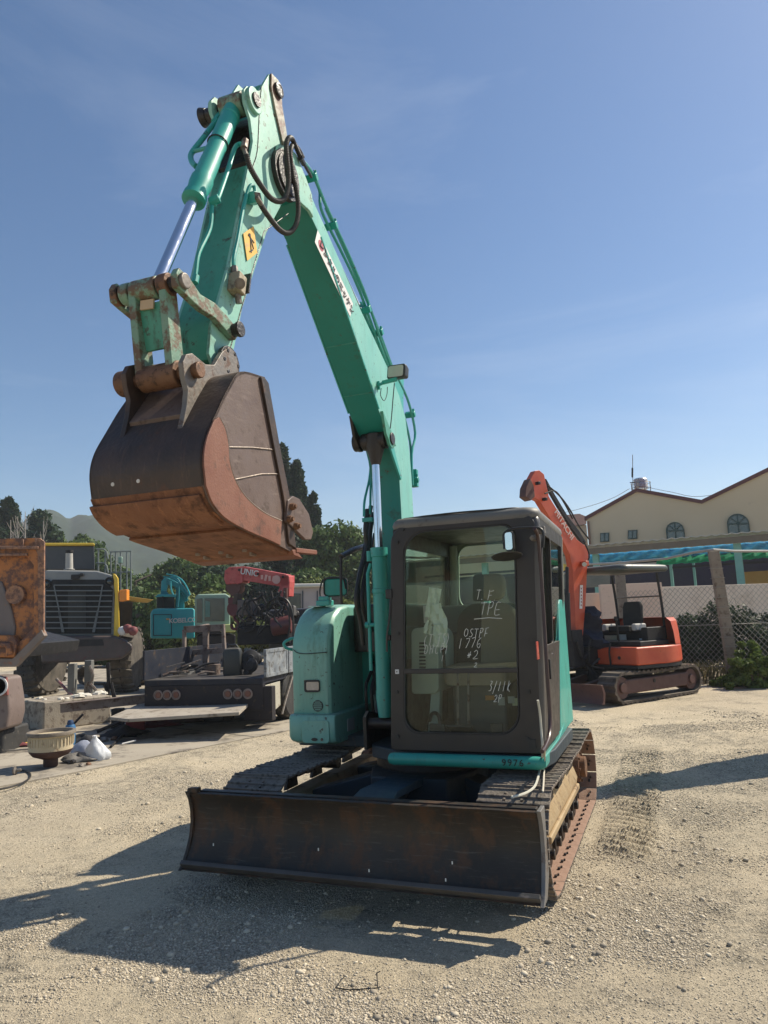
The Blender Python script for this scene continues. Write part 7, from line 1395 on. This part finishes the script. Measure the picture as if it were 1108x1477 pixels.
# brake drum
pc_ = gnd(73, 1106); drum = empty('brake_drum', pc_, label='cream ribbed brake drum standing on its rusty hub on the slab', cat='drum')
CREAM = mat('cream_drum_paint', (.50, .42, .28), .6, fade=(.42, .34, .22), fade_amt=.9, dirt=(.2, .13, .08), dirt_amt=.3, bump=.2)
topz = at(75, 1054, pc_.y).z; rD = .285; hD = topz
prf = [(.08, .0), (.09, .02), (.09, .10), (.14, .12), (.22, .15), (.262, .20), (.268, .225)]
g = MB(); g.lathe([(.001, 0)] + prf, (0, 0, 0), (0, 0, 1), 48); g.build('rusty_hub', mat('dark_rust_hub', (.055, .025, .02), .7, fade=(.10, .05, .035), bump=.6), drum)
g = MB(); g.lathe([(.268, .222), (.268, hD * .86), (.282, hD * .88), (.288, hD * .90)], (0, 0, 0), (0, 0, 1), 64)
for k in range(36):
    a = 2 * math.pi * k / 36; g.tube([Vector((.270 * math.cos(a), .270 * math.sin(a), .28)), Vector((.274 * math.cos(a), .274 * math.sin(a), hD * .84))], .009, 6)
g.build('ribbed_shell', CREAM, drum)
g = MB(); g.lathe([(.286, hD * .89), (.298, hD * .90), (.302, hD * .97), (.296, hD), (.262, hD), (.255, hD * .96), (.25, .25), (.001, .24)], (0, 0, 0), (0, 0, 1), 48)
g.build('drum_rim', mat('grey_drum_rim', (.16, .13, .10), .6, fade=(.3, .26, .2), dirt=(.06, .05, .04), dirt_amt=.3, bump=.3), drum, fix=False)
# bag
pb = gnd(143, 1096); g = MB(); n = 30; rows = [(.001, 0), (.13, .0), (.155, .04), (.15, .09), (.12, .15), (.085, .20), (.05, .245), (.025, .28), (.03, .30), (.001, .31)]; rings = []
for j, (r_, z) in enumerate(rows): rings.append([pb + Vector(((r_ * (1 + .15 * math.sin(5 * a + j * .7) + .09 * math.sin(11 * a - j * 1.3) + .05 * math.sin(17 * a + j)) * math.cos(a) - z * .22), r_ * .8 * (1 + .1 * math.sin(4 * a + j * 1.7)) * math.sin(a), z * 1.05)) for a in [2 * math.pi * i / n for i in range(n)]])
g.loft(rings); tag(g.build('plastic_bag', mat('white_plastic_film', (.66, .67, .68), .35, fade=(.5, .52, .54), bump=.8, bscale=14, spec=.7), ang=50), 'knotted white plastic bag sitting on the slab edge', 'bag')
pb2 = gnd(121, 1086); g = MB(); g.loft([[pb2 + Vector((r_ * (1 + .2 * math.sin(4 * a + j)) * math.cos(a), r_ * .7 * math.sin(a), z)) for a in [2 * math.pi * i / n for i in range(n)]] for j, (r_, z) in enumerate([(.001, 0), (.16, .0), (.17, .05), (.12, .12), (.05, .17), (.001, .18)])]); tag(g.build('plastic_bag', mat('bluish_film', (.33, .35, .42), .35, fade=(.24, .25, .3), bump=.8, bscale=16), ang=60), 'crumpled bluish grey plastic bag between drum and white bag', 'bag')
# blue spray can
pz = gnd(101, 1075); sc2 = empty('spray_can', pz, label='blue spray can standing behind the cream drum', cat='can')
g = MB(); g.lathe([(.001, 0), (.075, 0), (.078, .02), (.078, .27), (.06, .31), (.001, .31)], (0, 0, 0), (0, 0, 1), 24); g.build('can_body', mat('blue_can', (.03, .13, .28), .35, fade=(.07, .2, .36)), sc2); g = MB(); g.lathe([(.045, 0), (.05, .03), (.035, .07), (.001, .07)], (0, 0, .305), (0, 0, 1), 20); g.build('can_cap', mat('dark_blue_cap', (.02, .05, .12), .4), sc2)
# red lever pipe
g = MB(); A = gnd(133, 1041, .0) + Vector((0, 0, .08)); B = at(83, 981, A.y + .35); g.tube([A, B], .028, 10); pr_ = g.build('lever_bar', mat('maroon_bar', (.16, .035, .045), .45, fade=(.4, .3, .28), fade_amt=.6, scale=8)); tag(pr_, 'maroon and silver bar leaning against the concrete block', 'bar')
g = MB(); g.tube([A.lerp(B, .02) + Vector((-.03, -.03, .0)), A.lerp(B, .5) + Vector((-.03, -.03, 0))], .016, 8); g.cyl(B - (B - A) * .04, B + (B - A) * .03, .03, n=10); g.build('bar_grip', PINGREY, pr_)
# red toolbox, rags, scraps
pt = gnd(195, 1056); tb = empty('tool_box', pt, R(12), label='small red steel tool box under the pale plate', cat='box')
g = MB(); g.box((0, .1, .13), (.30, .22, .26)); g.build('box_body', mat('red_box_paint', (.20, .022, .025), .5, dirt=(.05, .02, .02), dirt_amt=.3), tb, .01); g = MB(); g.tube([(-.08, .1, .26), (-.07, .1, .31), (.07, .1, .31), (.08, .1, .26)], .012, 6); g.build('box_handle', DKMAC, tb)
ragm = [mat('dark_red_rag', (.12, .025, .03), .9, fade=(.2, .06, .06), bump=.6), mat('black_rag', (.02, .02, .022), .9, bump=.6), mat('brown_rag', (.10, .06, .05), .9, bump=.6)]
def lump(name, px, py, sx, sy, sz, m, label, cat, seed):
    r2 = random.Random(seed); p = gnd(px, py); n = 20; rings = []
    for j, (r_, z) in enumerate(((.001, 0), (.95, .0), (1, .25), (.8, .6), (.45, .9), (.001, 1))):
        rings.append([p + Vector((sx * r_ * (1 + .3 * math.sin(3 * a + seed + j) + .18 * math.sin(7 * a + j * 2)) * math.cos(a), sy * r_ * (1 + .25 * math.sin(4 * a + j + seed)) * math.sin(a), sz * z * (1 + .3 * math.sin(2 * a + seed)) + .012)) for a in [2 * math.pi * i / n for i in range(n)]])
    g = MB(); g.loft(rings); return tag(g.build(name, m, None, ang=70), label, cat)
lump('rag', 228, 1048, .34, .2, .10, ragm[0], 'dark red rag heap under the long pale plate', 'rag', 1)
lump('rag', 262, 1042, .38, .22, .12, ragm[2], 'brown rag lying right of the red rag heap', 'rag', 2)
lump('rag', 122, 1072, .26, .16, .10, ragm[1], 'black oily rag behind the bluish bag', 'rag', 3)
lump('rag', 180, 1062, .34, .2, .14, ragm[1], 'black cloth heap in front of the red tool box', 'rag', 4)
lump('rag', 30, 1062, .30, .18, .10, ragm[1], 'black bundle on the slab left of the concrete block', 'rag', 5)
lump('rag', 20, 1078, .22, .12, .07, ragm[0], 'dark red cloth on the slab at the left edge', 'rag', 6)
lump('gravel_sack', 112, 1099, .20, .12, .09, mat('dirty_grey_sack', (.16, .15, .14), .8, bump=.6), 'dirty grey sack lying between drum and white bag', 'sack', 7)
lump('rag', 90, 1045, .2, .14, .1, ragm[2], 'brown rag at the foot of the concrete block', 'rag', 8)
for k, (a, b, r_, m_, lb_) in enumerate((((0, 1082), (52, 1074), .014, YELS, 'long yellow handled rod lying on the slab'), ((6, 1076), (34, 1070), .02, REDS, 'short red bar on the slab at left'), ((10, 1086), (55, 1084), .012, WOODP, 'thin wooden stick beside the yellow rod'), ((160, 1080), (182, 1060), .02, DKMAC, 'black wrench lying right of the white bag'), ((176, 1076), (196, 1073), .012, WHITEP, 'thin pale strip on the slab right of the bag'), ((92, 1062), (120, 1030), .02, DKMAC, 'black crowbar leaning on the concrete block'), ((28, 1040), (48, 1008), .03, DKMAC, 'black bar lying in the shade of the tipper'), ((140, 1058), (176, 1040), .03, GREASE, 'greasy black shaft under the end of the beam'))):
    A = gnd(*a) + Vector((0, 0, .03)); B = gnd(*b) + Vector((0, 0, .05)); 
    if 'leaning' in lb_ or 'under the end' in lb_: B = at(b[0], b[1], A.y + .1)
    g = MB(); g.tube([A, B], r_, 8); tag(g.build('lying_bar', m_), lb_, 'bar')
for k, (x, y, s) in enumerate(((104, 1102, .05), (118, 1106, .04), (128, 1104, .035), (110, 1090, .05), (150, 1070, .07), (165, 1068, .06), (140, 1075, .06), (40, 1068, .06), (60, 1078, .05), (52, 1068, .05))):
    p = gnd(x, y) + Vector((0, 0, s * .5)); g = MB(); g.lathe([(.001, -s * .5), (s, -s * .4), (s * 1.1, 0), (s * .6, s * .5), (.001, s * .6)], p, (rs.uniform(-1, 1), rs.uniform(-1, 1), 1.5), 8)
    tag(g.build('small_scrap', (GREASE, PINGREY, PINRUST)[k % 3]), 'small greasy lump of scrap on the slab near the drum', 'scrap', group='greasy scrap lumps on the slab')
# air hose with fitting
g = MB(); hs_ = [gnd(x, y) + Vector((0, 0, .02)) for x, y in ((-30, 1146), (0, 1141), (18, 1137), (34, 1131), (43, 1124), (43, 1118), (36, 1114), (26, 1114))]; g.tube(hs_, .0115, 8, smooth=6); ho = tag(g.build('air_hose', HOSE), 'black air hose curling across the slab corner at the left edge', 'hose')
c_ = gnd(22, 1118); g = MB(); g.lathe([(.012, 0), (.05, .01), (.055, .03), (.02, .04), (.018, .09), (.012, .1)], c_ + Vector((-.03, 0, .05)), (1, .1, .1), 16); g.build('air_coupling', PINGREY, ho)
# twig of wire on the gravel
g = MB(); g.tube([gnd(484, 1428) + Vector((0, 0, .01)), gnd(505, 1431) + Vector((0, 0, .01)), gnd(548, 1428) + Vector((0, 0, .01))], .003, 5); g.tube([gnd(545, 1429) + Vector((0, 0, .01)), gnd(544, 1420) + Vector((0, 0, .05)), gnd(549, 1424) + Vector((0, 0, .07))], .003, 5); g.tube([gnd(484, 1428) + Vector((0, 0, .01)), gnd(497, 1418) + Vector((0, 0, .03))], .0025, 5); tag(g.build('wire_twig', DKMAC), 'thin bent black wire lying on the gravel in front', 'wire')
# ------------------------------------------------------------------ vegetation
def leafmat(name, a, b, c):
    m = bpy.data.materials.new(name); m.use_nodes = True; nt = m.node_tree; p = nt.nodes['Principled BSDF']; g = _n(nt, 'ShaderNodeNewGeometry'); cr = _n(nt, 'ShaderNodeValToRGB')
    cr.color_ramp.elements[0].color = c4(a); cr.color_ramp.elements[1].color = c4(c); e = cr.color_ramp.elements.new(.5); e.color = c4(b)
    nt.links.new(g.outputs['Random Per Island'], cr.inputs[0]); nt.links.new(cr.outputs[0], p.inputs['Base Color']); p.inputs['Roughness'].default_value = .6; p.inputs['Specular IOR Level'].default_value = .3
    p.inputs['Transmission Weight'].default_value = 0
    tr = _n(nt, 'ShaderNodeBsdfTranslucent'); nt.links.new(cr.outputs[0], tr.inputs[0]); mx = _n(nt, 'ShaderNodeMixShader'); mx.inputs[0].default_value = .25
    o = nt.nodes['Material Output']; nt.links.new(p.outputs[0], mx.inputs[1]); nt.links.new(tr.outputs[0], mx.inputs[2]); nt.links.new(mx.outputs[0], o.inputs[0]); return m
LF = [leafmat('leaf_mid_green', (.04, .075, .018), (.07, .12, .03), (.12, .18, .05)), leafmat('leaf_dark_green', (.012, .030, .014), (.02, .045, .02), (.035, .07, .03)), leafmat('leaf_yellow_green', (.09, .12, .025), (.13, .16, .04), (.17, .2, .06)), leafmat('dry_grass', (.16, .13, .07), (.10, .10, .04), (.25, .21, .12)), leafmat('weed_dark', (.018, .036, .016), (.03, .055, .025), (.05, .08, .03)), leafmat('weed_bright', (.07, .11, .02), (.11, .16, .035), (.15, .2, .05))]
BARK = mat('bark', (.09, .07, .05), .9, fade=(.14, .11, .09), bump=.8, bscale=12); BARE = mat('bare_pale_branch', (.34, .30, .26), .9, fade=(.4, .36, .3))
def leaves(name, clumps, nper, size, m, parent=None, rs_=None, zs=.85):
    rr = np.random.RandomState(rs_ or 1); cs = np.array([[c[0], c[1], c[2]] for c in clumps]); rad = np.array([c[3] for c in clumps]); k = len(clumps)
    idx = np.repeat(np.arange(k), nper); n = len(idx); d = rr.randn(n, 3); d /= np.linalg.norm(d, axis=1)[:, None]
    r_ = rad[idx] * (.35 + .85 * rr.rand(n)); pos = cs[idx] + d * r_[:, None] * np.array([1, 1, zs])
    a = rr.randn(n, 3); a /= np.linalg.norm(a, axis=1)[:, None]; b = np.cross(a, d + rr.randn(n, 3) * .5); b /= np.linalg.norm(b, axis=1)[:, None]
    s = (size * (.6 + .8 * rr.rand(n)))[:, None]; a = a * s; b = b * s * .55
    co = np.stack([pos - a, pos + b, pos + a, pos - b], 1).reshape(-1, 3); me = bpy.data.meshes.new(name); me.vertices.add(n * 4); me.vertices.foreach_set('co', co.reshape(-1).astype(np.float32))
    me.loops.add(n * 4); me.loops.foreach_set('vertex_index', np.arange(n * 4, dtype=np.int32)); me.polygons.add(n); me.polygons.foreach_set('loop_start', (np.arange(n) * 4).astype(np.int32)); me.update(calc_edges=True); me.materials.append(m)
    o = bpy.data.objects.new(name, me); COL.objects.link(o)
    if parent: o.parent = parent
    return o
def tree(px, Y, ytop, w, m, label, seed, shape='round', n=None, size=.22, cat='tree', zb=0.0, group=None, trunk=True):
    p = at(px, 890, Y); p.z = zb; H_ = at(px, ytop, Y).z - zb; t = empty('tree' if shape != 'cypress' else 'cypress_tree', p, label=label, cat=cat, group=group); r2 = random.Random(seed); cl = []
    if shape == 'round':
        nC = n or 46
        for i in range(nC):
            while True:
                x, y, z = r2.uniform(-1, 1), r2.uniform(-1, 1), r2.uniform(-1, 1)
                if .25 < x * x + y * y + z * z < 1: break
            rc = w * r2.uniform(.20, .36); cl.append((x * (w - rc), y * (w - rc) * .8, H_ * .60 + z * (H_ * .40 - rc), rc))
        nper = 420
    elif shape == 'mass':
        nC = n or 60
        for i in range(nC):
            x, y, z = r2.uniform(-1, 1), r2.uniform(-1, 1), r2.random() ** .6; rc = w * r2.uniform(.16, .30); hh = H_ * (.78 + .22 * math.sin(x * 3.1 + seed)) 
            cl.append((x * w, y * w * .5, max(rc * .5, (hh - rc) * z), rc))
        nper = 420
    else:
        nC = n or 46
        for i in range(nC):
            z = r2.random() ** .8; rr_ = w * (1 - z) ** .5; a = r2.uniform(0, 6.28); rc = w * r2.uniform(.26, .42) * (1 - z * .6); cl.append((rr_ * .75 * math.cos(a), rr_ * .75 * math.sin(a), z * (H_ - rc * 1.7) + .3, rc))
        nper = 360
    if trunk:
        g = MB(); q = Vector((0, 0, -.3)); ln = Vector((r2.uniform(-.3, .3), 0, H_ * .6)); g.tube([q, ln * .5 + Vector((.1, 0, 0)), ln], [w * .07, w * .05, w * .03], 8)
        for c in cl[::4]: c3 = Vector(c[:3]); st = ln * min(1, max(.3, c3.z / max(ln.z, .1) - .25)); g.tube([st, (st + c3) / 2 + Vector((0, 0, .1)), c3], [w * .025, w * .016, w * .006], 5)
        g.build('trunk', BARK, t)
    leaves('crown', cl, nper, size, m, t, seed, zs=1.9 if shape == 'cypress' else .85); return t
tree(486, 45, 741, 2.7, LF[0], 'broad round green tree behind the boom foot', 1, n=60, size=.15)
tree(535, 50, 775, 2.6, LF[0], 'smaller green tree just left of the boom cylinder', 2, n=40, size=.16)
tree(448, 42, 812, 2.0, LF[0], 'low leafy tree between bucket tip and hood mirror', 3, n=40, size=.15)
tree(505, 38, 825, 2.0, LF[2], 'yellow green bush in front of the round tree', 4, 'mass', n=26, size=.12)
tree(410, 54, 645, 1.9, LF[1], 'tallest dark cypress directly behind the bucket', 5, 'cypress', size=.2, n=70)
tree(432, 53, 667, 1.5, LF[1], 'dark cypress right of the tallest one', 6, 'cypress', size=.2, n=70)
tree(456, 52, 714, 1.2, LF[1], 'shortest cypress, rightmost of the dark row', 7, 'cypress', size=.18, n=56)
tree(420, 50, 760, 2.6, LF[1], 'dark bushy tree at the foot of the cypresses', 8, 'mass', n=50, size=.2)
tree(6, 60, 724, 2.3, LF[1], 'tall dark conifer at the left edge of the view', 9, 'cypress', size=.24, n=60)
tree(50, 58, 731, 2.4, LF[1], 'dense dark tree right of the left edge conifer', 10, n=60, size=.2)
tree(72, 60, 746, 1.5, LF[0], 'slim green tree beside the dense dark tree', 11, n=34, size=.18)
tree(22, 62, 752, 2.2, LF[1], 'low dark tree filling the gap at far left', 12, n=40, size=.2)
for k, (px, yt, w, mi, Y) in enumerate(((95, 778, 2.6, 0, 62), (122, 769, 2.2, 0, 60), (150, 766, 3.4, 0, 52), (190, 771, 3.6, 0, 48), (232, 784, 3.6, 0, 46), (275, 796, 3.0, 0, 45), (318, 800, 3.0, 1, 45), (365, 800, 3.0, 1, 46), (345, 835, 2.2, 2, 38), (300, 846, 2.0, 2, 36), (240, 830, 2.4, 0, 38), (200, 838, 2.2, 0, 36))):
    tree(px, Y, yt, w, LF[mi], ['green bush behind the loader cab', 'small tree with a dark top behind the loader exhaust', 'leafy tree behind the loader hand rails', 'leafy tree under the left end of the bucket', 'leafy tree behind the teal excavator boom', 'leafy tree below the middle of the bucket', 'dark tree behind the head of the red crane', 'dark tree behind the right end of the red crane', 'yellow green shrub behind the red crane boom', 'yellow green shrub above the pale green cab', 'green shrub just behind the teal excavator', 'green shrub behind the yellow side platform'][k], 20 + k, 'mass' if k else 'mass', n=44, size=.17)
tree(712, 62, 758, 3.0, LF[0], 'green tree seen through the upper cab window', 40, n=50, size=.24)
# bare pale trees at the left
for k, (px, yt) in enumerate(((22, 745), (33, 738), (12, 750), (60, 752))):
    p = at(px, 890, 52); p.z = 0; H_ = at(px, yt, 52).z; t = empty('bare_tree', p, label=('bare pale trunk forking before the dense dark tree', 'tallest bare pale trunk at the left, straight and thin', 'bare pale trunk nearest the left edge', 'bare pale branch right of the other bare trunks')[k], cat='tree'); r2 = random.Random(90 + k); g = MB()
    g.tube([Vector((0, 0, 0)), Vector((.1, 0, H_ * .5)), Vector((-.05, 0, H_))], [.12, .08, .02], 6)
    for j in range(9):
        z = H_ * r2.uniform(.55, .95); a = r2.uniform(-1, 1); g.tube([Vector((0, 0, z)), Vector((a * .5, 0, z + .5)), Vector((a * .9, 0, z + 1.2))], [.035, .022, .008], 4)
    g.build('trunk', BARE, t)
# hills
def hills():
    pts = [(-200, 770), (-120, 755), (-40, 760), (20, 768), (60, 745), (78, 746), (92, 751), (102, 755), (112, 749), (125, 746), (140, 748), (160, 758), (190, 768), (240, 780), (300, 785), (380, 800), (470, 812), (560, 818), (650, 822), (760, 824), (900, 822), (1100, 812), (1300, 800)]
    n = 260; rows = 26; xs_ = np.linspace(-200, 1300, n); X_, Y_, Z_ = [], [], []
    top = np.interp(xs_, [p[0] for p in pts], [p[1] for p in pts])
    for j in range(rows):
        t = j / (rows - 1); Yj = 230 + 190 * t; rx, ry, rz = [], [], []
        for i in range(n):
            p = at(xs_[i], top[i], 420); h = p.z * (math.sin(t * math.pi / 2) ** 1.2); xx = p.x * Yj / 420
            rx.append(xx); ry.append(Yj); rz.append(h)
        X_.append(rx); Y_.append(ry); Z_.append(rz)
    X_, Y_, Z_ = map(np.array, (X_, Y_, Z_)); amp = np.linspace(0, 1, rows)[:, None] ** .4
    Z_ = Z_ + (vnoise(X_, Y_, 9, 51) * 5 + vnoise(X_, Y_, 3.5, 52) * 2.5) * amp * (Z_ > 4) - .5
    m = mat('wooded_hill', (.015, .03, .018), .95, fade=(.035, .055, .03), fade_amt=.9, dirt=(.02, .035, .015), dirt_amt=.5, scale=.12, dscale=.25, bump=0, spec=.1)
    o = grid_mesh('hills', X_, Y_, Z_, m); tag(o, 'hazy wooded hills beyond the trees', kind='structure')
hills()
# weeds by the fence
def blades(name, spots, m, n, hgt, wid, seed, label, kind='stuff', cat=None, group=None, lean=.5):
    rr = np.random.RandomState(seed); P0 = []; 
    for (x, y, rx, ry) in spots: P0.append(np.stack([x + rr.randn(n) * rx, y + rr.randn(n) * ry, np.zeros(n)], -1))
    p = np.concatenate(P0); k = len(p); h = hgt * (.4 + .8 * rr.rand(k)); a = rr.rand(k) * 6.28; d = np.stack([np.cos(a), np.sin(a), np.zeros(k)], -1); ln = rr.rand(k) * lean
    s = np.stack([-np.sin(a), np.cos(a), np.zeros(k)], -1) * wid; up = np.array([0, 0, 1.])
    mid = p + d * (ln * h * .35)[:, None] + up * (h * .55)[:, None]; tip = p + d * (ln * h)[:, None] + up * h[:, None]
    co = np.stack([p - s, p + s, mid + s * .8, tip, mid - s * .8], 1).reshape(-1, 3); me = bpy.data.meshes.new(name); me.vertices.add(k * 5); me.vertices.foreach_set('co', co.reshape(-1).astype(np.float32))
    me.loops.add(k * 5); me.loops.foreach_set('vertex_index', np.arange(k * 5, dtype=np.int32)); me.polygons.add(k); me.polygons.foreach_set('loop_start', (np.arange(k) * 5).astype(np.int32)); me.update(calc_edges=True); me.materials.append(m)
    o = bpy.data.objects.new(name, me); COL.objects.link(o); return tag(o, label, cat, group, kind)
blades('dry_grass', [(at(x, 960, Y).x, Y, .35, .25) for x, Y in ((965, 17.6), (985, 17.8), (1000, 17.0), (1015, 17.3), (1030, 17.2), (1020, 16.6))], LF[3], 150, .42, .006, 61, 'dry straw coloured grass along the foot of the fence')
for k, (px, Y, w, h, mi, lb_) in enumerate(((978, 18.3, .62, 1.35, 4, 'dark weedy shrub behind the fence just right of the orange excavator'), (1012, 18.2, .75, 1.6, 4, 'tall dark weedy shrub left of the leaning post'), (1082, 18.2, .95, 1.75, 4, 'dark weedy shrub behind the fence right of the post'), (1112, 17.6, .7, 1.4, 4, 'dark shrub at the right edge behind the fence'), (1085, 15.4, .42, .62, 5, 'bright green low bush in front of the fence at right'), (1106, 15.8, .42, .95, 5, 'taller bright green bush at the right edge'), (1060, 15.9, .3, .3, 5, 'small bright green tuft beside the post foot'))):
    p = at(px, 950, Y); p.z = 0; t = empty('shrub', p, label=lb_, cat='shrub'); r2 = random.Random(70 + k); cl = [((r2.uniform(-w, w) * .8 if k < 4 else r2.gauss(0, w * .75)), r2.uniform(-w, w) * .4, h * (.08 + .85 * r2.random() ** (1.0 if k < 4 else 1.6)), w * (r2.uniform(.22, .4) if k < 4 else r2.uniform(.13, .24))) for _ in range(30 if k < 4 else 46)]
    g = MB()
    for c in cl[::2]: g.tube([Vector((c[0] * .3, c[1] * .3, 0)), Vector(c[:3])], [.012, .005], 5)
    g.build('stems', BARK, t); leaves('foliage', cl, 210, .05, LF[mi], t, 70 + k)
# dirt heap behind the orange tracks
g = MB(); n = 40; pD = Vector((7.0, 17.2, 0)); rings = []
for j, (r_, z) in enumerate(((1, 0), (.8, .35), (.5, .75), (.2, .95), (.01, 1))): rings.append([pD + Vector((1.2 * r_ * (1 + .12 * math.sin(5 * a + j)) * math.cos(a), .7 * r_ * (1 + .15 * math.sin(3 * a + 2 * j)) * math.sin(a), .34 * z - .04)) for a in [2 * math.pi * i / n for i in range(n)]])
g.loft(rings); tag(g.build('earth_heap', mat('dry_earth', (.20, .155, .11), .95, fade=(.30, .25, .18), bump=1.0, bscale=20), None, ang=80), 'low heap of dry earth behind the orange excavator tracks', 'heap')

# unseen tapered block added outside the frame to throw the long gravel shadow
gp = empty('shadow_caster', (5.45, 8.95, 0), label='tall tapered concrete stand-in added unseen beyond the right edge to cast a shadow', cat='shadow caster')
g = MB(); g.loft([[Vector((x * s + o, y * s, z)) for x, y in ((-.45, -.3), (.45, -.3), (.45, .3), (-.45, .3))] for z, s, o in ((-.1, 1.0, 0), (1.8, .95, .0), (2.4, .8, .05), (3.0, .75, 0), (3.9, .45, -.05))]); g.build('caster_shaft', CONCP, gp, .03)
g = MB(); g.box((-.05, 0, 3.98), (.6, .5, .16)); g.build('caster_cap', CONC, gp, .03)
# ------------------------------------------------------------------ haze
g = MB(); g.box((60, 240, 30), (1100, 620, 64)); hz_ = g.build('haze', bpy.data.materials.new('haze_air'))
hm = hz_.data.materials[0]; hm.use_nodes = True; nt = hm.node_tree; nt.nodes.clear(); o_ = _n(nt, 'ShaderNodeOutputMaterial'); v_ = _n(nt, 'ShaderNodeVolumePrincipled'); v_.inputs['Color'].default_value = (.93, .96, 1.0, 1); v_.inputs['Density'].default_value = .0008; v_.inputs['Anisotropy'].default_value = .2
nt.links.new(v_.outputs[0], o_.inputs['Volume']); tag(hz_, 'thin bluish haze in the distance', kind='stuff')
